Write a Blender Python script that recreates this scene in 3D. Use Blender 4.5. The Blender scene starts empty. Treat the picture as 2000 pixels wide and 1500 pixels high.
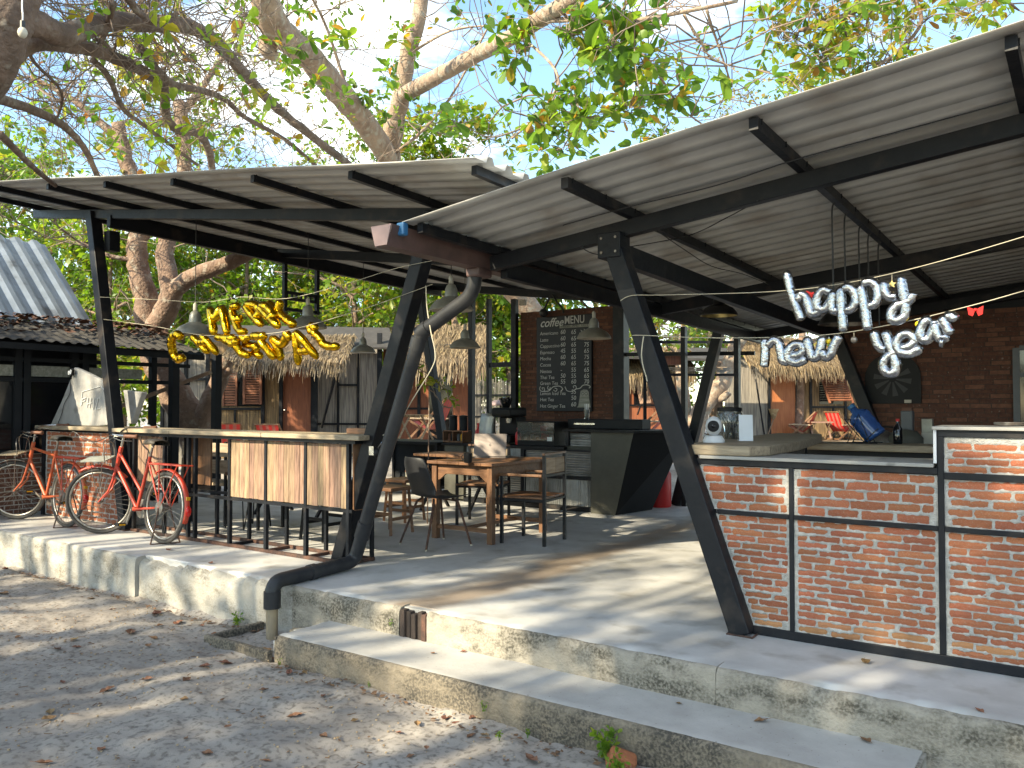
import bpy, math, random
import numpy as np
from mathutils import Vector, Matrix, Quaternion
random.seed(7); RNG = np.random.default_rng(11)
S = bpy.context.scene; COL = S.collection
rad = math.radians
# ---------------------------------------------------------------- camera
FPX, YAW, PIT, EYE = 1610.0, rad(35.2), math.atan(40/1610.0), 1.3
FW = Vector((-math.sin(YAW)*math.cos(PIT), math.cos(YAW)*math.cos(PIT), math.sin(PIT)))
RT = Vector((math.cos(YAW), math.sin(YAW), 0)); UP = RT.cross(FW); CP = Vector((0, 0, EYE))
cd = bpy.data.cameras.new('camera'); cam = bpy.data.objects.new('camera', cd); COL.objects.link(cam)
cd.sensor_width = 36; cd.lens = 36*FPX/2000; cd.clip_start = .05; cd.clip_end = 2000
cam.matrix_world = Matrix(((RT.x, UP.x, -FW.x, CP.x), (RT.y, UP.y, -FW.y, CP.y), (RT.z, UP.z, -FW.z, CP.z), (0, 0, 0, 1)))
S.camera = cam
# survey helpers: where a sight line meets a plane of the place
def ray(u, v): return FW + RT*((u-1000)/FPX) - UP*((v-750)/FPX)
def PZ(u, v, z): d = ray(u, v); return CP + d*((z-EYE)/d.z)
def PY(u, v, y): d = ray(u, v); return CP + d*(y/d.y)
def PX(u, v, x): d = ray(u, v); return CP + d*(x/d.x)
def PD(u, v, dep): return CP + ray(u, v)*dep
# ---------------------------------------------------------------- light
SKYOFF = (3.4, 1.8, .74)
SUN_EL, SUN_TR = rad(31), Vector((.30, .95, 0)).normalized()
sdir = Vector((SUN_TR.x*math.cos(SUN_EL), SUN_TR.y*math.cos(SUN_EL), -math.sin(SUN_EL)))
W = bpy.data.worlds.new('World'); S.world = W; W.use_nodes = True
nt = W.node_tree; nt.nodes.clear()
def nd(t, ty, **k):
    n = t.nodes.new(ty)
    for a, b in k.items():
        if a.startswith('i_'):
            n.inputs[a[2:].replace('_', ' ')].default_value = b
        else: setattr(n, a, b)
    return n
sky = nd(nt, 'ShaderNodeTexSky', sky_type='NISHITA', sun_disc=False, sun_elevation=SUN_EL,
         sun_rotation=math.atan2(-SUN_TR.x, -SUN_TR.y), air_density=1.0, dust_density=.25, ozone_density=5.0)
tc = nd(nt, 'ShaderNodeTexCoord'); mp = nd(nt, 'ShaderNodeMapping'); mp.inputs['Scale'].default_value = (1, 1, 2.6); mp.inputs['Location'].default_value = SKYOFF
ns = nd(nt, 'ShaderNodeTexNoise', i_Scale=2.3, i_Detail=7.0, i_Roughness=.58)
cr = nd(nt, 'ShaderNodeValToRGB'); cr.color_ramp.elements[0].position = .49; cr.color_ramp.elements[1].position = .72
mx = nd(nt, 'ShaderNodeMix', data_type='RGBA'); mx.inputs[7].default_value = (9.0, 9.1, 9.3, 1)
bg = nd(nt, 'ShaderNodeBackground'); bg.inputs[1].default_value = .15
ow = nd(nt, 'ShaderNodeOutputWorld'); L = nt.links.new
L(tc.outputs['Generated'], mp.inputs[0]); L(mp.outputs[0], ns.inputs['Vector']); L(ns.outputs['Fac'], cr.inputs[0])
L(cr.outputs[0], mx.inputs[0]); L(sky.outputs[0], mx.inputs[6]); L(mx.outputs[2], bg.inputs[0]); L(bg.outputs[0], ow.inputs[0])
sl = bpy.data.lights.new('sun', 'SUN'); sl.energy = 3.6; sl.angle = rad(.55); sl.color = (1, .93, .82)
so = bpy.data.objects.new('sun', sl); COL.objects.link(so); so.location = (-8, -25, 18); so.rotation_euler = sdir.to_track_quat('-Z', 'Y').to_euler()
S.view_settings.view_transform = 'Standard'; S.view_settings.look = 'None'
S.view_settings.exposure = 1.74; S.view_settings.gamma = 1.0; S.view_settings.use_curve_mapping = False
S.view_settings.use_white_balance = True; S.view_settings.white_balance_temperature = 7900; S.view_settings.white_balance_tint = 3
S.render.engine = 'CYCLES'; S.cycles.max_bounces = 8; S.cycles.diffuse_bounces = 4; S.cycles.transparent_max_bounces = 8
S.cycles.caustics_reflective = False; S.cycles.caustics_refractive = False; S.cycles.sample_clamp_indirect = 6.0
# ---------------------------------------------------------------- materials
MT = {}
def mat(name, c, rough=.6, metal=0., c2=None, scale=6., detail=6., lo=.35, hi=.65, bump=0., bscale=60., stretch=None, spec=.5,
        rnd=0., bdist=.01, c3=None, s3=40., lo3=.58, hi3=.7, trans=0., rng_hue=0.):
    m = bpy.data.materials.new(name); m.use_nodes = True; t = m.node_tree; t.nodes.clear(); lk = t.links.new
    o = nd(t, 'ShaderNodeOutputMaterial'); b = nd(t, 'ShaderNodeBsdfPrincipled')
    b.inputs['Roughness'].default_value = rough; b.inputs['Metallic'].default_value = metal; b.inputs['Specular IOR Level'].default_value = spec
    if trans: b.inputs['Transmission Weight'].default_value = trans
    tc = nd(t, 'ShaderNodeTexCoord'); vec = tc.outputs['Object']
    if stretch:
        mp = nd(t, 'ShaderNodeMapping'); mp.inputs['Scale'].default_value = stretch; lk(vec, mp.inputs[0]); vec = mp.outputs[0]
    col = None
    if c2 is None: c2 = tuple(x*.8 for x in c)
    n = nd(t, 'ShaderNodeTexNoise', i_Scale=scale, i_Detail=detail, i_Roughness=.6); lk(vec, n.inputs['Vector'])
    r = nd(t, 'ShaderNodeValToRGB'); r.color_ramp.elements[0].position = lo; r.color_ramp.elements[1].position = hi
    r.color_ramp.elements[0].color = (*c, 1); r.color_ramp.elements[1].color = (*c2, 1); lk(n.outputs['Fac'], r.inputs[0]); col = r.outputs[0]
    if c3 is not None:
        n3 = nd(t, 'ShaderNodeTexNoise', i_Scale=s3, i_Detail=4.0); lk(vec, n3.inputs['Vector'])
        r3 = nd(t, 'ShaderNodeMapRange', i_From_Min=lo3, i_From_Max=hi3); lk(n3.outputs['Fac'], r3.inputs[0])
        x = nd(t, 'ShaderNodeMix', data_type='RGBA'); x.inputs[7].default_value = (*c3, 1); lk(r3.outputs[0], x.inputs[0]); lk(col, x.inputs[6]); col = x.outputs[2]
    if rnd or rng_hue:
        oi = nd(t, 'ShaderNodeObjectInfo'); h = nd(t, 'ShaderNodeHueSaturation')
        v = nd(t, 'ShaderNodeMapRange', i_To_Min=1-rnd, i_To_Max=1+rnd*.8); lk(oi.outputs['Random'], v.inputs[0]); lk(v.outputs[0], h.inputs['Value'])
        if rng_hue:
            mm = nd(t, 'ShaderNodeMath', operation='MULTIPLY'); mm.inputs[1].default_value = 7.31; lk(oi.outputs['Random'], mm.inputs[0])
            fr = nd(t, 'ShaderNodeMath', operation='FRACT'); lk(mm.outputs[0], fr.inputs[0])
            v2 = nd(t, 'ShaderNodeMapRange', i_To_Min=.5-rng_hue, i_To_Max=.5+rng_hue); lk(fr.outputs[0], v2.inputs[0]); lk(v2.outputs[0], h.inputs['Hue'])
        lk(col, h.inputs['Color']); col = h.outputs[0]
    lk(col, b.inputs['Base Color'])
    if bump:
        nb = nd(t, 'ShaderNodeTexNoise', i_Scale=bscale, i_Detail=5.0); lk(vec, nb.inputs['Vector'])
        bp = nd(t, 'ShaderNodeBump', i_Strength=bump, i_Distance=bdist); lk(nb.outputs['Fac'], bp.inputs['Height']); lk(bp.outputs[0], b.inputs['Normal'])
        rr = nd(t, 'ShaderNodeMapRange', i_To_Min=max(0, rough-.12), i_To_Max=min(1, rough+.12)); lk(nb.outputs['Fac'], rr.inputs[0]); lk(rr.outputs[0], b.inputs['Roughness'])
    lk(b.outputs[0], o.inputs[0]); MT[name] = m; m['b'] = 1
    return m
mat('steel', (.006, .0075, .011), .45, .0, c2=(.011, .012, .015), scale=9, bump=.10, bscale=40, c3=(.06, .047, .038), s3=5, lo3=.56, hi3=.84, rnd=.15, spec=.22)
mat('rusty', (.12, .055, .035), .85, 0, c2=(.035, .022, .018), scale=14, bump=.4, bscale=90)
mat('sheet', (.50, .495, .475), .5, .0, c2=(.41, .405, .385), scale=2.5, bump=.04, bscale=8, c3=(.26, .215, .175), s3=2.6, lo3=.53, hi3=.80, spec=.4)
mat('gutter', (.11, .062, .055), .5, 0, c2=(.07, .042, .038), scale=7)
mat('gutter_end', (.33, .22, .205), .5, 0)
mat('bluetape', (.02, .12, .26), .45)
mat('conc_top', (.54, .53, .515), .6, 0, c2=(.37, .36, .345), scale=1.7, detail=9, bump=.15, bscale=45, bdist=.004, c3=(.24, .22, .19), s3=4, lo3=.55, hi3=.80)
mat('conc_step', (.44, .425, .40), .8, 0, c2=(.33, .315, .295), scale=3.0, detail=10, bump=.3, bscale=80, bdist=.005, c3=(.15, .13, .11), s3=60, lo3=.66, hi3=.76)
mat('mortar', (.49, .47, .435), .95, 0, c2=(.31, .295, .27), scale=30, lo=.42, hi=.70, bump=1.0, bscale=170, bdist=.010)
mat('brick', (.42, .138, .062), .9, 0, c2=(.30, .088, .042), scale=22, bump=.5, bscale=120, bdist=.004, rnd=.24, rng_hue=.006, c3=(.44, .36, .29), s3=24, lo3=.58, hi3=.74)
mat('brick_pale', (.46, .21, .09), .9, 0, c2=(.36, .15, .07), scale=22, bump=.5, bscale=120, bdist=.004, rnd=.2, rng_hue=.007, c3=(.40, .34, .27), s3=28, lo3=.6, hi3=.72)
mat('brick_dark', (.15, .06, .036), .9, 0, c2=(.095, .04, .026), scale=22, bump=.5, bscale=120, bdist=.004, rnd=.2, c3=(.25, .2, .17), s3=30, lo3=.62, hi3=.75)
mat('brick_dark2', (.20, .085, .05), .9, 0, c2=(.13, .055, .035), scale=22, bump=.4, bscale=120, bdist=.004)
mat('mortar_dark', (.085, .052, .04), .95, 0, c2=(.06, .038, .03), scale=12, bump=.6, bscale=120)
mat('oldwood', (.36, .29, .20), .75, 0, c2=(.20, .15, .10), scale=7, bump=.35, bscale=30, stretch=(.6, 6, 6), rnd=.15)
mat('plank', (.32, .205, .13), .78, 0, c2=(.12, .072, .045), scale=4.5, lo=.40, hi=.68, bump=.25, bscale=22, stretch=(9, 9, .9), rnd=.2, rng_hue=.02)
mat('plank_h', (.40, .31, .22), .75, 0, c2=(.24, .17, .11), scale=5, bump=.25, bscale=22, stretch=(.9, 9, 9), rnd=.2)
mat('teak', (.20, .095, .045), .5, 0, c2=(.11, .05, .025), scale=5, bump=.15, bscale=25, stretch=(1.2, 9, 9), rnd=.15)
mat('teak_v', (.20, .095, .045), .5, 0, c2=(.11, .05, .025), scale=5, bump=.15, bscale=25, stretch=(9, 9, 1.2), rnd=.15)
mat('olive', (.078, .075, .058), .7, 0, c2=(.058, .056, .044), scale=6, bump=.1, bscale=60)
mat('blackboard', (.010, .012, .016), .6)
mat('chalk', (.62, .62, .60), .9)
mat('zinc', (.30, .31, .31), .42, .55, c2=(.18, .18, .175), scale=5)
mat('blackpl', (.010, .010, .011), .5, bump=.05, bscale=80, spec=.2)
mat('shell', (.018, .019, .022), .5, bump=.15, bscale=300, bdist=.001)
mat('chrome', (.55, .55, .53), .25, 1.0, c2=(.35, .33, .3), scale=20)
mat('dullmetal', (.28, .27, .25), .45, .8, c2=(.15, .12, .10), scale=18)
mat('pvc', (.020, .021, .024), .42, c2=(.035, .035, .037), scale=6, c3=(.08, .07, .06), s3=9, lo3=.6, hi3=.9, spec=.25)
mat('pvc_old', (.36, .27, .15), .6, c2=(.20, .16, .12), scale=9, stretch=(1, 1, .3))
mat('red', (.50, .038, .022), .42, c2=(.40, .05, .022), scale=9, c3=(.20, .07, .03), s3=22, lo3=.6, hi3=.72, spec=.5)
mat('orange', (.50, .085, .03), .45, c2=(.40, .08, .03), scale=9, c3=(.22, .10, .03), s3=20, lo3=.55, hi3=.7)
mat('rubber', (.03, .028, .026), .85, c2=(.07, .062, .055), scale=12)
mat('rim', (.42, .40, .37), .35, .85, c2=(.22, .18, .14), scale=25)
mat('leather', (.05, .04, .03), .6, c2=(.10, .08, .06), scale=20)
mat('cork', (.16, .06, .03), .6, c2=(.10, .04, .02))
mat('yellowrefl', (.65, .32, .02), .3); mat('redrefl', (.5, .01, .01), .15)
mat('whitepl', (.62, .63, .64), .35, c2=(.58, .59, .6)); mat('acrylic', (.60, .62, .66), .25, c2=(.55, .57, .6))
mat('gold', (.72, .44, .025), .13, 1.0, c2=(.50, .28, .015), scale=5, bump=.32, bscale=46, bdist=.014)
mat('goldlite', (.85, .66, .05), .2, .9, bump=.4, bscale=40, bdist=.02)
mat('silver', (.46, .47, .49), .08, 1.0, c2=(.34, .35, .37), scale=9, bump=.38, bscale=55, bdist=.012)
mat('twine', (.52, .47, .36), .9); mat('wire', (.015, .015, .016), .6)
mat('redfab', (.55, .02, .02), .5); mat('yellowfab', (.75, .55, .03), .4)
mat('lampgrey', (.33, .32, .27), .4, .25, c2=(.2, .19, .16), scale=6); mat('lampblack', (.012, .012, .013), .4); mat('brass', (.48, .38, .16), .3, .9)
mat('bamboo', (.30, .19, .09), .75, 0, c2=(.09, .055, .028), scale=3.2, lo=.4, hi=.62, bump=.6, bscale=14, bdist=.02, stretch=(16, 16, .45))
mat('bamboo_grey', (.33, .29, .24), .75, 0, c2=(.12, .105, .09), scale=3.2, lo=.4, hi=.62, bump=.6, bscale=14, bdist=.02, stretch=(16, 16, .45))
mat('doorwood', (.27, .085, .035), .55, 0, c2=(.17, .05, .022), scale=4, stretch=(9, 9, .7), bump=.08, bscale=20)
mat('shutter', (.24, .085, .04), .6, 0, c2=(.15, .05, .025), scale=5)
mat('thatch', (.36, .25, .13), .9, 0, c2=(.20, .135, .075), scale=3, stretch=(1, 1, 1), rnd=.1, c3=(.45, .36, .22), s3=9, lo3=.5, hi3=.7)
mat('bark', (.27, .175, .125), .9, 0, c2=(.15, .095, .07), scale=5, bump=.9, bscale=28, bdist=.03, c3=(.30, .25, .20), s3=9, lo3=.55, hi3=.7)
mat('bark_pale', (.36, .26, .19), .9, 0, c2=(.22, .15, .11), scale=5, bump=.8, bscale=34, bdist=.02, c3=(.36, .32, .26), s3=11, lo3=.5, hi3=.68)
mat('bark_dark', (.19, .13, .10), .9, 0, c2=(.10, .068, .052), scale=5, bump=.9, bscale=28, bdist=.03, c3=(.26, .22, .18), s3=9, lo3=.55, hi3=.7)
mat('rotwood', (.075, .05, .038), .9, 0, c2=(.035, .025, .02), scale=9, bump=.6, bscale=40, stretch=(6, 6, 1), rnd=.3)
mat('twig', (.24, .18, .14), .9, 0, c2=(.15, .11, .085))
mat('zincroof', (.36, .40, .43), .38, .65, c2=(.22, .24, .25), scale=2.2, c3=(.05, .045, .04), s3=2.2, lo3=.6, hi3=.75)
mat('tileroof', (.055, .05, .047), .85, c2=(.035, .032, .03), scale=6)
mat('litter', (.20, .095, .055), .85, 0, c2=(.11, .055, .035), rnd=.35, rng_hue=.02)
mat('deadleaf', (.26, .135, .065), .75, 0, c2=(.16, .075, .035), scale=18, rnd=.32, rng_hue=.025, c3=(.08, .045, .03), s3=35, lo3=.62, hi3=.7)
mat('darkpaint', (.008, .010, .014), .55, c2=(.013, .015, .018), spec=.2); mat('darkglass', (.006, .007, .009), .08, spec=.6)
mat('greywood', (.34, .34, .30), .8, c2=(.2, .2, .17), scale=5, stretch=(1, 6, 6))
mat('signconc', (.34, .33, .315), .85, 0, c2=(.20, .195, .19), scale=3, detail=9, bump=.4, bscale=30, bdist=.01, c3=(.13, .12, .115), s3=4.5, lo3=.6, hi3=.76)
mat('paintwhite', (.66, .66, .64), .7); mat('rock', (.45, .34, .22), .85, c2=(.25, .17, .1), bump=.5, bscale=20)
mat('laptop', (.20, .165, .15), .4, .4); mat('laptoplogo', (.14, .12, .11), .3, .5)
mat('bluejug', (.02, .075, .26), .12, c2=(.035, .11, .32), spec=.6, trans=.25)
mat('glass', (.75, .8, .78), .06, trans=.92); mat('silverbag', (.42, .42, .40), .35, .3)
mat('counter_top', (.34, .325, .30), .6, c2=(.26, .25, .23), scale=3, c3=(.16, .15, .14), s3=9)
mat('ochre', (.17, .115, .03), .9); mat('cream', (.5, .46, .38), .7); mat('greyplast', (.10, .105, .11), .5); mat('moss', (.1, .12, .04), .9)
mat('weed', (.10, .24, .03), .6, c2=(.06, .15, .02))
for nme in ('glass',): MT[nme].node_tree.nodes
# weathered cast-concrete faces: pale render with dark lichen below the arris and splash dirt at the foot
def weathered(name, pale, dark, w0=.47, w1=.60):
    m = mat(name, pale, .9, 0, c2=tuple(x*.72 for x in pale), scale=5, detail=10, bump=.7, bscale=70, bdist=.012)
    t = m.node_tree; lk = t.links.new; b = [n for n in t.nodes if n.type == 'BSDF_PRINCIPLED'][0]
    src = b.inputs['Base Color'].links[0].from_socket
    tc = nd(t, 'ShaderNodeTexCoord'); mp = nd(t, 'ShaderNodeMapping'); mp.inputs['Scale'].default_value = (1.1, 1.1, 2.2)
    n = nd(t, 'ShaderNodeTexNoise', i_Scale=2.1, i_Detail=9.0, i_Roughness=.72); lk(tc.outputs['Object'], mp.inputs[0]); lk(mp.outputs[0], n.inputs['Vector'])
    r = nd(t, 'ShaderNodeMapRange', i_From_Min=w0, i_From_Max=w1); lk(n.outputs['Fac'], r.inputs[0])
    n2 = nd(t, 'ShaderNodeTexNoise', i_Scale=70., i_Detail=3.0); lk(tc.outputs['Object'], n2.inputs['Vector'])
    r2 = nd(t, 'ShaderNodeMapRange', i_From_Min=.38, i_From_Max=.58, i_To_Min=.35, i_To_Max=1.0); lk(n2.outputs['Fac'], r2.inputs[0])
    mu = nd(t, 'ShaderNodeMath', operation='MULTIPLY'); lk(r.outputs[0], mu.inputs[0]); lk(r2.outputs[0], mu.inputs[1])
    x = nd(t, 'ShaderNodeMix', data_type='RGBA'); x.inputs[7].default_value = (*dark, 1); lk(mu.outputs[0], x.inputs[0]); lk(src, x.inputs[6]); lk(x.outputs[2], b.inputs['Base Color'])
    return m
weathered('edge_pale', (.40, .375, .33), (.15, .13, .10), .47, .62); weathered('edge_mid', (.36, .32, .26), (.075, .066, .050), .43, .58); weathered('edge_dark', (.25, .205, .15), (.052, .045, .036), .38, .56)
# brown drip stain under the gutter, on the slab
def add_stain():
    t = MT['conc_top'].node_tree; lk = t.links.new; b = [n for n in t.nodes if n.type == 'BSDF_PRINCIPLED'][0]
    src = b.inputs['Base Color'].links[0].from_socket
    tc = nd(t, 'ShaderNodeTexCoord'); sp = nd(t, 'ShaderNodeSeparateXYZ'); lk(tc.outputs['Object'], sp.inputs[0])
    n = nd(t, 'ShaderNodeTexNoise', i_Scale=1.6, i_Detail=6.0); lk(tc.outputs['Object'], n.inputs['Vector'])
    a = nd(t, 'ShaderNodeMath', operation='MULTIPLY_ADD'); a.inputs[1].default_value = .5; lk(n.outputs['Fac'], a.inputs[0]); lk(sp.outputs[0], a.inputs[2])
    d = nd(t, 'ShaderNodeMath', operation='ADD'); d.inputs[1].default_value = 3.30; lk(a.outputs[0], d.inputs[0])
    ab = nd(t, 'ShaderNodeMath', operation='ABSOLUTE'); lk(d.outputs[0], ab.inputs[0])
    r = nd(t, 'ShaderNodeMapRange', i_From_Min=.10, i_From_Max=.30, i_To_Min=.75, i_To_Max=0.); lk(ab.outputs[0], r.inputs[0])
    x = nd(t, 'ShaderNodeMix', data_type='RGBA'); x.inputs[7].default_value = (.19, .125, .075, 1); lk(r.outputs[0], x.inputs[0]); lk(src, x.inputs[6]); lk(x.outputs[2], b.inputs['Base Color'])
add_stain()
def leafmat(name, stops, tr=.45):
    m = bpy.data.materials.new(name); m.use_nodes = True; t = m.node_tree; t.nodes.clear(); lk = t.links.new
    at = nd(t, 'ShaderNodeAttribute', attribute_name='tint'); r = nd(t, 'ShaderNodeValToRGB'); e = r.color_ramp.elements
    e[0].position = stops[0][0]; e[0].color = (*stops[0][1], 1); e[1].position = stops[-1][0]; e[1].color = (*stops[-1][1], 1)
    for p, c in stops[1:-1]: q = e.new(p); q.color = (*c, 1)
    lk(at.outputs['Fac'], r.inputs[0])
    b = nd(t, 'ShaderNodeBsdfPrincipled'); b.inputs['Roughness'].default_value = .45; lk(r.outputs[0], b.inputs['Base Color'])
    tl = nd(t, 'ShaderNodeBsdfTranslucent'); h = nd(t, 'ShaderNodeHueSaturation', i_Value=1.9, i_Saturation=1.05); lk(r.outputs[0], h.inputs['Color']); lk(h.outputs[0], tl.inputs[0])
    x = nd(t, 'ShaderNodeMixShader'); x.inputs[0].default_value = tr; lk(b.outputs[0], x.inputs[1]); lk(tl.outputs[0], x.inputs[2])
    o = nd(t, 'ShaderNodeOutputMaterial'); lk(x.outputs[0], o.inputs[0]); MT[name] = m
leafmat('leaf', [(0, (.045, .10, .014)), (.35, (.10, .19, .022)), (.62, (.19, .27, .03)), (.80, (.26, .24, .03)), (.90, (.34, .19, .03)), (1, (.22, .09, .03))], .5)
leafmat('leaf_dry', [(0, (.07, .10, .02)), (.4, (.17, .19, .04)), (.7, (.28, .22, .06)), (1, (.26, .13, .05))], .5)
leafmat('straw', [(0, (.07, .048, .028)), (.5, (.20, .14, .08)), (1, (.36, .27, .16))], .15)
# ---------------------------------------------------------------- mesh helpers
def V(*a): return Vector(a)
class MB:
    def __init__(s): s.v = []; s.f = []; s.m = []; s.k = 0
    def add(s, vs, fs, M=None):
        o = len(s.v); s.v += [tuple(M @ Vector(p)) if M else tuple(p) for p in vs]; s.f += [tuple(o+i for i in q) for q in fs]; s.m += [s.k]*len(fs); return s
    def box(s, c, sz, R=None):
        x, y, z = sz[0]/2, sz[1]/2, sz[2]/2; c = Vector(c)
        vs = [Vector((a*x, b*y, d*z)) for d in (-1, 1) for b in (-1, 1) for a in (-1, 1)]
        if R: vs = [R @ p for p in vs]
        return s.add([p+c for p in vs], [(0, 2, 3, 1), (4, 5, 7, 6), (0, 1, 5, 4), (2, 6, 7, 3), (0, 4, 6, 2), (1, 3, 7, 5)])
    def bb(s, x0, x1, y0, y1, z0, z1): return s.box(((x0+x1)/2, (y0+y1)/2, (z0+z1)/2), (x1-x0, y1-y0, z1-z0))
    def bar(s, p, q, w, h, up=(0, 0, 1), w2=None, h2=None):
        p = Vector(p); q = Vector(q); d = (q-p).normalized(); u = Vector(up); sd = d.cross(u)
        if sd.length < 1e-5: sd = d.cross(Vector((0, 1, 0)))
        sd.normalize(); u = sd.cross(d); vs = []
        for c, ww, hh in ((p, w, h), (q, w2 or w, h2 or h)):
            vs += [c-sd*ww/2-u*hh/2, c+sd*ww/2-u*hh/2, c+sd*ww/2+u*hh/2, c-sd*ww/2+u*hh/2]
        return s.add(vs, [(0, 1, 2, 3), (7, 6, 5, 4), (0, 4, 5, 1), (1, 5, 6, 2), (2, 6, 7, 3), (3, 7, 4, 0)])
    def tube(s, pts, r, n=8, caps=True, closed=False):
        P = [Vector(p) for p in pts]; N = len(P); r = r if isinstance(r, (list, tuple)) else [r]*N; vs = []; u = None
        for i in range(N):
            if closed: t = (P[(i+1) % N]-P[i-1])
            else: t = P[min(i+1, N-1)]-P[max(i-1, 0)]
            if t.length < 1e-9: t = Vector((0, 0, 1))
            t.normalize()
            if u is None:
                u = t.orthogonal().normalized()
            else:
                u = u-t*u.dot(t)
                u = u.normalized() if u.length > 1e-6 else t.orthogonal().normalized()
            w = t.cross(u)
            for k in range(n):
                a = 2*math.pi*k/n; vs.append(P[i]+(u*math.cos(a)+w*math.sin(a))*r[i])
        fs = []
        for i in range(N if closed else N-1):
            a, b = i*n, ((i+1) % N)*n
            for k in range(n): fs.append((a+k, a+(k+1) % n, b+(k+1) % n, b+k))
        if caps and not closed: fs += [tuple(range(n))[::-1], tuple((N-1)*n+k for k in range(n))]
        return s.add(vs, fs)
    def lathe(s, prof, n=16, M=None, caps=True):
        vs = []; fs = []; K = len(prof)
        for r, z in prof:
            for k in range(n): a = 2*math.pi*k/n; vs.append((r*math.cos(a), r*math.sin(a), z))
        for i in range(K-1):
            for k in range(n): fs.append((i*n+k, i*n+(k+1) % n, (i+1)*n+(k+1) % n, (i+1)*n+k))
        if caps: fs += [tuple(range(n))[::-1], tuple((K-1)*n+k for k in range(n))]
        return s.add(vs, fs, M)
    def ball(s, c, r, n=10, sc=(1, 1, 1)):
        pr = [(max(1e-4, math.sin(math.pi*i/6)), -math.cos(math.pi*i/6)) for i in range(7)]
        return s.lathe([(a*r, b*r) for a, b in pr], n, Matrix.Translation(Vector(c)) @ Matrix.Diagonal((*sc, 1)))
    def poly(s, pts, n, th):        # extruded outline, pts in 3D, thickness along n
        n = Vector(n).normalized()*th; K = len(pts); P = [Vector(p) for p in pts]
        return s.add(P+[p+n for p in P], [tuple(range(K))[::-1], tuple(range(K, 2*K))]+[(i, (i+1) % K, K+(i+1) % K, K+i) for i in range(K)])
    def build(s, name, m, parent=None, smooth=False, bevel=0., kind=None, label=None, M=None):
        me = bpy.data.meshes.new(name); me.from_pydata(s.v, [], s.f)
        for x in (m if isinstance(m, (list, tuple)) else [m]): me.materials.append(MT[x])
        if max(s.m, default=0): me.polygons.foreach_set('material_index', s.m)
        if smooth: me.polygons.foreach_set('use_smooth', [True]*len(me.polygons))
        me.update()
        o = bpy.data.objects.new(name, me); COL.objects.link(o)
        if smooth == 2:
            md = o.modifiers.new('sm', 'EDGE_SPLIT'); md.split_angle = rad(40)
        if bevel:
            md = o.modifiers.new('bv', 'BEVEL'); md.width = bevel; md.segments = 2; md.limit_method = 'ANGLE'
        adopt(o, parent)
        if kind: o['kind'] = kind
        if label: o['label'] = label
        if M: o.matrix_basis = M
        return o
WORLDP = {}
def adopt(o, parent):
    if parent is None: return o
    o.parent = parent
    if parent.name in WORLDP: o.matrix_parent_inverse = Matrix.Translation(-WORLDP[parent.name])
    return o
def tag(o, label, cat, group=None, kind=None):
    o['label'] = label; o['category'] = cat
    if group: o['group'] = group
    if kind: o['kind'] = kind
    return o
def thing(name, label, cat, loc=(0, 0, 0), group=None, world=True, rz=0):
    o = bpy.data.objects.new(name, None); COL.objects.link(o); o.location = loc; o.rotation_euler = (0, 0, rz); o.empty_display_size = .1
    if world: WORLDP[o.name] = Vector(loc)
    return tag(o, label, cat, group)
def copy_tree(o, parent=None):
    c = o.copy(); COL.objects.link(c); c.parent = parent
    if parent is not None: c.matrix_parent_inverse = o.matrix_parent_inverse.copy()
    for ch in list(o.children): copy_tree(ch, c)
    return c
def struct(o): o['kind'] = 'structure'; return o
def npmesh(name, verts, faces, m, parent=None, tint=None, smooth=False, kind=None):
    me = bpy.data.meshes.new(name); verts = np.asarray(verts, np.float32); faces = np.asarray(faces, np.int32); k = faces.shape[1]
    me.vertices.add(len(verts)); me.vertices.foreach_set('co', verts.ravel()); me.loops.add(faces.size); me.loops.foreach_set('vertex_index', faces.ravel())
    me.polygons.add(len(faces)); me.polygons.foreach_set('loop_start', np.arange(0, faces.size, k, dtype=np.int32)); me.polygons.foreach_set('loop_total', np.full(len(faces), k, np.int32))
    if smooth: me.polygons.foreach_set('use_smooth', np.ones(len(faces), bool))
    me.update(calc_edges=True)
    if tint is not None:
        a = me.attributes.new('tint', 'FLOAT', 'POINT'); a.data.foreach_set('value', np.asarray(tint, np.float32))
    me.materials.append(MT[m]); o = bpy.data.objects.new(name, me); COL.objects.link(o); adopt(o, parent)
    if kind: o['kind'] = kind
    return o
def h2(ix, iy, s=0):
    n = (ix.astype(np.int64)*374761393+iy.astype(np.int64)*668265263+s*1442695041) & 0x7fffffff
    n = ((n ^ (n >> 13))*1274126177) & 0x7fffffff
    return ((n ^ (n >> 16)) & 0xffff)/65535.
def vn(x, y, s=0):      # value noise 0..1
    x = np.asarray(x, float); y = np.asarray(y, float); ix = np.floor(x); iy = np.floor(y); fx = x-ix; fy = y-iy; fx = fx*fx*(3-2*fx); fy = fy*fy*(3-2*fy)
    a = h2(ix, iy, s); b = h2(ix+1, iy, s); c = h2(ix, iy+1, s); d = h2(ix+1, iy+1, s)
    return (a*(1-fx)+b*fx)*(1-fy)+(c*(1-fx)+d*fx)*fy
def fbm(x, y, o=4, s=0): return sum(vn(np.asarray(x)*2**i, np.asarray(y)*2**i, s+i)*.5**(i+1) for i in range(o))
def grid(xs, ys): # faces of a grid with len(ys) rows
    nx, ny = len(xs), len(ys); i = np.arange(nx-1)[None, :]+nx*np.arange(ny-1)[:, None]; return np.stack([i, i+1, i+nx+1, i+nx], -1).reshape(-1, 4)
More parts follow.
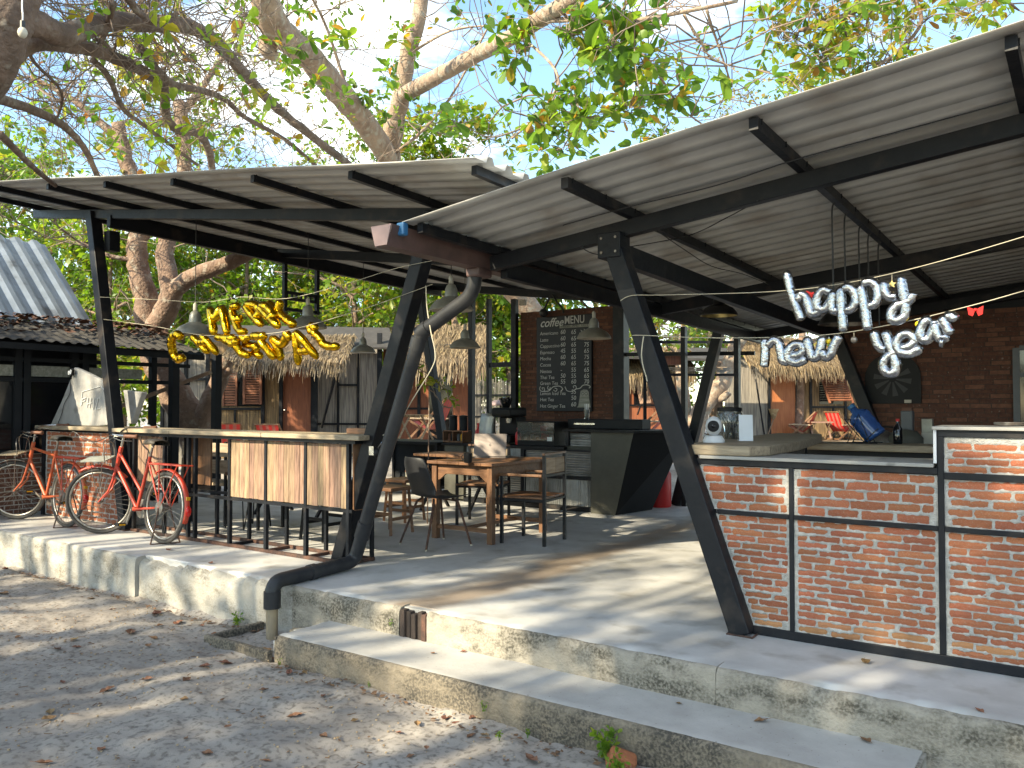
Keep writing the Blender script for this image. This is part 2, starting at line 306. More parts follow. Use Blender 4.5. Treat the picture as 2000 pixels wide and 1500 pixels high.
# ---------------------------------------------------------------- ground
def ground_z(x, y):
    x = np.asarray(x, float); y = np.asarray(y, float)
    z = -.345+.035*np.clip((-x-3)/6, 0, 1)+.02*(fbm(x*.5, y*.5, 3, 3)-.45)
    back = np.clip((y-10.2)/1.2, 0, 1); far = np.clip((y-12)/12, 0, 1)
    return z*(1-back)+(-.02+.16*far)*back
xs = np.unique(np.concatenate([np.linspace(-400, -30, 14), np.linspace(-30, -9.5, 60), np.arange(-9.5, 1.2, .035), np.linspace(1.2, 12, 40), np.linspace(12, 400, 14)]))
ys = np.unique(np.concatenate([np.linspace(-400, -12, 14), np.linspace(-12, .6, 40), np.arange(.6, 4.06, .03), np.linspace(4.06, 14, 24), np.linspace(14, 40, 24), np.linspace(40, 500, 14)]))
GX, GY = np.meshgrid(xs, ys); gz = ground_z(GX, GY)
nearm = np.clip((4.2-GY)/.2, 0, 1)*np.clip((GY-.2)/.6, 0, 1)
foot = np.maximum(0, fbm(GX*3.1, GY*3.1, 4, 21)-.45)
gz = gz+nearm*((fbm(GX*6, GY*6, 3, 5)-.45)*.045-foot*.06+(fbm(GX*17, GY*17, 3, 9)-.4)*.032)
gz = gz-nearm*.035*np.exp(-((GY-3.86)/.07)**2)*(GX < -4.9)*(fbm(GX*2, GY*0, 3, 31))*2.2
g = npmesh('ground', np.stack([GX, GY, gz], -1).reshape(-1, 3), grid(xs, ys), 'mortar', smooth=True); struct(g)
m = mat('sand', (.33, .295, .26), .95, 0, c2=(.19, .165, .145), scale=1.3, detail=12, lo=.40, hi=.72, bump=.55, bscale=230, bdist=.010, c3=(.15, .128, .108), s3=34, lo3=.50, hi3=.68)
g.data.materials[0] = m
def gpt(x, y): return float(ground_z(np.array([x]), np.array([y]))[0])
# ---------------------------------------------------------------- floor slab with chipped arris, cast in bays
SF = 3.93
slab = MB().bb(-11.6, 4, SF+.10, 10.55, -.45, 0).build('floor_slab', 'conc_top'); struct(slab)
def edge_strip(name, x0, x1, yf, ztop, zbot, m, seed, chip, depth=.12, parent=None, topm=None):
    n = int((x1-x0)/.022)+2; X = np.linspace(x0, x1, n); prof = []
    rows = [(depth, 0.), (.06, 0.), (.028, .0), (.012, -.004), (.003, -.014), (0, -.03), (0, -.06)]+[(0, -.06-(ztop-zbot-.06)*k/7) for k in range(1, 8)]
    A = np.zeros((len(rows), n, 3))
    c = np.maximum(0, fbm(X*5, X*0+seed, 4, seed)-.42)*chip; c2 = np.maximum(0, fbm(X*17, X*0+seed, 3, seed+5)-.42)*chip*.7
    for i, (dy, dz) in enumerate(rows):
        w = max(0, 1-abs(dz)/.07) if dy < .1 else 0
        er = (c+c2)*w
        A[i, :, 0] = X; A[i, :, 1] = yf+dy+er*.9*(dy < .05)+(fbm(X*6, X*0+dz*9, 3, seed+2)-.45)*.012*(dz < 0)+(vn(X*33, X*0+dz*60, seed+4)-.5)*.006*(dz < -.01)
        A[i, :, 2] = ztop+dz-er*.55*(dy < .05)+(0 if i else -.0)
    o = npmesh(name, A.reshape(-1, 3), grid(X, rows)[:, ::-1], m, parent, smooth=True)
    for i in (0, n-1):
        pf = [Vector(p) for p in A[1:, i]]; MB().add(pf+[V(pf[0].x, yf+depth, zbot), V(pf[0].x, yf+depth, ztop)], [tuple(range(len(pf)+2))]).build('edge_end', m, parent)
    if topm:
        o.data.materials.append(MT[topm]); mi = np.zeros(len(o.data.polygons), np.int32); mi[:(n-1)*2] = 1; o.data.polygons.foreach_set('material_index', mi)
    return o
edge_strip('slab_edge', -11.6, -6.683, SF-.02, 0.003, -.42, 'edge_pale', 1, .05, .14, slab, 'conc_top')
edge_strip('slab_edge', -6.680, -4.695, SF+.012, 0.003, -.42, 'edge_pale', 2, .30, .11, slab, 'conc_top')
edge_strip('slab_edge', -4.69, -3.66, SF, 0.003, -.42, 'edge_mid', 3, .10, .12, slab, 'conc_top')
edge_strip('slab_edge', -3.42, -1.543, SF-.004, 0.003, -.42, 'edge_mid', 4, .07, .12, slab, 'conc_top')
edge_strip('slab_edge', -1.54, 4.0, SF-.004, 0.003, -.42, 'edge_mid', 8, .08, .12, slab, 'conc_top')
for i, xx in enumerate((-3.63, -3.585, -3.535, -3.49, -3.448)):
    MB().box((xx, SF+.02+.012*(i % 2), -.125-.008*(i % 3)), (.036, .05, .23)).build('joint_board', 'rusty' if i == 4 else 'rotwood', slab, bevel=.004)
MB().bb(-3.66, -3.42, SF+.05, SF+.3, -.4, -.006).build('joint_fill', 'conc_step', slab)
step = MB().bb(-4.30, -.62, 3.55, SF+.004, -.5, -.182).build('step', 'conc_step'); struct(step)
edge_strip('step_edge', -4.31, -.62, 3.47, -.18, -.45, 'edge_dark', 6, .05, .09, step, 'conc_step')
MB().bb(-4.315, -4.305, 3.475, SF, -.45, -.19).build('step_end', 'edge_dark', step); MB().bb(-.62, -.605, 3.48, SF, -.45, -.19).build('step_end', 'edge_pale', step)
# drain pit: a low cast box round the foot of the pipe
dp = thing('drain_pit', 'low open concrete drain box at the foot of the drain pipe', 'drain', (-4.75, 3.72, -.34))
b = MB(); px0, px1, py0, py1 = -5.02, -4.34, 3.44, SF-.01
b.bar((px0, py0+.02, -.335), (px1, py0+.02, -.335), .045, .11); b.bar((px0+.02, py0+.045, -.338), (px0+.02, py1, -.338), .045, .10)
b.build('rim', 'edge_dark', dp, bevel=.01)
MB().bar((px1+.015, py0+.05, -.30), (px1+.015, py1, -.27), .04, .16).build('side_wall', 'conc_step', dp, bevel=.008)
MB().box((-4.55, 3.86, -.30), (.10, .07, .08), Matrix.Rotation(.5, 3, 'Z')).build('rubble', 'rock', dp, bevel=.012)
MB().box((-4.47, 3.82, -.27), (.10, .08, .05), Matrix.Rotation(-.4, 3, 'Z')).build('rubble', 'edge_pale', dp, bevel=.012)
# ---------------------------------------------------------------- pavilions
def zR(x, y): return 2.40+.113*(x+3.43)-.027*(y-4.64)
def zL(x, y): return 2.85+.1345*(-4.12-x)-.030*(y-4.75)
def roof_sheets(par, zf, x0, x1, y0, y1, edge_first):
    pitch = .19; k = 0; y = y0
    while y < y1-.05:
        ye = min(y+.76+.02, y1); pr = []; yy = y
        while yy < ye-1e-6:
            for dy, h in ((0, 0), (.108, 0), (.128, .042), (.170, .042), (.19, 0)):
                if yy+dy <= ye+1e-6: pr.append((yy+dy, h))
            yy += pitch
        P = []
        for a in pr:
            if not P or abs(a[0]-P[-1][0]) > 1e-5: P.append(a)
        XS = np.linspace(x0, x1, 14); A = np.zeros((len(P), len(XS), 3))
        for i, (py, h) in enumerate(P):
            A[i, :, 0] = XS; A[i, :, 1] = py; A[i, :, 2] = [zf(x, py)+h+.0015*(k % 2)+.005*math.sin(x*2.1) for x in XS]
        o = npmesh('roof_sheet', A.reshape(-1, 3), grid(XS, P), 'sheet', par)
        sd = o.modifiers.new('t', 'SOLIDIFY'); sd.thickness = .0025; sd.offset = 1
        y += .76; k += 1
pr = thing('open_pavilion', 'open steel pavilion with rising grey corrugated roof, its slanted post against the brick counter', 'pavilion', (-1.65, 4.64, 0))
pl = thing('open_pavilion', 'open steel pavilion with grey corrugated roof falling to the gutter, over the bar rail', 'pavilion', (-6.5, 4.72, 0))
roof_sheets(pr, lambda x, y: zR(x, y)+.008, -3.47, 2.3, 3.74, 11.0, 0)
roof_sheets(pl, lambda x, y: zL(x, y)+.008, -10.5, -2.9, 3.74, 11.0, 0)
for x in (-3.40, -2.35, -1.30, -.25, .8, 1.85):
    o = MB().bar((x, 3.83, zR(x, 3.83)-.03), (x, 10.7, zR(x, 10.7)-.03), .045, .06).build('purlin', 'steel', pr)
    for k in range(18): pass
for k in range(7):
    x = -4.05-1.035*k
    MB().bar((x, 3.86, zL(x, 3.86)-.028), (x, 10.7, zL(x, 10.7)-.028), .04, .055).build('purlin', 'steel', pl)
MB().bar((-3.0, 3.86, zL(-3, 3.86)-.028), (-3.0, 10.7, zL(-3, 10.7)-.028), .04, .055).build('purlin', 'steel', pl)
# screw tips through the sheets, along the purlins
def screws(par, zf, xs_):
    b = MB()
    for x in xs_:
        for i in range(34):
            y = 3.88+.19*i
            b.box((x+.024*(-1)**i, y, zf(x, y)-.012), (.007, .007, .03))
    b.build('screw_tips', 'steel', par, kind='stuff')
screws(pr, zR, (-3.40, -2.35, -1.30, -.25)); screws(pl, zL, [-4.05-1.035*k for k in range(7)])
def raft(par, zf, x0, x1, y, off, h, w=.07): MB().bar((x0, y, zf(x0, y)+off-h/2), (x1, y, zf(x1, y)+off-h/2), w, h).build('beam', 'steel', par, bevel=.004)
raft(pr, zR, -3.44, 2.3, 4.64, -.062, .10); raft(pr, zR, -3.44, 2.3, 7.30, -.062, .11); raft(pr, zR, -3.44, 2.3, 10.0, -.062, .11)
raft(pl, zL, -10.35, -3.5, 4.75, -.057, .095); raft(pl, zL, -8.7, -3.5, 7.04, -.057, .11); raft(pl, zL, -8.9, -3.5, 10.0, -.057, .11)
def ybeam(par, x, y0, y1, z0, z1, w, h): MB().bar((x, y0, z0), (x, y1, z1), w, h).build('beam', 'steel', par, bevel=.004)
ybeam(pl, -8.62, 4.7, 10.2, 3.27, 3.12, .07, .13)
ybeam(pr, -2.44, 4.72, 10.05, 2.25, 2.10, .07, .13)
ybeam(pr, -3.40, 4.72, 10.4, 2.255, 2.12, .06, .12)
# posts (slanted box section), front and back frame
def post(par, p, q, w=.12): MB().bar(p, q, w, w, up=(0, 1, 0)).build('post', 'steel', par, bevel=.008)
post(pr, (-1.64, 4.60, 0), (-2.47, 4.62, 2.33)); post(pr, (-1.64, 9.95, 0), (-2.44, 9.95, 2.15), .13)
MB().bb(-2.55, -2.39, 4.55, 4.69, 2.22, 2.38).build('post_head', 'steel', pr, bevel=.005)
for dx in (-.05, .05):
    for dz in (2.255, 2.345): MB().lathe([(.009, 0), (.009, .007)], 6, Matrix.Translation((-2.47+dx, 4.55, dz)) @ Matrix.Rotation(math.pi/2, 4, 'X')).build('bolt', 'dullmetal', pr)
for fx, fy, pp in ((-1.64, 4.60, pr), (-5.13, 4.80, pl), (-8.22, 4.72, pl)):
    MB().tube([(fx+a*.072, fy+c*.066, .004) for a, c in ((-1, -1), (1, -1), (1, 1), (-1, 1))], .007, 6, closed=True).build('weld_bead', 'rusty', pp)
post(pl, (-8.22, 4.72, 0), (-9.02, 4.74, 3.42)); post(pl, (-5.13, 4.80, 0), (-4.07, 4.75, 2.76))
post(pl, (-8.2, 9.95, 0), (-8.85, 9.95, 3.2)); post(pl, (-4.42, 9.95, 0), (-3.8, 9.95, 2.35))
MB().bb(-8.86, -8.74, 4.78, 4.9, 2.98, 3.2).build('bracket', 'steel', pl, bevel=.004)
for x, t in ((-4.3, 2.3), (-3.6, 2.2)): MB().bb(x-.03, x+.03, 9.9, 9.98, 0, t).build('post', 'steel', pr)
for z in (1.98,): MB().bar((-5.2, 10.05, z), (-3.5, 10.3, z-.03), .04, .05).build('rail', 'steel', pr)
for u, t in ((922, 2.98), (956, 2.9), (1006, 2.86)):
    x = PY(u, 700, 10.0).x; w = .085 if u != 956 else .05
    MB().bb(x-w/2, x+w/2, 9.95, 10.03, 0, t).build('post', 'steel', pl)
x1, x2 = PY(956, 690, 10.0).x, PY(1006, 690, 10.0).x
MB().bb(x1, x2, 9.96, 10.02, 1.86, 1.93).build('rail', 'steel', pl)
# hanging frame under the side beam
ha = PX(557, 520, -8.62); hb = PX(620, 530, -8.62); fz0, fz1 = 2.52, 3.14
for p in (ha, hb): MB().bb(-8.65, -8.60, p.y-.025, p.y+.025, fz0, fz1).build('hanger', 'steel', pl)
for z in (fz0+.03, fz0+.17, fz0+.25): MB().bb(-8.64, -8.61, ha.y, hb.y, z-.02, z+.02).build('hanger_rail', 'steel', pl)
b = MB()
for i in range(7):
    y = ha.y+(hb.y-ha.y)*(i+.5)/7; b.bb(-8.637, -8.613, y-.012, y+.012, fz0+.19, fz0+.23)
b.build('hanger_rungs', 'steel', pl, kind='stuff')
# box gutter with end cap, in the valley
gt = MB(); gx = -3.56
def gprof(y, dz): z = 2.335-.012*(y-3.7)+dz; return [(gx-.085, y, z+.065), (gx-.05, y, z-.06), (gx+.05, y, z-.06), (gx+.085, y, z+.065)]
for y0, y1 in ((3.66, 4.66), (4.66, 10.6)):
    a, c = gprof(y0, 0), gprof(y1, 0); gt.add(a+c, [(0, 1, 5, 4), (1, 2, 6, 5), (2, 3, 7, 6)])
o = gt.build('gutter', 'gutter', pr); sd = o.modifiers.new('t', 'SOLIDIFY'); sd.thickness = .006
MB().poly(gprof(3.655, 0), (0, -1, 0), .006).build('gutter_end_cap', 'gutter_end', pr)
MB().bb(gx+.06, gx+.12, 3.72, 3.77, 2.34, 2.42).build('joint_tape', 'bluetape', pr, bevel=.01)
MB().bb(gx-.06, gx+.06, 4.56, 4.72, 2.20, 2.27).build('outlet_box', 'gutter', pr, bevel=.015)
# ---------------------------------------------------------------- bricks
def brick_mesh(seed):
    r = random.Random(seed); b = MB(); nx, nz = 7, 3; vs = []; fs = []
    for j in range(nz):
        for i in range(nx):
            x = i/(nx-1)-.5; z = j/(nz-1)-.5
            ex = .02 if i in (0, nx-1) else 0
            vs.append((x*(1-.06*r.random()*(j != 1))+ex*r.uniform(-1, 1), -.5+r.uniform(0, .14)*((i in (0, nx-1)) or j != 1), z*(1-.16*r.random()*(1 if i in (0, nx-1) else .6))))
    n = len(vs); vs += [(i/(nx-1)-.5, .5, j/(nz-1)-.5) for j in range(nz) for i in range(nx)]
    for j in range(nz-1):
        for i in range(nx-1): a = j*nx+i; fs.append((a, a+1, a+nx+1, a+nx))
    rim = list(range(nx))+[nx*j+nx-1 for j in range(1, nz)]+[nx*(nz-1)+i for i in range(nx-2, -1, -1)]+[nx*j for j in range(nz-2, 0, -1)]
    for a, c in zip(rim, rim[1:]+rim[:1]): fs.append((a, a+n, c+n, c))
    me = bpy.data.meshes.new('brick'); me.from_pydata(vs, [], fs); me.update(); return me
BRK = {}
for mname in ('brick', 'brick_pale', 'brick_dark'):
    BRK[mname] = []
    for k in range(6):
        me = brick_mesh(k); me.materials.append(MT[mname]); BRK[mname].append(me)
def brick_rows(x0f, x1, z0, z1, ch, bl, gap, seed):
    r = random.Random(seed); n = int(round((z1-z0)/ch)); ch = (z1-z0)/n; out = []
    for j in range(n):
        zc = z0+(j+.5)*ch; x0 = x0f(zc)+.012; x = x0-(bl*.5 if j % 2 else 0)+r.uniform(-.02, .02); xe = x1-.012
        while x < xe-.02:
            w = bl*r.uniform(.93, 1.06); a, c = max(x, x0), min(x+w, xe)
            if c-a > .035: out.append(((a+c)/2, zc+r.uniform(-.002, .002), c-a-gap*r.uniform(.75, 1.35), ch-gap*r.uniform(.6, .95), j))
            x += w
    return out
def brick_wall(par, x0f, x1, z0, z1, y, ch, bl, gap, seed, res, pale=None, bm='brick', mm='mortar', xmin=None, relief=.004, plaster=0.):
    B = brick_rows(x0f, x1, z0, z1-plaster, ch, bl, gap, seed); r = random.Random(seed+99)
    for cx, cz, w, h, j in B:
        k = bm if not (pale and cz < pale and r.random() < (1.25-cz/pale)) else 'brick_pale'
        o = bpy.data.objects.new('brick', r.choice(BRK[k])); COL.objects.link(o)
        o.location = (cx, y+.018-.0005+r.uniform(-.0015, .0015), cz); o.scale = (w+.006, .036, h+.005); o.rotation_euler = (r.uniform(-.02, .02), r.uniform(-.012, .012), r.uniform(-.008, .008)); adopt(o, par)
    xm = min(x0f(z0), x0f(z1)); XS = np.arange(xm, x1+res*.5, res); ZS = np.arange(z0, z1+res*.5, res); X, Z = np.meshgrid(XS, ZS)
    d = np.full(X.shape, 1.)
    for cx, cz, w, h, j in B:
        i0, i1 = np.searchsorted(XS, [cx-w/2-.05, cx+w/2+.05]); k0, k1 = np.searchsorted(ZS, [cz-h/2-.05, cz+h/2+.05])
        sx = X[k0:k1, i0:i1]; sz = Z[k0:k1, i0:i1]; rr = .008
        qx = np.abs(sx-cx)-w/2+rr; qz = np.abs(sz-cz)-h/2+rr
        dd = np.hypot(np.maximum(qx, 0), np.maximum(qz, 0))+np.minimum(np.maximum(qx, qz), 0)-rr
        d[k0:k1, i0:i1] = np.minimum(d[k0:k1, i0:i1], dd)
    n1 = fbm(X*38, Z*38, 3, seed)-.44; n2 = vn(X*120, Z*120, seed+7)-.5; n3 = fbm(X*7, Z*7, 2, seed+3)-.4
    t = np.clip((d+n1*.020+n3*.012+.002)/.006, 0, 1); t = t*t*(3-2*t)
    Yv = y-(relief*(t*1.9-1.2)+t*(n1*.008+n2*.003))
    XX = np.maximum(X, np.array([x0f(z) for z in ZS])[:, None])
    npmesh('mortar', np.stack([XX, Yv, Z], -1).reshape(-1, 3), grid(XS, ZS), mm, par, smooth=True)
# ---------------------------------------------------------------- right brick counter
bc = thing('brick_counter', 'orange brick counter in black steel frames at the right edge of the slab', 'counter', (-.7, 4.7, 0))
yb = 4.64; slant = lambda z: -1.585-.355*z
XB1, XB2 = -1.375, -.632; XR = .95
zm = PY(1700, 1022, yb).z
brick_wall(bc, slant, XB1-.012, .05, zm-.012, yb, .0395, .175, .0125, 1, .0055, pale=.15)
brick_wall(bc, slant, XB1-.012, zm+.014, .945, yb, .0505, .175, .0135, 2, .0055)
brick_wall(bc, lambda z: XB1+.012, XB2-.014, .05, zm-.012, yb, .0395, .178, .0125, 3, .0055, pale=.17)
brick_wall(bc, lambda z: XB1+.012, XB2-.014, zm+.014, .945, yb, .0505, .178, .0135, 4, .0055)
brick_wall(bc, lambda z: XB2+.014, XR, .05, zm-.012, yb, .0395, .182, .0125, 5, .0055, pale=.15)
brick_wall(bc, lambda z: XB2+.014, XR, zm+.014, .925, yb, .0480, .182, .0130, 6, .0055)
brick_wall(bc, lambda z: XB2+.014, XR, .960, 1.135, yb, .0400, .182, .0130, 8, .0055, plaster=.028)
MB().bb(-1.6, XR, yb+.025, yb+.40, .01, .93).build('core', 'mortar', bc); MB().bb(XB2, XR, yb+.025, yb+.30, .93, 1.14).build('core', 'mortar', bc)
MB().add([(slant(0)+.01, yb+.024, .01), (-1.59, yb+.024, .01), (-1.59, yb+.024, .93), (slant(.93)+.01, yb+.024, .93), (slant(0)+.01, yb+.4, .01), (-1.59, yb+.4, .01), (-1.59, yb+.4, .93), (slant(.93)+.01, yb+.4, .93)],
         [(0, 1, 2, 3), (7, 6, 5, 4), (0, 3, 7, 4), (3, 2, 6, 7)]).build('core', 'mortar', bc)
fr = lambda x0, x1, z0, z1: MB().bb(x0, x1, yb-.016, yb+.03, z0, z1).build('frame_bar', 'steel', bc, bevel=.003)
fr(-1.60, XR, .002, .05); fr(XB1-.0125, XB1+.0125, .05, .947); fr(XB2-.0145, XB2+.0145, .05, 1.137)
fr(-1.80, XB1-.013, zm-.012, zm+.013); fr(XB1+.013, XB2-.015, zm-.012, zm+.013); fr(XB2+.015, XR, zm-.012, zm+.013)
fr(-1.93, XB2-.015, .947, .982); fr(XB2+.015, XR, .925, .960); fr(XB2-.0145, XR, 1.137, 1.172)
MB().bb(-1.90, XB2-.03, yb-.035, yb+.42, .983, 1.002).build('counter_board', 'counter_top', bc, bevel=.003)
MB().bb(XB2-.035, XR, yb-.04, yb+.32, 1.173, 1.19).build('counter_board', 'counter_top', bc, bevel=.003)
MB().bb(XB2-.032, XB2-.017, yb-.02, yb+.31, 1.003, 1.172).build('end_board', 'whitepl', bc, bevel=.002)
# live-edge slab bar running back
wb = thing('wooden_bar_top', 'thick weathered wood bar top running back from the brick counter', 'bar top', (-1.8, 5, 0))
def slabtop(par, pts, z0, z1, m):
    MB().poly([(x, y, z0) for x, y in pts], (0, 0, 1), z1-z0).build('bar_plank', m, par, bevel=.008)
slabtop(wb, [(-2.02, 4.62), (-1.60, 4.60), (-1.53, 4.75), (-1.55, 5.4), (-1.66, 6.2), (-1.80, 6.9), (-2.16, 6.9), (-2.10, 5.5)], 1.004, 1.062, 'oldwood')
slabtop(wb, [(-2.2, 6.93), (-.6, 6.95), (-.55, 7.35), (-2.25, 7.35)], .93, .985, 'oldwood')
MB().bb(-2.12, -.62, 7.0, 7.3, .0, .928).build('cabinet', 'blackpl', wb, bevel=.004)  # added dark block, put in to close off the bright gap under the plank
for x, y in ((-1.9, 6.7), (-2.19, 7.15), (-.585, 7.15)): MB().bb(x-.03, x+.03, y-.03, y+.03, 0, .929 if y > 7 else 1.0035).build('leg', 'steel', wb)
# ---------------------------------------------------------------- left bar rail
lb = thing('bar_rail', 'long wood-topped bar rail with plank panels in a black steel rack', 'bar', (-6.5, 4.8, 0))
yf, yk = 4.70, 4.98
for x0, x1, dz in ((-7.30, -5.92, .0), (-5.915, -4.72, .0)): MB().bb(x0, x1, yf-.10, yk+.02, 1.015, 1.055).build('top_plank', 'oldwood', lb, bevel=.006)
MB().bb(-8.33, -7.305, yf-.10, yk+.02, 1.015, 1.055).build('top_plank', 'oldwood', lb, bevel=.006)
MB().bb(-8.3, -4.8, yf-.06, yk, .985, 1.013).build('top_rail', 'steel', lb)
vx = [PY(u, 1000, yf).x for u in (381, 449, 520, 598, 681)]
for x in vx: MB().bb(x-.016, x+.016, yf-.016, yf+.016, .03, .985).build('upright', 'steel', lb)
vb = [PY(u, 1000, yk).x for u in (365, 427, 490, 563, 640)]
for x in vb+[vx[-1]]: MB().bb(x-.014, x+.014, yk-.03, yk-.002, .03, .985).build('upright', 'steel', lb)
xl = -8.1; xr = vx[-1]
for y in (yf, yk-.016): MB().bb(xl, xr+.02, y-.015, y+.015, 0.002, .03).build('floor_rail', 'rusty', lb)
for x in vx[1:]: MB().bb(x-.012, x+.012, yf+.015, yk-.032, 0.004, .028).build('floor_tie', 'rusty' if x > -6.3 else 'steel', lb)
zr = .44; MB().bb(xl, xr+.05, yf-.014, yf+.014, zr-.014, zr+.012).build('mid_rail', 'steel', lb); MB().bb(xl, xr, yk-.03, yk-.004, zr-.014, zr+.012).build('mid_rail', 'steel', lb)
def plank_panel(par, x0, x1, y, z0, z1, n, seed, mname='plank'):
    r = random.Random(seed); w = (x1-x0)/n; x = x0
    for i in range(n):
        ww = w*r.uniform(.9, 1.1) if i < n-1 else x1-x
        MB().bb(x+.0015, x+ww-.0015, y-.009+r.uniform(-.002, .002), y+.009, z0+r.uniform(0, .006), z1-r.uniform(0, .006)).build('plank', mname, par, bevel=.0025); x += ww
for a, c, s in ((1, 2, 1), (2, 3, 2), (3, 4, 3)): plank_panel(lb, vx[a]+.018, vx[c]-.018, yf, zr+.015, .98, 7, s)
for k in range(2): MB().bb(vx[4]+.02, vx[4]+.036, yf+.02+k*.125, yf+.14+k*.125, zr+.0, .98).build('plank', 'teak_v', lb, bevel=.003)
plank_panel(lb, -8.02, -7.55, yf+.02, .52, .98, 8, 5); MB().bb(-7.50, -7.15, yk-.02, yk, .5, .98).build('plank', 'teak_v', lb)
for x in (-8.06, -7.52, -7.12): MB().bb(x-.016, x+.016, yf-.016, yf+.016, .03, .985).build('upright', 'steel', lb)
# brick pier with plank cap
pi = thing('brick_pier', 'low brick wall under a weathered plank behind the two red bicycles', 'wall', (-9.2, 4.9, 0))
brick_wall(pi, lambda z: -10.12, -8.36, .01, .985, 4.80, .054, .19, .012, 12, .012, bm='brick', mm='mortar')
MB().bb(-10.12, -8.36, 4.812, 5.05, .01, .985).build('core', 'mortar', pi); MB().bb(-10.2, -8.34, 4.70, 5.08, 1.012, 1.055).build('cap_plank', 'oldwood', pi, bevel=.008)
MB().bb(-10.19, -10.123, 4.78, 4.86, 0, 1.01).build('corner_post', 'steel', pi); MB().bb(-8.355, -8.29, 4.78, 4.86, 0, 1.01).build('corner_post', 'steel', pi); MB().bb(-10.12, -8.36, 4.79, 4.86, .987, 1.01).build('cap_rail', 'steel', pi)
# ---------------------------------------------------------------- menu wall and back wall
def brick_field(par, x0, x1, z0, z1, y, ch, bl, gap, seed, bm, mm, x0f=None):
    r = random.Random(seed); b = MB(); b2 = MB(); n = int((z1-z0)/ch)
    for cx, cz, w, h, j in brick_rows(x0f or (lambda z: x0-.012), x1+.012, z0, z1, ch, bl, gap, seed):
        d = r.uniform(0, .004); (b if r.random() < .75 else b2).bb(cx-w/2, cx+w/2, y-d, y+.01, cz-h/2, cz+h/2)
    b.build('brickwork', bm, par, kind='stuff'); b2.build('brickwork', 'brick_dark2', par, kind='stuff'); MB().poly([((x0f(z0) if x0f else x0), y+.003, z0), (x1, y+.003, z0), (x1, y+.003, z1), ((x0f(z1) if x0f else x0), y+.003, z1)], (0, 1, 0), .157).build('core', mm, par)
mw = thing('brick_wall', 'brown brick wall carrying the coffee menu board behind the bar', 'wall', (-6.1, 10.1, 0))
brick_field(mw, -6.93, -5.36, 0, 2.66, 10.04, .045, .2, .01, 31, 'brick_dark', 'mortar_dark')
MB().bb(-5.355, -5.19, 9.98, 10.14, 0, 2.66).build('corner_post', 'steel', mw); MB().box((-6.86, 10.0, 2.80), (.1, .05, .08)).build('junction_box', 'cream', mw)
rw = thing('brick_wall', 'dark brick back wall with the dartboard cabinet and a framed window', 'wall', (0, 10.1, 0))
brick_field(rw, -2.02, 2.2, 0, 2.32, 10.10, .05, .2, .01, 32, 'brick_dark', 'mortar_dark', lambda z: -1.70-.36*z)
MB().bb(-2.3, 2.2, 10.11, 10.24, 2.322, 2.62).build('wall_top', 'darkpaint', rw)
wx = PY(1985, 700, 10.09).x; wz0, wz1 = 1.0, PY(1985, 680, 10.09).z
for x in (wx, wx+.9): MB().bb(x-.03, x+.03, 10.04, 10.095, wz0, wz1).build('window_frame', 'greyplast', rw)
for z in (wz0, wz1-.28, wz1): MB().bb(wx+.03, wx+.87, 10.045, 10.095, z-.025, z+.025).build('window_frame', 'greyplast', rw)
MB().bb(wx+.03, wx+.87, 10.07, 10.09, wz0, wz1).build('window_pane', 'darkglass', rw)
rs = thing('brick_wall', 'dark brick side wall beyond the right frame edge of the kitchen', 'wall', (2.3, 7.5, 0))
MB().bb(2.21, 2.35, 4.66, 10.3, 0, 2.5).build('core', 'mortar_dark', rs)
# ---------------------------------------------------------------- curves and pipes
def cat_rom(pts, k=6, closed=False):
    P = [Vector(p) for p in pts]; out = []; N = len(P)
    for i in range(N if closed else N-1):
        a = P[(i-1) % N] if closed else P[max(i-1, 0)]; b, c = P[i], P[(i+1) % N]; d = P[(i+2) % N] if closed else P[min(i+2, N-1)]
        for j in range(k):
            t = j/k; out.append(.5*((2*b)+(c-a)*t+(2*a-5*b+4*c-d)*t*t+(3*b-a-3*c+d)*t*t*t))
    if not closed: out.append(P[-1])
    return out
def elbow(pts, r, k=5):     # round the corners of a path
    P = [Vector(p) for p in pts]; out = [P[0]]
    for a, b, c in zip(P, P[1:], P[2:]):
        u = (a-b).normalized()*r; w = (c-b).normalized()*r
        for j in range(k+1):
            t = j/k; out.append((b+u)*(1-t)**2+b*2*t*(1-t)+(b+w)*t*t)
    out.append(P[-1]); return out
dpp = thing('drain_pipe', 'dark PVC drain pipe from the gutter down the slanted post to the pit', 'pipe', (-4.75, 4.6, 0))
q2 = PY(822, 650, 4.60); q3 = Vector((-4.80, 4.64, .058)); q4 = Vector((-4.735, 3.79, .052)); q5 = Vector((-4.735, 3.79, -.10)); o1 = Vector((-3.58, 4.62, 2.22)); o2 = Vector((-3.60, 4.62, 2.08))
MB().tube(elbow([o1, o2, q2, q3, q4, q5], .09), .053, 14).build('pipe', 'pvc', dpp, smooth=2)
MB().tube([q5+V(0, 0, .005), q5+V(0, 0, -.26)], .041, 14).build('lower_pipe', 'pvc_old', dpp, smooth=2)
def sleeve(p, d, l=.09): d = d.normalized(); MB().tube([p-d*l/2, p-d*l/2*.98, p+d*l/2*.98, p+d*l/2], [.054, .060, .060, .054], 14).build('sleeve', 'pvc', dpp, smooth=2)
sleeve(q3+(q2-q3)*.145, q2-q3, .14); sleeve(q2+(o2-q2)*.06, o2-q2, .1); sleeve(q2+(q3-q2)*.045, q3-q2, .1); sleeve(q3+(q4-q3)*.55, q4-q3, .06); sleeve(q5+V(0, 0, .03), V(0, 0, 1), .12)
MB().tube([q3+(q4-q3)*.52+V(.056*math.cos(a), 0, .056*math.sin(a)) for a in np.linspace(0, 6.28, 16)], .003, 5, closed=True).build('twine_tie', 'bluetape', dpp)
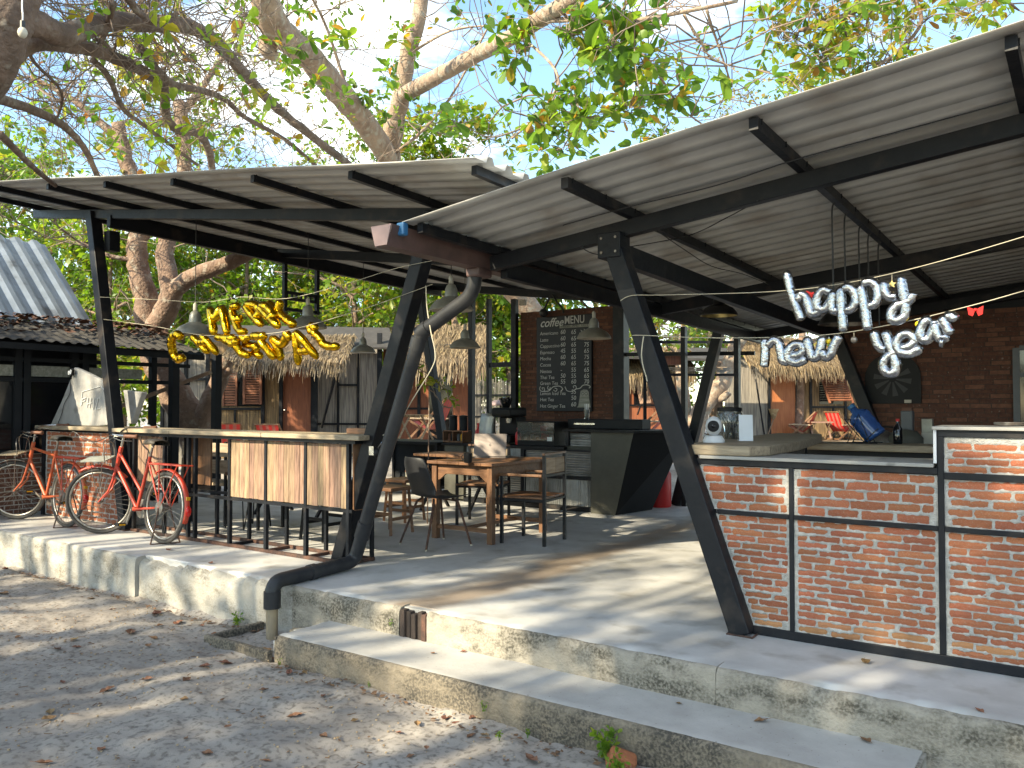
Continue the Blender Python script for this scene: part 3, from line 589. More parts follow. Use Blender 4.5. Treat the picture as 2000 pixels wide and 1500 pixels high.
cb = thing('power_cord', 'pale cord hanging down the left slanted post', 'cord', PY(838, 560, 4.66))
MB().tube(cat_rom([PY(832, 558, 4.67), PY(834, 600, 4.64), PY(842, 650, 4.53), PY(850, 690, 4.52), PY(843, 720, 4.53), PY(800, 790, 4.66), PY(775, 835, 4.7), PY(748, 850, 4.72)]), .004, 5).build('cord', 'twine', cb)
cb2 = thing('power_cord', 'thin pale cord hanging down the front of the right slanted post', 'cord', PY(1255, 660, 4.5))
MB().tube(cat_rom([PY(1257, 657, 4.53), PY(1253, 690, 4.52), PY(1256, 715, 4.52), PY(1262, 735, 4.53), PY(1264, 745, 4.53)]), .0035, 5).build('cord', 'twine', cb2)
def wire(label, pts, r=.0035, m='wire', name='wire', cat='wire'):
    o = MB().tube(cat_rom(pts, 5), r, 5).build(name, m); tag(o, label, cat); return o
wire('black cable running under the right roof sheets along the front beam', [PY(1100, 440, 4.5), PY(1225, 405, 4.2), PY(1400, 362, 4.2), PY(1560, 310, 4.2), PY(1800, 245, 4.2), PY(1985, 195, 4.2)])
wire('black cable sagging from the front beam to the purlin', [PY(1480, 392, 4.6), PY(1420, 425, 4.9), PY(1345, 460, 5.3), PY(1225, 483, 4.75)])
wire('black cable drooping along the purlin toward the black pendant lamp', [PX(1275, 445, -2.3), PX(1340, 490, -2.28), PX(1390, 520, -2.28), PX(1450, 535, -2.3), PX(1500, 555, -2.32)])
wire('short black cable loop beside the head of the right slanted post', [PY(1132, 480, 4.6), PY(1150, 492, 4.6), PY(1170, 497, 4.6), PY(1186, 492, 4.56)])
for u, lab in ((1625, 'leftmost of the five black cables hanging from the purlin over the kitchen'), (1649, 'second of the five black cables over the kitchen'), (1677, 'middle one of the five black cables over the kitchen'), (1695, 'fourth of the five black cables over the kitchen'), (1715, 'rightmost of the five black cables over the kitchen')):
    t = PX(u, 400+(u-1625)*.85, -1.29); wire(lab, [t+V(.02, 0, .01), t+V(0, 0, -.03), t+V(0, .004, -.3), t+V(.003, 0, -.62)], .0055)
# ---------------------------------------------------------------- pendant lamps
def pendant(u, v, d, R, label, m, inner, zf, grp):
    p = PD(u, v, d); t = thing('pendant_lamp', label, 'lamp', p, grp, world=False); s = R/.2
    MB().lathe([(.2*s, 0), (.205*s, .008), (.185*s, .045*s), (.15*s, .085*s), (.09*s, .115*s), (.062*s, .13*s), (.055*s, .2*s), (.04*s, .235*s), (.018*s, .25*s)], 28, caps=False).build('lamp_shade', m, t, smooth=2)
    MB().lathe([(.197*s, .002), (.18*s, .040*s), (.146*s, .078*s), (.086*s, .108*s), (.001, .11*s)], 24, caps=False).build('shade_lining', inner, t, smooth=True)
    MB().lathe([(.022*s, .25*s), (.022*s, .31*s), (.008, .33*s)], 10).build('lamp_holder', 'lampblack' if m == 'lampblack' else 'cream', t, smooth=2)
    h = zf(p.x, p.y)-p.z-.06
    MB().tube([(0, 0, .31*s), (0, 0, h)], .004, 5).build('cord', 'wire', t)
G = 'pendant lamps'
pendant(381, 655, 8.3, .20, 'pale grey pendant lamp left of the gold balloons', 'lampgrey', 'cream', zL, G)
pendant(601, 641, 8.9, .20, 'grey pendant lamp behind the end of the gold balloon letters', 'lampgrey', 'cream', zL, G)
pendant(709, 689, 11., .165, 'small pale pendant lamp in front of the thatched hut', 'lampgrey', 'whitepl', zL, G)
pendant(881, 607, 7.2, .19, 'grey pendant lamp partly behind the slanting drain pipe', 'lampgrey', 'cream', zL, G)
pendant(908, 680, 9.6, .175, 'grey pendant lamp low over the bar, left of the menu wall', 'lampgrey', 'cream', zL, G)
pendant(1160, 662, 9.0, .185, 'worn grey pendant lamp hanging in front of the menu board', 'lampgrey', 'cream', zL, G)
pendant(1404, 617, 7.4, .165, 'black pendant lamp with a brass inside, right of the slanted post', 'lampblack', 'brass', zR, G)
pendant(1650, 634, 7.6, .23, 'large dark pendant lamp behind the silver balloon words', 'lampblack', 'dullmetal', zR, G)
bl = thing('light_bulb', 'bare pale bulb hanging on a white flex at the top left', 'bulb', PD(44, 60, 4.6))
bp = PD(44, 62, 4.6); MB().ball(bp+V(0, 0, -.005), .026, 12, (1, 1, 1.2)).build('glass_bulb', 'cream', bl, smooth=True); MB().tube([bp+V(0, 0, .02), bp+V(0, 0, .06)], .014, 8).build('socket', 'lampblack', bl)
MB().tube(cat_rom([bp+V(0, 0, .06), bp+V(0, 0, .1), bp+V(-.01, 0, .16), bp+V(0, 0, .3)]), .004, 5).build('flex', 'whitepl', bl)
# ---------------------------------------------------------------- bicycles (local: x = heading, origin at rear tyre contact)
def wheel(par, c, ax_rot, M=None):
    R = .335; c = Vector(c); ring = lambda r, n=40: [c+V(r*math.cos(a), 0, r*math.sin(a)) for a in np.linspace(0, 2*math.pi, n, endpoint=False)]
    f = lambda pts: [M @ p for p in pts] if M else pts
    t = MB().tube(f(ring(R-.018)), .0185, 8, closed=True).build('wheel', 'rubber', par, smooth=True)
    b = MB().tube(f(ring(R-.046)), .0125, 6, closed=True); b.build('rim', 'rim', t, smooth=True)
    b = MB()
    for k in range(32):
        a = 2*math.pi*k/32; sgn = 1 if k % 2 else -1; a2 = a+.9*(1 if (k//2) % 2 else -1)
        b.tube(f([c+V(.02*math.cos(a2), .028*sgn, .02*math.sin(a2)), c+V((R-.055)*math.cos(a), 0, (R-.055)*math.sin(a))]), .0013, 3, caps=False)
    b.build('spokes', 'rim', t, kind='stuff')
    MB().tube(f([c+V(0, -.045, 0), c+V(0, -.03, 0), c+V(0, .03, 0), c+V(0, .045, 0)]), [.012, .026, .026, .012], 10).build('hub', 'dullmetal', t, smooth=2)
    return t
def bicycle(label, loc, rz, step_through, fm, steer, lean=0, board='oldwood', ):
    t = thing('bicycle', label, 'bicycle', loc, 'red bicycles on the slab', world=False); t.rotation_euler = (lean, 0, rz)
    RH, BB, ST, HT, HB, FH = V(0, 0, .335), V(.46, 0, .29), V(.305, 0, .80), V(.83, 0, .86), V(.885, 0, .66), V(1.06, 0, .335)
    ax = (HT-HB).normalized(); Ms = Matrix.Translation(HB) @ Matrix.Rotation(steer, 4, ax) @ Matrix.Translation(-HB); F = lambda *ps: [Ms @ Vector(p) for p in ps]
    wheel(t, RH, 0); wheel(t, FH, 0, Ms)
    b = MB(); b.tube([BB, ST], .0165, 10); b.tube([HB-ax*.03, HT+ax*.02], .021, 10)
    if step_through: b.tube([HT-ax*.05, BB+(ST-BB)*.33], .0155, 10); b.tube([HB+ax*.02, BB], .018, 10)
    else: b.tube([HT-ax*.05, ST-V(0, 0, .06)], .0155, 10); b.tube([HB+ax*.02, BB], .018, 10)
    for s in (-1, 1): b.tube([BB+V(0, .035*s, 0), RH+V(0, .055*s, 0)], .010, 8); b.tube([ST+V(0, .012*s, -.05), RH+V(0, .055*s, 0)], .008, 8)
    b.tube([BB+V(0, -.04, 0), BB+V(0, .04, 0)], .022, 10); b.build('frame', fm, t, smooth=2)
    b = MB()
    for s in (-1, 1): b.tube(F(HB+V(0, .035*s, -.02), HB+V(.03, .045*s, -.12), HB+V(.075, .05*s, -.22), FH+V(0, .05*s, 0)), [.013, .012, .010, .008], 8)
    b.build('fork', fm, t, smooth=2)
    # mudguards
    def guard(c, a0, a1, M=None):
        vs = []; n = 18
        for i in range(n+1):
            a = a0+(a1-a0)*i/n
            for w, rr in ((-.027, .350), (-.016, .362), (0, .366), (.016, .362), (.027, .350)):
                p = Vector(c)+V(rr*math.cos(a), w, rr*math.sin(a)); vs.append(M @ p if M else p)
        return vs, [(i*5+k, i*5+k+1, i*5+k+6, i*5+k+5) for i in range(n) for k in range(4)]
    g = MB(); g.add(*guard(RH, rad(60), rad(200))); gd = g.build('mudguard', fm, t, smooth=True); sd = gd.modifiers.new('t', 'SOLIDIFY'); sd.thickness = .002
    g = MB(); g.add(*guard(FH, rad(-18), rad(112), Ms)) if not step_through else g.add(*guard(FH, rad(60), rad(140), Ms)); gd2 = g.build('mudguard', fm if step_through else 'dullmetal', t, smooth=True); sd = gd2.modifiers.new('t', 'SOLIDIFY'); sd.thickness = .002
    MB().ball(RH+V(-.372*math.cos(rad(2)), 0, -.01), .03, 10, (.5, 1, 1.7)).build('rear_reflector', 'redrefl', gd, smooth=True); MB().box(RH+V(-.352, 0, .105), (.02, .035, .03)).build('reflector_sticker', 'yellowrefl', gd)
    # rear rack
    b = MB(); zk = .735
    for s in (-1, -.33, .33, 1): b.tube([(.20, .06*s, zk), (-.30, .06*s, zk)], .0075 if abs(s) == 1 else .0055, 6)
    for x in (.20, .03, -.14, -.30): b.tube([(x, -.06, zk), (x, .06, zk)], .006, 6)
    for s in (-1, 1): b.tube([(-.24, .06*s, zk), (-.012, .058*s, .345)], .006, 6); b.tube([(.05, .06*s, zk), (.012, .058*s, .345)], .006, 6); b.tube([(.20, .06*s, zk), (.29, .015*s, .73)], .006, 6)
    b.box((-.02, 0, zk+.006), (.46, .10, .006)); b.build('rear_rack', 'red', t)
    # saddle
    b = MB(); prof = [(-.15, .085, .0), (-.12, .105, .012), (-.06, .10, .016), (.0, .06, .012), (.07, .03, .008), (.13, .02, .0)]; vs = []
    for x, w, dz in prof:
        for s, k, dd in ((-1, 1, -.035), (-.8, 1, 0), (0, 1, .012), (.8, 1, 0), (1, 1, -.035)): vs.append((.285+x, w*s, .945+dz+dd))
    fs = [(i*5+k, i*5+k+1, i*5+k+6, i*5+k+5) for i in range(5) for k in range(4)]+[(0, 5, 10, 15, 20, 25, 29, 24, 19, 14, 9, 4)]
    b.add(vs, fs); sd_ = b.build('saddle', 'leather', t, smooth=True)
    b = MB(); b.tube([ST, V(.275, 0, .91)], .0125, 8); b.tube([(.20, -.03, .925), (.36, 0, .92)], .005, 5); b.tube([(.20, .03, .925), (.36, 0, .92)], .005, 5)
    for s in (-1, 1): b.tube([V(.19, .05*s, .925)+V(.022*math.cos(a), 0, -.02+.02*math.sin(a)) for a in np.linspace(0, 12, 24)], .0035, 4)
    b.build('seat_post', 'dullmetal', sd_)
    # handlebar, stem, levers, grips
    b = MB(); top = HT+ax*.12; b.tube(F(HT, top), .0125, 8)
    for s in (-1, 1):
        b.tube([Ms @ p for p in cat_rom([top, top+V(.06, .09*s, .03), top+V(.03, .20*s, .055), top+V(-.10, .265*s, .05), top+V(-.20, .275*s, .045)], 4)], .011, 8)
        b.tube(F(top+V(.02, .21*s, .03), top+V(-.06, .255*s, .005), top+V(-.17, .265*s, .0)), .005, 5)
        b.tube([Ms @ p for p in cat_rom([top+V(.02, .21*s, .03), top+V(.13, .10*s, -.05), HB+V(.07, .03*s, .05)], 5)], .003, 4)
    hb = b.build('handlebar', 'chrome', t, smooth=2)
    for s in (-1, 1): MB().tube(F(top+V(-.10, .264*s, .05), top+V(-.11, .266*s, .05), top+V(-.20, .276*s, .045), top+V(-.225, .278*s, .044), top+V(-.235, .279*s, .044)), [.014, .018, .018, .024, .016], 10).build('grip', 'cork', hb, smooth=True)
    # front carrier: wire hoops round a small board
    b = MB(); c0 = HB+V(.16, 0, .08)
    for s in (-1, 1): b.tube([Ms @ p for p in elbow([c0+V(-.10, .13*s, 0), c0+V(-.10, .13*s, .16), c0+V(-.06, .03*s, .20), c0+V(-.06, 0, .20)], .05, 4)], .0055, 6); b.tube(F(c0+V(.05, .09*s, 0), FH+V(0, .05*s, 0)), .004, 5); b.tube(F(c0+V(-.07, .11*s, 0), FH+V(0, .05*s, 0)), .004, 5)
    for y in (-.10, -.05, 0, .05, .10): b.tube(F(c0+V(-.10, y, .012), c0+V(.12, y, .012)), .004, 5)
    fc = b.build('front_carrier', 'dullmetal', t)
    bm = MB()
    for y in (-.11, -.055, 0, .055, .11): bm.add([Ms @ (c0+V(.01, y, .022)+V(.12*i, .024*j, .006*k)) for k in (-1, 1) for j in (-1, 1) for i in (-1, 1)], [(0, 2, 3, 1), (4, 5, 7, 6), (0, 1, 5, 4), (2, 6, 7, 3), (0, 4, 6, 2), (1, 3, 7, 5)])
    bm.build('carrier_boards', board, fc)
    # cranks, pedals, chain case
    cr = MB(); cr.lathe([(.03, -.008), (.092, -.004), (.092, .004), (.03, .008)], 24, Matrix.Translation(BB+V(0, -.045, 0)) @ Matrix.Rotation(math.pi/2, 4, 'X')).build('chainring', 'dullmetal', t, smooth=2)
    ca = rad(-65 if step_through else 20)
    for s in (1, -1):
        d = V(math.cos(ca), 0, math.sin(ca))*.165*s; p0 = BB+V(0, .06*s, 0); p1 = p0+d; ck = MB().bar(p0, p1, .02, .014, up=(0, 1, 0)).build('crank', 'dullmetal', t, bevel=.003)
        pd = MB().box(p1+V(0, .06*s, 0), (.075, .085, .026)).build('pedal', 'blackpl', ck, bevel=.005); MB().box(p1+V(.039, .06*s, 0), (.004, .06, .014)).build('pedal_reflector', 'yellowrefl', pd); MB().box(p1+V(-.039, .06*s, 0), (.004, .06, .014)).build('pedal_reflector', 'yellowrefl', pd)
    MB().tube([BB+V(0, -.045, .09), RH+V(0, -.045, .03), RH+V(-.03, -.045, 0), RH+V(0, -.045, -.03), BB+V(0, -.045, -.09)], .004, 5).build('chain', 'dullmetal', t)
    b = MB()
    for s in (-1, 1): b.tube([RH+V(.01, .06*s, 0), V(-.02, .10*s, .16), V(-.05, .15*s, .008)], .007, 6)
    b.tube([V(-.05, -.15, .01), V(-.05, .15, .01)], .006, 6); b.build('kickstand', 'rusty', t)
    MB().lathe([(.06, -.003), (.06, .003)], 20, Matrix.Translation(RH+V(0, .06, 0)) @ Matrix.Rotation(math.pi/2, 4, 'X')).build('drum_brake', 'dullmetal', t, smooth=2)
    return t
bicycle('red bicycle with sloping step-through tubes, nearer the plank rail', (-7.10, 4.42, .003), math.pi, True, 'red', rad(42), rad(4), 'greywood')
bicycle('orange-red bicycle with a level top tube, left of the other bicycle', (-8.88, 4.42, .003), math.pi, False, 'orange', rad(38), rad(3), 'oldwood')
# ---------------------------------------------------------------- table, laptop, mug, chairs
tb = thing('wooden_table', 'small brown wooden dining table with the laptop on it', 'table', (-4.92, 6.6, 0))
tx0, tx1, ty0, ty1, tz = -5.32, -4.53, 6.10, 7.12, .755
for k in range(6): MB().bb(tx0+(tx1-tx0)*k/6+.001, tx0+(tx1-tx0)*(k+1)/6-.001, ty0, ty1, tz-.028, tz).build('top_board', 'teak', tb, bevel=.003)
lx = (tx0+.06, tx1-.06); ly = (ty0+.07, ty1-.07)
for x in lx:
    for y in ly: MB().bb(x-.03, x+.03, y-.03, y+.03, 0, tz-.029).build('leg', 'teak_v', tb, bevel=.004)
def apron(p, q, d):
    p, q = Vector(p), Vector(q); e = (q-p).normalized(); pts = [p, p-V(0, 0, .16), p+e*.03-V(0, 0, .15), p+e*.10-V(0, 0, .095), q-e*.10-V(0, 0, .095), q-e*.03-V(0, 0, .15), q-V(0, 0, .16), q]
    MB().poly(pts, d, .022).build('apron', 'teak', tb, bevel=.003)
zt = tz-.03
apron((lx[0]+.03, ly[0]-.01, zt), (lx[1]-.03, ly[0]-.01, zt), (0, 1, 0)); apron((lx[0]+.03, ly[1]-.01, zt), (lx[1]-.03, ly[1]-.01, zt), (0, 1, 0))
apron((lx[1]-.01, ly[0]+.03, zt), (lx[1]-.01, ly[1]-.03, zt), (1, 0, 0)); apron((lx[0]-.01, ly[0]+.03, zt), (lx[0]-.01, ly[1]-.03, zt), (1, 0, 0))
for y in ly: MB().bb(lx[0]+.03, lx[1]-.03, y-.015, y+.015, .10, .14).build('stretcher', 'teak', tb)
MB().bb(sum(lx)/2-.015, sum(lx)/2+.015, ly[0]+.016, ly[1]-.016, .105, .135).build('stretcher', 'teak', tb)
lp = thing('laptop', 'open pinkish silver laptop seen from behind on the wooden table', 'laptop', (-5.02, 6.72, tz), world=False, rz=rad(22))
MB().box((0, .125, .008), (.34, .25, .014)).build('base', 'laptop', lp, bevel=.004)
Rl = Matrix.Rotation(rad(-14), 3, 'X'); sc_ = MB().box(Rl @ V(0, 0, .12)+V(0, -.004, .016), (.34, .007, .235), Rl).build('screen', 'laptop', lp, bevel=.003)
lg = MB(); lg.lathe([(.001, 0), (.012, .0), (.012, .002)], 16, Matrix.Translation(Rl @ V(0, -.0037, .118)+V(0, -.004, .016)) @ Matrix.Rotation(rad(90-14), 4, 'X')); lg.box(Rl @ V(.004, -.0045, .136)+V(0, -.004, .016), (.004, .001, .008), Rl @ Matrix.Rotation(.5, 3, 'Y')); lg.build('lid_logo', 'laptoplogo', sc_)
mg = thing('coffee_mug', 'small black mug beside the laptop on the table', 'mug', PZ(914, 904, tz), world=False)
MB().lathe([(.028, 0), (.036, .004), (.041, .05), (.042, .09), (.037, .09), (.035, .012), (.001, .01)], 20, caps=False).build('cup', 'blackpl', mg, smooth=2)
MB().tube(cat_rom([(-.04, 0, .075), (-.07, 0, .065), (-.07, 0, .035), (-.038, 0, .022)], 4), .005, 6).build('handle', 'blackpl', mg, smooth=True)
def shell_chair(label, loc, rz):
    t = thing('shell_chair', label, 'chair', loc, world=False, rz=rz); nu, nv = 11, 15; vs = []
    for j in range(nv):
        s = j/(nv-1)
        for i in range(nu):
            u = i/(nu-1)*2-1
            if s < .5: k = s/.5; y = .22-.42*k; z = .445-.02*math.sin(k*math.pi)+.02*k*k; w = .215
            else: k = (s-.5)/.5; y = -.20-.10*k-.02*math.sin(k*3.1); z = .465+.36*k; w = .215-.01*k-(.05*max(0, k-.8)/.2)
            side = abs(u)**3; y2 = y+(.10*side*(1 if s > .5 else .3)*(1-.5*max(0, (s-.5)*2))); z2 = z+(.035*side if s < .5 else 0)
            vs.append((w*u, y2, z2))
    b = MB(); b.add(vs, [(j*nu+i, j*nu+i+1, (j+1)*nu+i+1, (j+1)*nu+i) for j in range(nv-1) for i in range(nu-1)])
    o = b.build('seat_shell', 'shell', t, smooth=True); sd = o.modifiers.new('t', 'SOLIDIFY'); sd.thickness = .008; ss = o.modifiers.new('s', 'SUBSURF'); ss.levels = ss.render_levels = 1
    for sx in (-1, 1):
        for sy, yy in ((1, .20), (-1, -.24)):
            l = MB().tube([(.10*sx, .10*sy, .435), (.15*sx, .13*sy, .40), (.235*sx, yy+.02*sy, .01)], [.011, .012, .010], 8).build('leg', 'rusty', t, smooth=2); MB().tube([(.235*sx, yy+.02*sy, .016), (.236*sx, yy+.021*sy, .001)], .012, 8).build('foot_cap', 'cream', l)
    MB().tube([(.14*sx_, .125, .41) for sx_ in (-1, 1)], .009, 6).build('brace', 'rusty', t)
shell_chair('black plastic shell chair with splayed metal legs, its back to the viewer', (-4.98, 5.86, 0.001), rad(-18))
def arm_chair(label, loc, rz, arms=True, m='teak'):
    t = thing('arm_chair', label, 'chair', loc, 'wood and steel chairs', world=False, rz=rz); w, d = .23, .22
    for sx in (-1, 1):
        MB().bb(sx*w-.014, sx*w+.014, -d-.014, -d+.014, 0, .83).build('leg', 'steel', t); MB().bb(sx*w-.014, sx*w+.014, d-.014, d+.014, 0, .45).build('leg', 'steel', t)
        MB().bb(sx*w-.012, sx*w+.012, -d+.015, d-.015, .40, .425).build('seat_rail', 'steel', t)
        if arms:
            MB().bb(sx*w-.012, sx*w+.012, d-.012, d+.012, .45, .63).build('arm_post', 'steel', t); MB().bb(sx*w-.025, sx*w+.025, -d+.016, d+.03, .632, .655).build('armrest', m, t, bevel=.004)
    for y in (-d, d): MB().bb(-w+.015, w-.015, y-.012, y+.012, .402, .424).build('seat_rail', 'steel', t)
    for k in range(4): MB().bb(-w-.01+.125*k*.96, -w-.01+.125*(k+1)*.96-.004, -d+.0, d+.03, .427, .447).build('seat_board', m, t, bevel=.003)
    for a in (0, 1): MB().bb(-w+.016+a*(w-.014), -w+.016+(a+1)*(w-.016)-.002, -d-.01, -d+.008, .66, .80).build('back_board', 'plank_h', t, bevel=.003)
    MB().bb(-w+.015, w-.015, -d-.012, -d+.012, .63, .652).build('back_rail', 'steel', t); MB().bb(-w-.014, w+.014, -d-.014, -d+.014, .831, .85).build('back_rail', m, t)
    return t
arm_chair('wood and black steel armchair turned sideways to the table, on its right', (-4.37, 6.55, 0.001), rad(98))
arm_chair('wood and black steel chair on the far side of the table, facing the viewer', (-5.5, 7.25, 0.001), rad(200), True)
# ---------------------------------------------------------------- furniture behind the left rail
def stool(label, loc, h, m='teak', hair=False, grp=None):
    t = thing('stool', label, 'stool', loc, grp, world=False)
    MB().bb(-.17, .17, -.17, .17, h-.035, h).build('seat', m, t, bevel=.006)
    if hair:
        for sx in (-1, 1):
            for sy in (-1, 1): MB().tube(elbow([(.09*sx, .15*sy, h-.04), (.15*sx, .17*sy, .005), (.15*sx, .06*sy, h-.04)], .05, 4), .007, 6).build('leg', 'steel', t)
    else:
        for sx in (-1, 1):
            for sy in (-1, 1): MB().bar((.13*sx, .13*sy, h-.036), (.16*sx, .16*sy, .0), .03, .03).build('leg', m, t)
        for s in (-1, 1): MB().bar((.15*s, -.15, .16), (.15*s, .15, .16), .02, .03).build('stretcher', m, t); MB().bar((-.15, .15*s, .21), (.15, .15*s, .21), .02, .03).build('stretcher', m, t)
stool('hairpin-leg stool behind the left plank panels', (-7.2, 5.45, 0), .60, 'teak', True); stool('black wooden stool behind the right plank panels', (-6.1, 5.5, 0), .46, 'blackpl')
stool('brown wooden stool just behind the left slanted post', (-5.85, 6.15, 0), .47, 'teak'); stool('brown stool farther back behind the shell chair', (-6.35, 6.9, 0), .47, 'teak')
bn = thing('bench', 'bench with two weathered back planks behind the bar rail', 'bench', (-7.6, 5.6, 0))
for z in (.56, .74): MB().bb(-8.35, -6.95, 5.42, 5.445, z, z+.145).build('back_plank', 'plank_h', bn, bevel=.004)
for k in range(3): MB().bb(-8.3, -7.0, 5.47+.11*k, 5.575+.11*k, .42, .45).build('seat_plank', 'plank_h', bn, bevel=.004)
for x in (-8.2, -7.6, -7.05):
    MB().bb(x-.015, x+.015, 5.446, 5.468, 0, .9).build('leg', 'steel', bn); MB().bb(x-.015, x+.015, 5.76, 5.79, 0, .42).build('leg', 'steel', bn); MB().bb(x-.012, x+.012, 5.47, 5.78, .39, .418).build('seat_bearer', 'steel', bn)
def cross_table(label, loc, sx, sy, h, m):
    t = thing('side_table', label, 'table', loc, world=False)
    n = 5
    for k in range(n): MB().bb(-sx+2*sx*k/n+.002, -sx+2*sx*(k+1)/n-.002, -sy, sy, h-.03, h).build('top_board', m, t, bevel=.003)
    for x in (-sx+.08, sx-.08): MB().bar((x, -sy+.05, 0), (x, sy-.05, h-.031), .03, .03).build('leg', 'steel', t); MB().bar((x+.032, sy-.05, 0), (x+.032, -sy+.05, h-.031), .03, .03).build('leg', 'steel', t)
cross_table('table on crossed legs behind the bench and bar rail', (-7.6, 6.5, 0), .6, .32, .74, 'plank_h')
cross_table('low dark table with crossed legs behind the black stool', (-6.4, 7.9, 0), .45, .3, .70, 'teak')
# ---------------------------------------------------------------- coffee bar
cbx = thing('coffee_bar', 'coffee bar faced with corrugated metal, with a leaning dark end block', 'bar', (-5.8, 8.9, 0))
yb2 = 8.70; zl, zh = .765, .965
xa, xm, xe = -7.25, -5.32, -4.93
MB().bb(xa, xm, yb2+.03, yb2+.6, .03, zl-.02).build('carcass', 'olive', cbx); MB().bb(xm, xe, yb2+.03, yb2+.6, .03, zh-.02).build('carcass', 'olive', cbx)
MB().bb(xa-.03, xm, yb2-.05, yb2+.62, zl-.019, zl+.012).build('bar_top', 'blackpl', cbx, bevel=.004); MB().bb(xm-.02, -4.28, yb2-.05, yb2+.62, zh+.002, zh+.03).build('bar_top', 'blackpl', cbx, bevel=.004)
MB().bb(xa, xa+.33, yb2-.02, yb2+.029, .03, zl-.02).build('end_panel', 'olive', cbx)
def corr(x0, x1, z0, z1, vert, seed=0):
    n = int(((x1-x0) if vert else (z1-z0))/.0095); vs = []; fs = []; r = random.Random(seed); ph = [r.uniform(-.002, .002) for _ in range(n+1)]
    for i in range(n+1):
        t = i/n; d = .006*math.cos(i*math.pi*.66)+ph[i]
        a, c = ((x0+(x1-x0)*t, yb2+.012+d, z0), (x0+(x1-x0)*t, yb2+.012+d, z1)) if vert else ((x0, yb2+.012+d, z0+(z1-z0)*t), (x1, yb2+.012+d, z0+(z1-z0)*t))
        vs += [a, c]
        if i: fs.append((2*i-2, 2*i, 2*i+1, 2*i-1))
    b = MB(); b.add(vs, fs); b.build('corrugated_panel', 'zinc', cbx)
xmid = PY(1022, 930, yb2).x
corr(xa+.35, xmid-.03, .48, zl-.03, True, 1); corr(xa+.35, xmid-.03, .06, .44, False, 2); corr(xmid+.03, xe-.02, .42, .72, False, 3); corr(xmid+.03, xe-.02, .06, .38, True, 4); corr(xm+.05, xe-.02, .785, zh-.02, False, 5)
fb = lambda x0, x1, z0, z1: MB().bb(x0, x1, yb2-.022, yb2+.028, z0, z1).build('frame_bar', 'steel', cbx)
fb(xa+.332, xe, .0, .055); fb(xmid-.028, xmid+.028, .057, zl-.022); fb(xa+.335, xmid-.03, .442, .478); fb(xmid+.03, xe, .382, .418); fb(xmid+.03, xe, .722, .744); fb(xm, xm+.045, .79, zh); fb(xe-.018, xe, .057, zh)
e = MB(); y0, y1 = 8.62, 9.35
e.add([(xe+.002, y0, 0), (-4.60, y0, 0), (-4.36, y0, zh), (xe+.002, y0, zh), (xe+.002, y1, 0), (-4.48, y1, 0), (-4.02, y1, zh), (xe+.002, y1, zh)], [(0, 1, 2, 3), (7, 6, 5, 4), (0, 3, 7, 4), (3, 2, 6, 7), (0, 4, 5, 1)]); e.build('end_block', 'olive', cbx)
MB().add([(-4.60, y0, 0), (-4.48, y1, 0), (-4.02, y1, zh), (-4.36, y0, zh)], [(0, 1, 2, 3)]).build('end_face', 'blackpl', cbx)
MB().poly([(-4.95, 8.56, zh+.003), (-4.32, 8.56, zh+.003), (-3.98, 9.4, zh+.003), (-4.95, 9.4, zh+.003)], (0, 0, 1), .026).build('bar_top', 'blackpl', cbx)
def at(u, v, y): return PY(u, v, y)
def item(name, label, cat, p): return thing(name, label, cat, p, world=False)
zb = zl+.013
def onbar(u, y=8.95, z=None): p = PY(u, 850, y); return V(p.x, y, zb if z is None else z)
t = item('coffee_bag', 'tall upright silver coffee bag on the bar behind the laptop', 'bag', onbar(955, 8.9)); b = MB(); vs = []
for j in range(9):
    k = j/8; w = .115-.012*math.sin(k*3.14); d = .06*(1-k)**.6+.006; dx = -.03*math.sin(k*3.1)
    vs += [(-w+dx, -d, .40*k), (w+dx, -d, .40*k), (w+dx, d, .40*k), (-w+dx, d, .40*k)]
b.add(vs, [(4*j+i, 4*j+(i+1) % 4, 4*j+4+(i+1) % 4, 4*j+4+i) for j in range(8) for i in range(4)]+[(32, 33, 34, 35), (3, 2, 1, 0)]); b.build('bag', 'silverbag', t, smooth=True)
MB().box((-.005, -.012, .345), (.12, .012, .014)).build('seal_strip', 'greyplast', t)
t = item('espresso_machine', 'bulky black espresso machine beside the silver bag', 'coffee machine', onbar(994, 8.95))
MB().bb(-.16, .16, -.2, .2, .02, .12).build('base', 'blackpl', t, bevel=.02); MB().bb(-.15, .15, -.02, .2, .121, .36).build('back', 'blackpl', t, bevel=.02); MB().bb(-.16, .16, -.2, .2, .361, .48).build('head', 'blackpl', t, bevel=.03)
MB().lathe([(.05, 0), (.09, .11), (.09, .13), (.02, .15)], 14, Matrix.Translation((-.05, 0, .48))).build('bean_hopper', 'darkglass', t, smooth=2); MB().lathe([(.04, 0), (.045, .06)], 12, Matrix.Translation((.07, -.1, .28))).build('group_head', 'chrome', t)
for x in (-.12, .12):
    MB().lathe([(.02, 0), (.02, .02)], 10, Matrix.Translation((x, 0, 0))).build('foot', 'blackpl', t)
def bottle(label, p, m, h, r):
    t = item('bottle', label, 'bottle', p); MB().lathe([(r*.9, 0), (r, .01), (r, h*.6), (r*.35, h*.8), (r*.35, h*.9)], 14).build('body', m, t, smooth=2); MB().lathe([(r*.42, h*.9), (r*.42, h)], 10).build('cap', 'redfab', t)
bottle('red squeeze bottle left of the silver coffee bag', onbar(934, 8.88), 'redfab', .27, .04); bottle('red squeeze bottle right of the espresso machine', onbar(1012, 8.82), 'redfab', .22, .04)
t = item('display_case', 'small glass case with cups and cards on the bar under the menu', 'display case', onbar(1060, 8.95))
W_, D_, H_ = .28, .17, .29
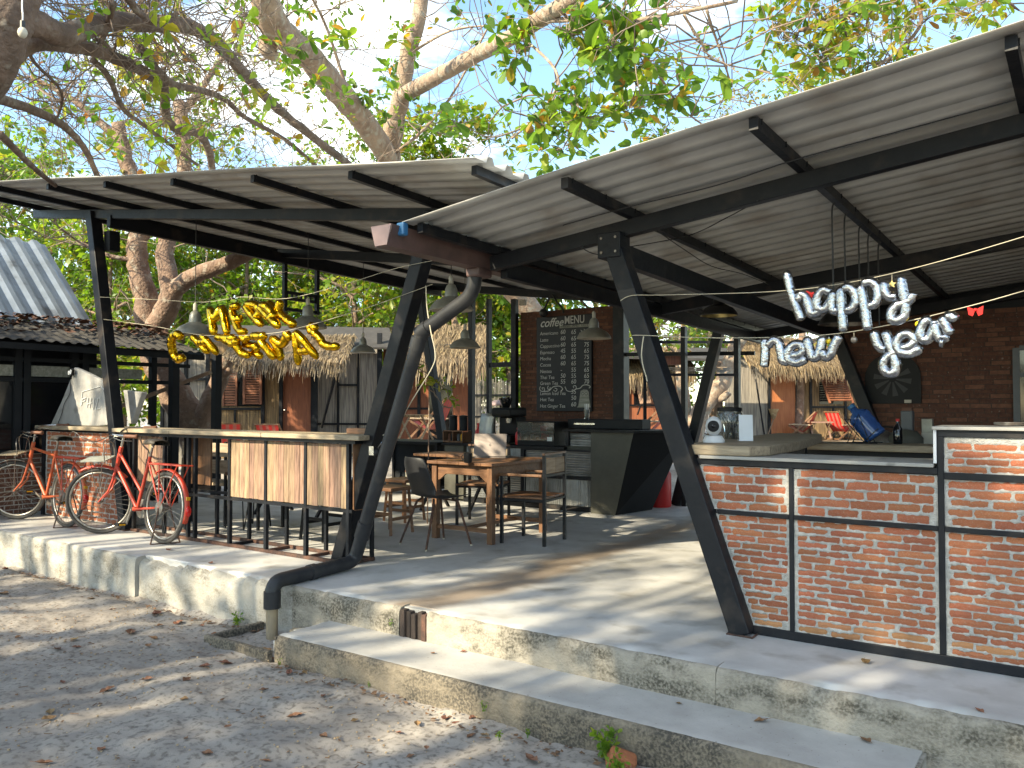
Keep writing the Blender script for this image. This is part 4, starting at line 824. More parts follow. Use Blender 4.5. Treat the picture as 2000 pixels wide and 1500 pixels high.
MB().bb(-W_, W_, -D_, D_, 0, .06).build('base', 'blackpl', t); MB().bb(-W_, W_, -D_, D_, H_, H_+.015).build('lid', 'blackpl', t); MB().bb(-W_+.01, W_-.01, -D_+.01, D_-.01, .165, .172).build('shelf', 'greyplast', t)
MB().bb(-W_, W_, -D_, -D_+.004, .061, H_-.001).build('front_pane', 'glass', t)
for s in (-1, 1): MB().bb(s*W_-.006, s*W_+.006, -D_+.005, D_, .061, H_-.001).build('corner_post', 'blackpl', t)
rr = random.Random(4)
for k in range(7):
    x = -.24+.07*k; MB().lathe([(.018, 0), (.024, .06+.02*rr.random())], 10, Matrix.Translation((x, -.05+.06*(k % 2), .0605))).build('cup', rr.choice(['cream', 'chrome', 'glass', 'whitepl']), t)
MB().box((.03, -.02, .215), (.09, .02, .07)).build('snack_box', 'redfab', t); MB().box((.16, -.05, .215), (.07, .02, .075)).build('card', 'cream', t); MB().box((.1, -.10, .11), (.11, .012, .07), Matrix.Rotation(.2, 3, 'Y')).build('snack_bag', 'redfab', t); MB().box((.22, -D_-.008, .085), (.07, .01, .05)).build('price_card', 'whitepl', t)
t = item('wooden_crate', 'small wooden crate of jars at the left end of the coffee bar', 'crate', onbar(893, 8.9))
for z, hh in ((0, .02), (.15, .015)): MB().bb(-.17, .17, -.1, .1, z+.001, z+hh).build('shelf', 'teak', t)
for x in (-.17, 0, .17): MB().bb(x-.008, x+.008, -.1, .1, .022, .148).build('divider', 'teak_v', t)
for x, mm in ((-.1, 'cork'), (-.05, 'blackpl'), (.06, 'greyplast'), (.12, 'yellowrefl')): MB().lathe([(.025, .022), (.025, .1), (.015, .12)], 10, Matrix.Translation((x, -.04, 0))).build('jar', mm, t)
for dx, lab in ((-.07, 'left of the two black canisters on top of the small crate'), (.11, 'right of the two black canisters on top of the small crate')):
    p = onbar(893, 8.9)+V(dx, 0, .166); t = item('canister', lab, 'canister', p); MB().lathe([(.055, 0), (.058, .01), (.058, .17), (.05, .18)], 16).build('body', 'darkpaint', t, smooth=2); MB().lathe([(.06, .181), (.06, .20), (.02, .21)], 16).build('lid', 'blackpl', t, smooth=2)
t = item('back_shelf', 'low black shelf unit on the raised end of the bar below the menu', 'shelf', V(-5.0, 9.15, zh+.031)); MB().bb(-.5, .55, -.12, .12, 0, .12).build('body', 'darkpaint', t, bevel=.008); MB().bb(-.4, -.1, -.13, -.121, .05, .07).build('handle', 'chrome', t)
t = item('glass_vase', 'clear glass of straws on the shelf below the menu board', 'glass', V(-5.27, 9.12, zh+.152)); MB().lathe([(.03, 0), (.04, .12), (.035, .12), (.026, .006)], 14).build('glass', 'glass', t, smooth=2)
for k in range(5): MB().tube([(.008*k-.016, 0, .01), (.014*k-.028, .01*(k % 2), .19)], .004, 5).build('straw', 'whitepl', t)
p = PY(1288, 985, 9.7); t = item('fire_extinguisher', 'red gas cylinder standing behind the leaning bar end', 'cylinder', V(p.x, 9.7, 0.0)); MB().lathe([(.14, 0), (.15, .02), (.15, .42), (.10, .52), (.05, .56)], 20).build('body', 'redfab', t, smooth=2); MB().lathe([(.09, .56), (.09, .62)], 14, caps=False).build('collar', 'redfab', t)
# ---------------------------------------------------------------- menu board
p00, p11 = PY(1049, 803, 10.0), PY(1156, 613, 10.0)
mbx = thing('menu_board', 'tall chalkboard coffee menu with drink names and prices', 'menu board', (p00.x, 10.0, p00.z))
MB().bb(p00.x, p11.x, 9.985, 10.03, p00.z, p11.z).build('board', 'blackboard', mbx, bevel=.004)
FONTS = []
def chalk(txt, u, v, size, shear=0, sx=1., ypl=9.982, m='chalk', parent=None, off=.0, name='lettering', rz=0):
    c = bpy.data.curves.new(name, 'FONT'); c.body = txt; c.size = size; c.shear = shear; c.extrude = .0008; c.offset = off; c.space_character = sx; c.resolution_u = 3
    o = bpy.data.objects.new('tmp_font', c); COL.objects.link(o); FONTS.append((o, c, name, m, PY(u, v, ypl), sx, parent if parent else mbx)); c.space_character = 1
    return o
k = .18; cu = lambda x: 1000+x*k; cv = lambda y: 560+y*k
chalk('coffee', cu(302), cv(440), .175, .35, .92, off=.0015); chalk('MENU', cu(568), cv(404), .158, 0, .76, off=.0015)
rows = [('Americano', 528, '60', '65', ''), ('Latte', 598, '60', '65', '75'), ('Cappuccino', 665, '60', '65', '75'), ('Espresso', 733, '45', '55', '65'), ('Mocha', 800, '60', '65', '75'), ('Cocoa', 868, '60', '65', '75'), ('Nestea', 938, '-', '55', '65'),
        ('Thai Tea', 1003, '50', '55', '65'), ('Green Tea', 1066, '55', '60', '70'), ('Lemon Iced Tea', 1176, '', '55', ''), ('Hot Tea', 1242, '', '50', ''), ('Hot Ginger Tea', 1312, '', '60', '')]
for nme, y, a, b_, c_ in rows:
    chalk(nme, cu(303), cv(y), .070, .1, 1.0 if len(nme) < 12 else .95)
    for tx, x in ((a, 525), (b_, 640), (c_, 780)):
        if tx: chalk(tx, cu(x), cv(y-14), .088, .1, .95)
MB().add([PY(cu(515), cv(452), 9.981), PY(cu(840), cv(432), 9.981), PY(cu(840), cv(400), 9.981), PY(cu(515), cv(424), 9.981)], [(0, 1, 2, 3)]).build('chalk_banner', 'greywood', mbx); chalk('FRESH  AND  HOT', cu(535), cv(443), .045, 0, 1.2, 9.9795, 'blackboard', name='banner_lettering')
def flush_fonts():
    dg = bpy.context.evaluated_depsgraph_get()
    for o, c, name, m, loc, sx, par in FONTS:
        me = bpy.data.meshes.new_from_object(o.evaluated_get(dg)); me.materials.clear(); me.materials.append(MT[m]); me.name = name
        q = bpy.data.objects.new(name, me); COL.objects.link(q); q.location = loc; q.rotation_euler = (math.pi/2, 0, 0); q.scale = (sx, 1, 1); adopt(q, par)
    for o, c, *_ in FONTS: bpy.data.objects.remove(o); bpy.data.curves.remove(c)
flush_fonts()
def stroke(pts, r, m='chalk', closed=False, nm='chalk_drawing'): MB().tube(cat_rom([PY(cu(x), cv(y), 9.983) for x, y in pts], 4, closed), r, 5).build(nm, m, mbx)
stroke([(310, 1080), (300, 1110), (320, 1135), (350, 1130), (350, 1100), (325, 1098), (335, 1115)], .006); stroke([(330, 1135), (400, 1130), (450, 1085), (520, 1080), (550, 1110), (530, 1130)], .006); stroke([(395, 1075), (385, 1105), (410, 1115), (415, 1090)], .006); stroke([(450, 1120), (475, 1135), (490, 1110), (465, 1100)], .006)
stroke([(575, 1085), (600, 1130), (650, 1135), (695, 1105), (690, 1075), (665, 1080), (672, 1100)], .006); stroke([(690, 1110), (740, 1100), (770, 1070), (820, 1065), (850, 1085), (835, 1100)], .006)
MB().poly([PY(cu(x), cv(y), 9.982) for x, y in [(705, 1310), (720, 1290), (738, 1180), (745, 1130), (775, 1115), (815, 1118), (832, 1140), (838, 1220), (850, 1290), (855, 1310)]], (0, -1, 0), .001).build('chalk_drawing', 'greywood', mbx)
for cx in (768, 806): stroke([(cx-16, 1160), (cx, 1145), (cx+16, 1160), (cx, 1176)], .004, 'blackboard', True)
stroke([(735, 500), (745, 545), (790, 560), (815, 530), (820, 500)], .005); stroke([(745, 470), (760, 480), (750, 490)], .004); stroke([(780, 460), (795, 472), (785, 485)], .004)
hk = thing('wall_bracket', 'black twisted lamp bracket arching over the menu board', 'bracket', PY(1075, 600, 9.98))
MB().tube(cat_rom([PY(1058, 612, 9.9), PY(1066, 598, 9.86), PY(1077, 576, 9.9), PY(1088, 590, 9.9), PY(1098, 602, 9.9), PY(1101, 612, 9.92)]), .014, 6).build('arm', 'wire', hk, smooth=True); MB().ball(PY(1062, 611, 9.9), .065, 10).build('lamp_head', 'lampblack', hk, smooth=True)
# ---------------------------------------------------------------- dartboard, jug, webcam and kitchen bits
mat('darkseg', (.028, .028, .03), .6)
dc = PY(1743, 745, 10.06); t = thing('dartboard_cabinet', 'arched black dartboard cabinet on the dark brick back wall', 'dartboard', dc, world=False)
pts = [(-.29, 0, -.25), (.29, 0, -.25), (.29, 0, .05)]+[(.29*math.cos(a), 0, .05+.27*math.sin(a)) for a in np.linspace(.2, math.pi-.2, 12)]+[(-.29, 0, .05)]
MB().poly(pts, (0, 1, 0), .035).build('back_board', 'blackpl', t)
for q in range(20):
    a0 = 2*math.pi*q/20; b = MB()
    b.add([(.04*math.cos(a0), -.004, .03+.04*math.sin(a0)), (.20*math.cos(a0), -.004, .03+.20*math.sin(a0)), (.20*math.cos(a0+.314), -.004, .03+.20*math.sin(a0+.314)), (.04*math.cos(a0+.314), -.004, .03+.04*math.sin(a0+.314))], [(0, 1, 2, 3)]); b.build('segment', 'darkseg' if q % 2 else 'blackpl', t)
MB().box((.16, -.012, -.225), (.07, .02, .035)).build('label_plate', 'cream', t)
jg = PY(1692, 832, 7.15); t = thing('water_jug', 'large blue water bottle tilted in a black wire cradle', 'water bottle', V(jg.x, 7.15, .986), world=False)
t.scale = (.74,)*3
Mj = Matrix.Translation((0, 0, .20)) @ Matrix.Rotation(rad(-38), 4, 'Y') @ Matrix.Translation((0, 0, -.17))
MB().lathe([(.02, .0), (.115, .006), (.125, .03), (.118, .07), (.125, .10), (.118, .14), (.125, .18), (.118, .22), (.125, .26), (.118, .30), (.045, .355), (.04, .40)], 24, Mj).build('bottle', 'bluejug', t, smooth=True)
MB().lathe([(.044, .40), (.044, .44)], 14, Mj).build('cap', 'bluetape', t)
b = MB()
for y in (-.13, .13): b.tube([(-.17, y, 0), (-.05, y, .32), (.06, y, 0)], .006, 5); b.tube([(-.2, y, .26), (.0, y, .02), (.14, y, .16)], .006, 5); b.tube([(-.18, y, 0.005), (.14, y, 0.005)], .006, 5)
for x, z in ((-.2, .26), (.14, .16), (.0, .02)): b.tube([(x, -.13, z), (x, .13, z)], .006, 5)
b.build('wire_cradle', 'wire', t)
wc = PY(1394, 868, 4.95); t = thing('webcam', 'white round security camera standing on the wood bar', 'camera', V(wc.x, 4.95, 1.063), world=False, rz=rad(25)); t.scale = (1.2,)*3
MB().lathe([(.055, 0), (.056, .012), (.042, .035), (.03, .036)], 20).build('base', 'whitepl', t, smooth=2)
MB().ball((0, 0, .085), .045, 16, (.95, .95, 1.15)).build('head', 'whitepl', t, smooth=True)
MB().lathe([(.030, 0), (.028, .006), (.001, .008)], 18, Matrix.Translation((-.004, -.040, .085)) @ Matrix.Rotation(rad(90), 4, 'X'), caps=False).build('lens_ring', 'blackpl', t, smooth=2); MB().lathe([(.011, 0), (.001, .005)], 12, Matrix.Translation((-.004, -.047, .085)) @ Matrix.Rotation(rad(90), 4, 'X'), caps=False).build('lens', 'darkglass', t)
ac = PY(1457, 868, 5.25); t = thing('menu_stand', 'blank white acrylic card stand on the wood bar', 'sign stand', V(ac.x, 5.25, 1.063), world=False, rz=rad(28)); Rk = Matrix.Rotation(rad(-6), 3, 'X')
MB().box((0, 0, .085), (.088, .004, .17), Rk).build('card', 'acrylic', t); MB().box((0, .03, .003), (.088, .07, .005)).build('foot', 'acrylic', t)
jr = PY(1420, 868, 5.6); t = thing('glass_jar', 'wide glass jar with dried stems behind the security camera', 'jar', V(jr.x+.02, 5.6, 1.063), world=False)
MB().lathe([(.08, 0), (.09, .01), (.09, .17), (.08, .19)], 20, caps=False).build('glass', 'glass', t, smooth=True); MB().lathe([(.085, .19), (.085, .215), (.02, .22)], 18).build('lid', 'blackpl', t)
b = MB(); rr = random.Random(9)
for k in range(14): a = rr.uniform(0, 6.28); b.tube(cat_rom([(.03*math.cos(a), .03*math.sin(a), .01), (.02*math.cos(a+1), .02*math.sin(a+1), .09), (.06*math.cos(a+.5), .06*math.sin(a+.5), .17)], 3), .005, 4)
b.build('dried_stems', 'thatch', t)
def kit(name, label, cat, u, y, z, fn): p = PY(u, 860, y); t = thing(name, label, cat, V(p.x, y, z), world=False); fn(t)
kb = thing('kitchen_shelf', 'dark kitchen worktop behind the brick counter', 'worktop', (-.6, 8.4, 0)); MB().bb(-1.75, 1.6, 8.0, 8.7, .80, .84).build('top', 'blackpl', kb)
for x in (-1.7, -.1, 1.5): MB().bb(x-.03, x+.03, 8.1, 8.6, 0, .799).build('leg', 'steel', kb)
kit('water_filter', 'tall dull purple-grey bottle box on the kitchen worktop', 'box', 1773, 8.3, .841, lambda t: (MB().bb(-.05, .05, -.05, .05, 0, .40).build('body', 'greyplast', t, bevel=.008), MB().bb(-.04, .04, -.04, .04, .401, .43).build('cap', 'cork', t)))
kit('paper_box', 'pale upright box on the kitchen worktop', 'box', 1812, 8.35, .841, lambda t: (MB().bb(-.045, .045, -.04, .04, 0, .33).build('body', 'lampgrey', t, bevel=.006), MB().bb(-.046, .046, -.042, -.0405, .1, .2).build('label_strip', 'cream', t)))
kit('rice_cooker', 'rounded dark appliance on the kitchen worktop', 'appliance', 1768, 8.1, .841, lambda t: (MB().lathe([(.12, 0), (.15, .03), (.15, .16), (.10, .22), (.02, .235)], 20).build('body', 'olive', t, smooth=2), MB().box((0, -.152, .06), (.05, .01, .02)).build('button_panel', 'cream', t)))
kit('kettle', 'grey conical kettle on the kitchen worktop', 'kettle', 1728, 8.1, .841, lambda t: (MB().lathe([(.13, 0), (.12, .1), (.06, .2), (.02, .22)], 18).build('body', 'dullmetal', t, smooth=2), MB().tube(cat_rom([(-.1, 0, .12), (-.12, 0, .24), (.12, 0, .24), (.1, 0, .12)], 5), .008, 6).build('handle', 'blackpl', t)))
kit('coil_of_wire', 'coil of thin wire lying on the high end of the brick counter', 'wire coil', 1975, 4.80, 1.1905, lambda t: MB().tube([(.07*math.cos(a)+.004*math.sin(5*a), .05*math.sin(a), .008+.010*abs(math.sin(a*.37))) for a in np.linspace(0, 31, 120)], .003, 4).build('coil', 'dullmetal', t))
bottle('small dark bottle on the wooden cross bar beside the water bottle', V(-1.28, 7.15, .986), 'darkglass', .2, .035)
# ---------------------------------------------------------------- balloons, strings, ornaments
def balloon(name, label, grp, strokes, sc, ox, oy, y, r, m, jy=.0, knot=True):
    P0 = strokes[0][0]; base = PY(ox+P0[0]*sc, oy+P0[1]*sc, y); t = thing(name, label, 'balloon', base, grp)
    for i, st in enumerate(strokes):
        if len(st) == 2: st = [st[0], ((st[0][0]+st[1][0])/2, (st[0][1]+st[1][1])/2), st[1]]
        pts = cat_rom([PY(ox+a*sc, oy+c*sc, y-.006*i+jy*math.sin(c*.01)) for a, c in st], 7); n = len(pts); rs = []
        for j in range(n):
            e = min(j, n-1-j); cap = [.35, .72, .93][e] if e < 3 else 1.0
            rs.append(r*cap*(1+(.05 if m == 'gold' else .02)*math.sin(j*(1.3 if m == 'gold' else .7)+i)+random.uniform(-.012, .012)))
        MB().tube(pts, rs, 12).build('foil_tube', m, t, smooth=True)
    return t
K5 = (.21, 1480, 500, 4.55, .0265, 'silver'); GS = 'silver balloon words'
balloon('foil_balloon_word', 'silver script balloon reading happy, upper right', GS, [[(265, 130), (300, 290), (345, 430), (390, 540), (405, 600)], [(370, 430), (400, 360), (450, 380), (475, 460), (500, 525), (545, 530), (580, 500)], [(680, 350), (620, 315), (565, 360), (550, 440), (580, 495), (640, 480), (685, 400)], [(705, 320), (685, 420), (700, 500), (755, 505)], [(770, 280), (775, 430), (790, 600), (800, 705)], [(785, 310), (850, 290), (900, 335), (912, 420), (870, 490), (800, 500)], [(950, 255), (985, 420), (1010, 580), (1025, 695)], [(965, 260), (1050, 240), (1110, 290), (1120, 380), (1080, 450), (1020, 460)], [(1175, 230), (1180, 320), (1230, 380), (1300, 370)], [(1330, 180), (1350, 330), (1372, 450), (1365, 550), (1310, 598), (1250, 585), (1245, 520), (1300, 460), (1385, 430), (1430, 380), (1440, 345)]], *K5)
balloon('foil_balloon_word', 'silver script balloon reading new, below happy on the lower string', GS, [[(70, 760), (70, 880), (65, 980), (58, 1035)], [(85, 850), (140, 785), (195, 805), (218, 900), (235, 970), (295, 985)], [(300, 925), (390, 915), (425, 870), (395, 825), (330, 830), (285, 890), (290, 960), (370, 990), (460, 945)], [(455, 750), (475, 850), (510, 940), (560, 925), (590, 840), (605, 745)], [(592, 860), (630, 940), (680, 905), (725, 800), (765, 735)]], *K5)
balloon('foil_balloon_word', 'silver script balloon reading year, on the lower string at right', GS, [[(1080, 690), (1100, 780), (1140, 850), (1200, 872)], [(1185, 690), (1220, 800), (1260, 920), (1285, 1020), (1262, 1085), (1200, 1080), (1168, 1020), (1190, 950), (1245, 915), (1310, 870)], [(1320, 850), (1400, 845), (1460, 785), (1420, 730), (1340, 735), (1290, 800), (1310, 880), (1420, 905), (1530, 840)], [(1620, 590), (1550, 615), (1510, 700), (1530, 775), (1590, 765), (1635, 680), (1650, 590)], [(1645, 610), (1660, 710), (1700, 765), (1780, 740)], [(1710, 555), (1750, 650), (1795, 735)], [(1740, 575), (1800, 560), (1850, 600)], [(1690, 800), (1735, 805)]], *K5)
K3 = (.18, 320, 570); GG = 'gold balloon letters'
def gold(lab, st, y, r=.030, jy=.03): balloon('foil_balloon_letter', lab, GG, st, *K3, y, r*1.4, 'gold', jy)
gold('gold foil letter M, leftmost of the upper row', [[(500, 170), (520, 300), (545, 470)], [(510, 180), (560, 285), (625, 150)], [(630, 150), (660, 300), (690, 460)]], 4.75)
gold('gold foil letter E in the upper row', [[(730, 175), (770, 300), (820, 420), (895, 430)], [(730, 165), (815, 155)], [(770, 305), (845, 290)]], 4.75, .027)
gold('gold foil letter R, first of the two in the upper row', [[(880, 140), (960, 250), (1070, 365)], [(885, 135), (1000, 150), (1045, 225), (985, 285)]], 4.78)
gold('gold foil letter R, second of the two in the upper row', [[(1030, 155), (1130, 260), (1255, 385)], [(1045, 145), (1125, 170), (1185, 255), (1125, 305)]], 4.70)
gold('gold foil letter Y ending the upper row', [[(1130, 115), (1225, 220)], [(1270, 90), (1245, 215), (1330, 295), (1420, 365)]], 4.75)
gold('gold foil letter C at the left end of the lower row', [[(195, 495), (140, 462), (92, 500), (85, 580), (110, 680), (160, 732), (215, 705)]], 4.70, .031)
gold('gold foil letter H next to the C in the lower row', [[(300, 480), (390, 560), (490, 665)], [(400, 470), (490, 560), (585, 680)], [(380, 550), (470, 545)]], 4.75, .027)
gold('twisted gold foil letter R in the lower row', [[(560, 490), (680, 505), (785, 500)], [(640, 520), (760, 560), (840, 660), (935, 690)], [(785, 505), (770, 560), (680, 545)]], 4.73, .028)
gold('twisted gold foil letter I in the lower row', [[(830, 480), (870, 500), (940, 490)], [(850, 510), (900, 530)]], 4.76, .024)
gold('crumpled gold foil letter S left of the T in the lower row', [[(860, 570), (940, 580), (1010, 605), (985, 660), (1070, 705)]], 4.80, .026)
gold('gold foil letter T in the lower row', [[(950, 480), (1110, 482)], [(1030, 520), (1120, 620), (1205, 730)]], 4.72, .028)
gold('gold foil letter M left of the A in the lower row', [[(1160, 480), (1240, 620), (1270, 750)], [(1175, 490), (1285, 570), (1335, 450)], [(1310, 440), (1385, 510)]], 4.77, .028)
gold('gold foil letter A in the lower row', [[(1420, 425), (1440, 600), (1462, 800)], [(1425, 425), (1540, 560), (1670, 725)], [(1455, 650), (1580, 640)]], 4.72, .026)
gold('gold foil letter S hanging at the right end of the lower row', [[(1660, 400), (1600, 370), (1590, 410), (1640, 450), (1690, 500), (1730, 565), (1810, 595), (1900, 590)]], 4.76, .026)
def string(label, pts, y): wire(label, [PY(u, v, y) for u, v in pts], .0021, 'twine', 'string', 'string')
string('twine holding the balloon word happy', [(1212, 587), (1235, 577), (1300, 576), (1500, 570), (1640, 555), (1800, 520), (2000, 462), (2060, 440)], 4.54)
string('twine holding the balloon words new and year', [(1235, 655), (1260, 655), (1400, 660), (1600, 655), (1750, 632), (1900, 596), (2000, 568), (2060, 550)], 4.53)
string('twine carrying the upper row of gold letters', [(190, 580), (300, 585), (400, 590), (470, 580), (560, 583), (680, 553), (770, 525), (850, 508)], 4.68)
string('twine carrying the lower row of gold letters', [(190, 622), (300, 637), (400, 655), (520, 652), (600, 636), (720, 600), (845, 555)], 4.69)
string('loose twine running back from the gold letters to the tree', [(330, 645), (380, 600), (470, 560), (560, 530)], 6.0)
for u, v, m, lab in ((1588, 573, 'redfab', 'tiny red bow on the twine above happy'), (1905, 605, 'redfab', 'red bow on the twine right of year'), (1619, 664, 'yellowfab', 'yellow bauble beside new'), (1793, 630, 'yellowfab', 'yellow bauble above year')):
    p = PY(u, v, 4.535); o = thing('ornament', lab, 'ornament', p)
    if 'bow' in lab:
        for s in (-1, 1): MB().add([p, p+V(.035*s, -.004, .018), p+V(.03*s, .006, -.022), p+V(.012*s, .008, -.03)], [(0, 1, 2), (0, 2, 3)]).build('loop', m, o)
        MB().ball(p, .008, 8).build('knot', m, o)
    else: MB().ball(p+V(0, 0, -.008), .015, 10).build('ball', m, o, smooth=True); MB().tube([p+V(0, 0, .004), p+V(0, 0, .016)], .003, 5).build('cap', 'chrome', o)
p = PY(1742, 555, 4.535); o = thing('ornament', 'gold star hanging inside the y of happy', 'ornament', p); MB().poly([p+V((.022 if i % 2 == 0 else .010)*math.sin(i*math.pi/5), 0, (.022 if i % 2 == 0 else .010)*math.cos(i*math.pi/5)) for i in range(10)], (0, 1, 0), .006).build('star', 'brass', o); MB().tube([p+V(0, .003, .02), p+V(0, .003, .05)], .0015, 4).build('thread', 'twine', o)
p = PY(1668, 664, 4.535); o = thing('ornament', 'dark glittery ball hanging between new and year', 'ornament', p); MB().ball(p, .018, 8).build('ball', 'dullmetal', o); MB().tube([p+V(0, 0, .016), p+V(0, 0, .045)], .0015, 4).build('thread', 'twine', o)
# ---------------------------------------------------------------- concrete sign on the pier, lids, floodlights
cs = thing('concrete_sign', 'rough leaning concrete slab sign with scrawled white letters on the pier', 'sign', PY(160, 833, 4.90))
s1 = lambda x, y, yy: PY(80+x*.12, 700+y*.12, yy)
MB().poly([s1(x, y, 4.86) for x, y in [(140, 1110), (330, 700), (470, 360), (490, 320), (540, 145), (640, 185), (800, 260), (1000, 365), (1100, 395), (1150, 740), (1190, 1075), (900, 1105), (500, 1090)]], (0, 1, .05), .05).build('slab', 'signconc', cs, bevel=.01)
MB().poly([s1(x, y, 4.92) for x, y in [(1335, 515), (1640, 550), (1470, 1060), (1420, 1065)]], (.5, 1, 0), .06).build('broken_wing', 'signconc', cs, bevel=.008)
for st in ([(650, 770), (675, 540), (980, 450), (1060, 555)], [(680, 650), (660, 760)], [(680, 660), (730, 640), (720, 690), (680, 705)], [(770, 640), (750, 800)], [(820, 650), (790, 810)], [(760, 740), (830, 720)], [(870, 650), (850, 830)], [(930, 650), (890, 830), (960, 820)]):
    MB().tube([s1(x, y, 4.853) for x, y in st], .005, 4).build('painted_stroke', 'paintwhite', cs)
MB().tube(cat_rom([s1(x, y, 4.845) for x, y in [(510, 270), (480, 420), (470, 570), (380, 740), (340, 900), (280, 1050), (270, 1120)]]), .004, 5).build('flex', 'wire', cs)
fl = thing('flood_light', 'small floodlight clipped to the top of the concrete sign', 'light', s1(510, 220, 4.8)); pf = s1(505, 220, 4.82); MB().box(pf, (.055, .03, .07), Matrix.Rotation(.35, 3, 'Y')).build('housing', 'blackpl', fl, bevel=.005); MB().box(pf-V(0, .016, 0), (.035, .004, .05), Matrix.Rotation(.35, 3, 'Y')).build('glass', 'whitepl', fl); MB().box(pf+V(-.05, .0, -.01), (.04, .03, .05)).build('clip', 'whitepl', fl, bevel=.008)
wl = thing('white_lid', 'small white dome lid lying on the bar rail top', 'lid', V(*PY(286, 832, 4.85))); wl.location.z = 1.056; WORLDP.pop(wl.name); MB().lathe([(.06, 0), (.062, .008), (.03, .03), (.012, .035), (.01, .05), (.003, .055)], 20).build('dome', 'whitepl', wl, smooth=2)
sp = thing('spot_light', 'small chrome and black clip spotlight on the left slanted post', 'light', PY(735, 880, 4.72)); ps = PY(733, 880, 4.70)
MB().lathe([(.03, 0), (.045, .05), (.02, .09)], 14, Matrix.Translation(ps) @ Matrix.Rotation(rad(120), 4, 'Y')).build('housing', 'blackpl', sp, smooth=2); MB().box(ps+V(-.01, -.03, .0), (.05, .01, .07)).build('glass', 'chrome', sp); MB().tube([ps, ps+V(.06, .02, .07), ps+V(.12, .05, .03)], .006, 6).build('arm', 'chrome', sp)
wire('loop of grey cable hanging from the pier plank behind the bicycles', [PY(215, 850, 4.68), PY(220, 843, 4.66), PY(240, 850, 4.65), PY(270, 862, 4.65), PY(295, 862, 4.65), PY(325, 845, 4.67)] and [PY(137, 868, 4.66), PY(137, 848, 4.66), PY(146, 844, 4.66), PY(165, 858, 4.66), PY(190, 862, 4.66), PY(222, 846, 4.67)], .005, 'dullmetal')
hb_ = thing('wooden_tray', 'shallow wooden tray at the right end of the bar rail top', 'tray', (-5.0, 4.9, 1.056)); MB().bb(-5.13, -4.78, 4.86, 4.99, 1.0562, 1.10).build('tray', 'teak', hb_, bevel=.003)

sc2 = thing('side_counter', 'low dark counter with a cardboard box, left of the coffee bar', 'counter', (-8.3, 9.0, 0))
MB().bb(-8.75, -7.4, 8.7, 9.3, .74, .78).build('top', 'blackpl', sc2, bevel=.004); MB().bb(-8.7, -7.45, 8.75, 9.25, .12, .15).build('shelf', 'darkpaint', sc2); MB().bb(-8.7, -7.45, 9.22, 9.25, .151, .739).build('back_panel', 'darkpaint', sc2)
for x in (-8.7, -7.45):
    for y in (8.75, 9.22): MB().bb(x-.02, x+.02, y-.02, y+.02, 0, .739).build('leg', 'steel', sc2)
bx2 = thing('cardboard_box', 'pale box stored on the shelf of the low dark counter', 'box', (-7.9, 9.0, .151)); MB().bb(-8.1, -7.7, 8.82, 9.1, .151, .42).build('carton', 'lampgrey', bx2, bevel=.004); MB().bb(-8.1, -7.7, 8.818, 8.8195, .33, .36).build('tape', 'cork', bx2)
# ---------------------------------------------------------------- huts (facades square to the row, set out along the path behind)
RZ = Matrix.Rotation(YAW, 3, 'Z'); EX = RT.copy(); EY = V(-math.sin(YAW), math.cos(YAW), 0)
def hb(par, name, u0, u1, v0, v1, d, th, m, bevel=0, dz=0.):
    a, c = PD(u0, v1, d), PD(u1, v0, d); w = (c-a).dot(EX); h = c.z-a.z; ctr = (a+c)/2+EY*(th/2+dz)
    return MB().box(ctr, (w, th, h), RZ).build(name, m, par, bevel=bevel)
GZ = 895
def thatch(par, u0, u1, ve, d, rise, run, over=.6, n=2600, seed=1, droop=.35):
    r = np.random.default_rng(seed); A, B = PD(u0, ve, d)-EY*over, PD(u1, ve, d)-EY*over; A, B = np.array(A), np.array(B); ey = np.array(EY)
    top = ey*run+np.array([0, 0, rise]); L = np.linalg.norm(top); sl = top/L
    b = MB(); q = [A, B, B+top, A+top]; b.add([Vector(p) for p in q]+[Vector(p)+V(0, 0, -.10) for p in q], [(0, 1, 2, 3), (7, 6, 5, 4), (0, 4, 5, 1), (1, 5, 6, 2), (3, 2, 6, 7), (0, 3, 7, 4)]); b.build('thatch_bed', 'thatch', par)
    s = r.random(n); t = r.random(n)**1.25; P = A+(B-A)*s[:, None]+top*t[:, None]+np.array([0, 0, 1])*(.02+.05*r.random(n))[:, None]
    ex = (B-A)/np.linalg.norm(B-A); dr = -sl[None]+ex[None]*r.normal(0, .22, n)[:, None]+np.array([0, 0, 1.])*r.normal(.04, .08, n)[:, None]; dr /= np.linalg.norm(dr, axis=1)[:, None]
    ln = r.uniform(.16, .42, n); w = r.uniform(.005, .013, n); sd = np.cross(dr, [0, 0, 1.]); sd /= np.linalg.norm(sd, axis=1)[:, None]
    mid = P+dr*(ln*.6)[:, None]; tip = P+dr*ln[:, None]; hang = np.where(t < .18, droop*r.random(n), .03); tip[:, 2] -= hang*ln*1.6; mid[:, 2] -= hang*ln*.3
    vs = np.stack([P-sd*w[:, None], P+sd*w[:, None], mid-sd*w[:, None], mid+sd*w[:, None], tip-sd*w[:, None]*.3, tip+sd*w[:, None]*.3], 1).reshape(-1, 3)
    o = np.arange(n)[:, None]*6; f = np.stack([o+np.array([[0, 1, 3, 2]]), o+np.array([[2, 3, 5, 4]])], 1).reshape(-1, 4); tn = np.repeat(r.random(n), 6)
    npmesh('thatch', vs, f, 'straw', par, tint=tn, kind='stuff')
